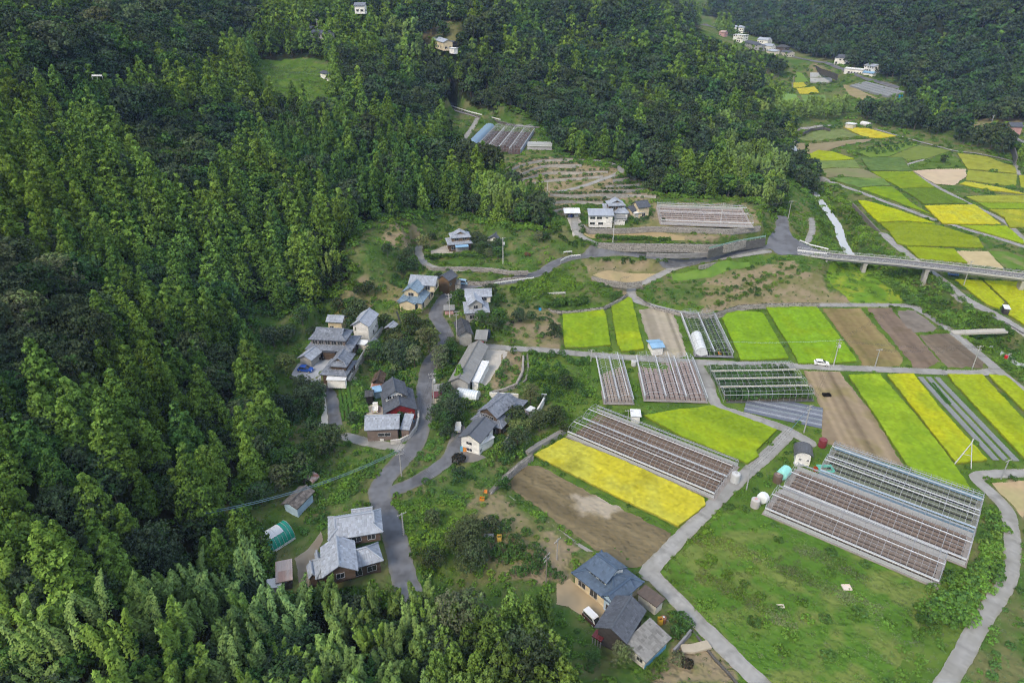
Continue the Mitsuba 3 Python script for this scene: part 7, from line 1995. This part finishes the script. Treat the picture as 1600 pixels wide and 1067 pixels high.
zoned('riverbank_scrub', ['kudzu', 'grass', 'shrub', 'kudzu', 'grass'], P(6, '850,235 1000,340 1130,432 1240,500 1500,492 1440,440 1310,358 1200,275 1090,185 980,110 850,120 800,165'), 1.7, .95, 'tangled scrub on both banks of the stream', stuff=True, avoid=False)
zoned('riverbank_scrub', ['kudzu', 'grass', 'shrub', 'kudzu'], P(6, '1290,530 1480,520 1600,585 1640,720 1600,760 1500,680 1400,610'), 1.8, .9, 'tangled scrub on both banks of the stream', stuff=True)
zoned('road_scrub', ['shrub', 'kudzu', 'citrus'], shapely.union_all([px_poly(P(15, s)) for s in ('0,120 270,120 540,330 500,380 300,330 0,420', '0,440 140,480 180,640 60,620 0,600')]), 3.4, .8, 'bushes and creepers along the village road', stuff=True)
zoned('road_scrub', ['shrub', 'kudzu', 'citrus', 'broad_mid'], P(1, '330,300 420,240 560,140 660,240 560,330 480,420 350,420'), 3.2, .6, 'bushes and creepers along the village road', stuff=True)
zoned('fallow_weeds', ['kudzu', 'shrub', 'kudzu', 'kudzu'], P(4, '1060,960 1180,860 1280,790 1380,690 1440,520 1480,520 1500,700 1470,860 1400,980 1330,1090 1100,1090'), 1.9, 1.0, 'weeds of the big fallow field', stuff=True)
for pl in ('140,415 460,440 480,680 330,690 120,610', '360,80 560,60 700,160 620,170 420,110'):
    zoned('slope_weeds', ['kudzu', 'weed', 'weed', 'grass'], P(5, pl), 1.7, .66, 'lush weeds covering the plot beside the village road', stuff=True)
zoned('slope_weeds', ['weed', 'kudzu'], P(7, '360,850 600,770 700,850 470,910'), 1.6, .6, 'lush weeds covering the plot beside the village road', stuff=True)
zoned('meadow_grass', ['grass', 'weed'], CLEAR.intersection(shapely.box(-200, 300, 200, 520)), 2.6, 1.1, 'rank grass of the hillside clearings', stuff=True)
zoned('road_scrub', ['shrub', 'kudzu', 'citrus'], shapely.union_all([px_poly(P(1, s)) for s in ('880,580 990,500 1000,600 950,700 890,690', '900,760 960,740 1000,820 1010,900 930,1000 900,930', '560,640 650,560 760,660 760,720 680,700 640,640', '490,760 560,720 560,900 510,930', '1000,420 1080,360 1300,440 1300,490 1200,470 1060,400')]), 2.0, .8, 'bushes and creepers along the village road', stuff=True)
zoned('road_scrub', ['shrub', 'kudzu', 'citrus'], shapely.union_all([px_poly(P(24, s)) for s in ('600,800 760,740 780,1060 560,1060', '820,860 1060,860 1000,1000 800,1060', '1180,560 1520,430 1440,560 1250,640', '0,560 100,640 80,800 0,860')]), 2.0, .85, 'bushes and creepers along the village road', stuff=True)
zoned('road_scrub', ['shrub', 'kudzu', 'citrus'], shapely.union_all([px_poly(P(2, s)) for s in ('690,560 880,570 920,700 760,760 700,660', '1060,430 1140,440 1150,700 1060,720')]), 2.2, .8, 'bushes and creepers along the village road', stuff=True)
zoned('slope_weeds', ['kudzu', 'weed', 'grass', 'weed'], P(6, '0,215 230,215 440,150 500,210 520,260 380,330 150,370 0,400'), 3.0, .55, 'lush weeds covering the plot beside the village road', stuff=True)
for s_ in ('0,330 100,300 230,270 330,230 440,180', '60,370 160,330 280,300 380,260 480,215'):
    zoned('grass_bank', ['grass', 'weed', 'shrub'], LineString(at(*P(6, s_).T)[:, :2]).buffer(1.0), 1.1, .6, 'pale tall grass on the old field banks', stuff=True, avoid=False)
vil = px_poly(densify(P(0, '430,620 470,490 600,400 700,350 850,440 880,560 910,660 840,720 870,870 760,920 640,880 600,800 470,770 430,700'), 25)).difference(ALLW)
zoned('village_scrub', ['shrub', 'citrus', 'kudzu', 'shrub', 'weed'], vil, 3.6, .62, 'bushes and garden growth between the houses', stuff=True)
zoned('village_scrub', ['kudzu', 'shrub', 'broad_mid'], vil, 9.0, .42, 'bushes and garden growth between the houses', stuff=True)
WOODED_ALL = shapely.union_all([ALLW.buffer(-1)])
land = shapely.box(-130, 60, 260, 330).difference(shapely.union_all([HARD, CROPS, WOODED_ALL, PLOTW['weeds1']]))
land = land.difference(shapely.union_all([px_poly(densify(p, 25)) for k, p in COVER if k == 'dry']))
zoned('ground_cover', ['weed', 'weed', 'grass', 'grass', 'kudzu'], land, 1.3, .46, 'grass and low weeds between plots, lanes and houses', stuff=True, avoid=False)
dry = shapely.union_all([px_poly(densify(p, 25)) for k, p in COVER if k == 'dry']).intersection(shapely.box(-130, 60, 260, 330)).difference(shapely.union_all([HARD, CROPS]))
zoned('dry_tufts', ['grass', 'weed', 'crop_bush', 'grass'], dry, 2.2, .42, 'scattered tufts on the dry orchard soil', stuff=True, avoid=False)
farland = shapely.box(120, 330, 420, 720).difference(shapely.union_all([HARD, CROPS, WOODED_ALL]))
zoned('far_verges', ['weed', 'kudzu', 'shrub', 'weed'], farland, 4.6, .95, 'green verges and banks among the far fields', stuff=True, avoid=False)
upland = shapely.box(-60, 250, 130, 420).difference(shapely.union_all([HARD, CROPS, WOODED_ALL]))
zoned('ground_cover', ['grass', 'weed', 'shrub', 'kudzu'], upland, 3.2, .6, 'grass and low weeds between plots, lanes and houses', stuff=True, avoid=False)
# cut white things lying about, crates and buckets too small for more
def crate(label, u, v, s, base, name='crate', cat='crate'):
    p = at1(u, v)
    t = thing(name, label, cat)
    w, d, h = s
    put('bottom', box(p[0] - w / 2, p[1] - d / 2, p[2], p[0] + w / 2, p[1] + d / 2, p[2] + .06), 'painted', t, base=base)
    for x0, y0, x1, y1 in ((-w / 2, -d / 2, w / 2, -d / 2 + .05), (-w / 2, d / 2 - .05, w / 2, d / 2), (-w / 2, -d / 2 + .05, -w / 2 + .05, d / 2 - .05), (w / 2 - .05, -d / 2 + .05, w / 2, d / 2 - .05)):
        put('side', box(p[0] + x0, p[1] + y0, p[2] + .061, p[0] + x1, p[1] + y1, p[2] + h), 'painted', t, base=base)
for lab, k, xy, s, b in (('orange crate in the dry orchard near the ditch head', 2, (1130, 322), (1.0, .8, .6), (.70, .30, .05)), ('pale yellow bin among the citrus bushes', 2, (1216, 525), (.9, .9, 1.2), (.75, .52, .14)), ('white tray lying in the citrus orchard', 2, (1165, 505), (1.8, .8, .4), (.75, .75, .76)),
                          ('orange bucket at the ditch corner', 2, (1148, 287), (.7, .7, .6), (.75, .34, .10)), ('white board lying in the fallow weeds', 4, (712, 890), (1.6, 1.3, .3), (.74, .66, .60)), ('cream box lying in the lower weeds', 4, (380, 988), (1.3, .7, .5), (.72, .70, .60)),
                          ('orange bin at the small greenhouse front', 5, (1101, 430), (.9, .9, .8), (.75, .24, .03)), ('blue bin in the small walled garden', 5, (204, 207), (.8, .8, .7), (.05, .35, .70)), ('yellow gas bottle box beside the rust drum', 26, (858, 660), (.8, .8, 1.3), (.62, .38, .05)),
                          ('black heap cover on the bare brown plot', 6, (612, 826), (2.0, 1.2, .6), (.02, .02, .02)), ('white box by the pale yard of the pickup', 22, (378, 1022), (.9, .7, .7), (.74, .74, .72)), ('blue bin in the garden of the plank barn', 22, (755, 810), (.9, .7, .8), (.08, .30, .62)),
                          ('orange bin in the garden of the plank barn', 22, (748, 850), (.7, .7, .7), (.66, .28, .10)), ('blue board leaning at the white walled house', 24, (262, 915), (1.0, .5, 1.2), (.18, .45, .65)), ('orange board leaning at the white walled house', 24, (290, 920), (.8, .4, 1.2), (.75, .32, .08)),
                          ('aqua net box at the greenhouse end', 28, (1110, 520), (3.4, 2.2, .9), (.20, .62, .55)), ('white heap beside the arched barn', 28, (780, 448), (2.0, 1.2, .5), (.66, .68, .70)), ('red bin behind the arched barn', 28, (990, 520), (.8, .8, .9), (.45, .09, .03))):
    crate(lab, *q(k, xy)[0], s, b)
# ---------------------------------------------------------------- the air
scene['haze_air'] = {'type': 'homogeneous', 'albedo': {'type': 'rgb', 'value': [.94, .95, .97]}, 'sigma_t': {'type': 'rgb', 'value': [.00005, .00007, .00012]}}
z_lo = min(near.Z.min(), far.Z.min()) - 2.0
z_hi = max(far.Z.max(), 210.0) + 32.0
scene['haze'] = {'type': 'cube', 'to_world': T().translate([140, 800, float(z_lo + z_hi) / 2]).scale([880, 925, float(z_hi - z_lo) / 2]), 'bsdf': {'type': 'null'}, 'interior': {'type': 'ref', 'id': 'haze_air'}}
tag('haze', 'thin blue haze filling the valley air', None, None, 'stuff')
scene['camera']['medium'] = {'type': 'ref', 'id': 'haze_air'}
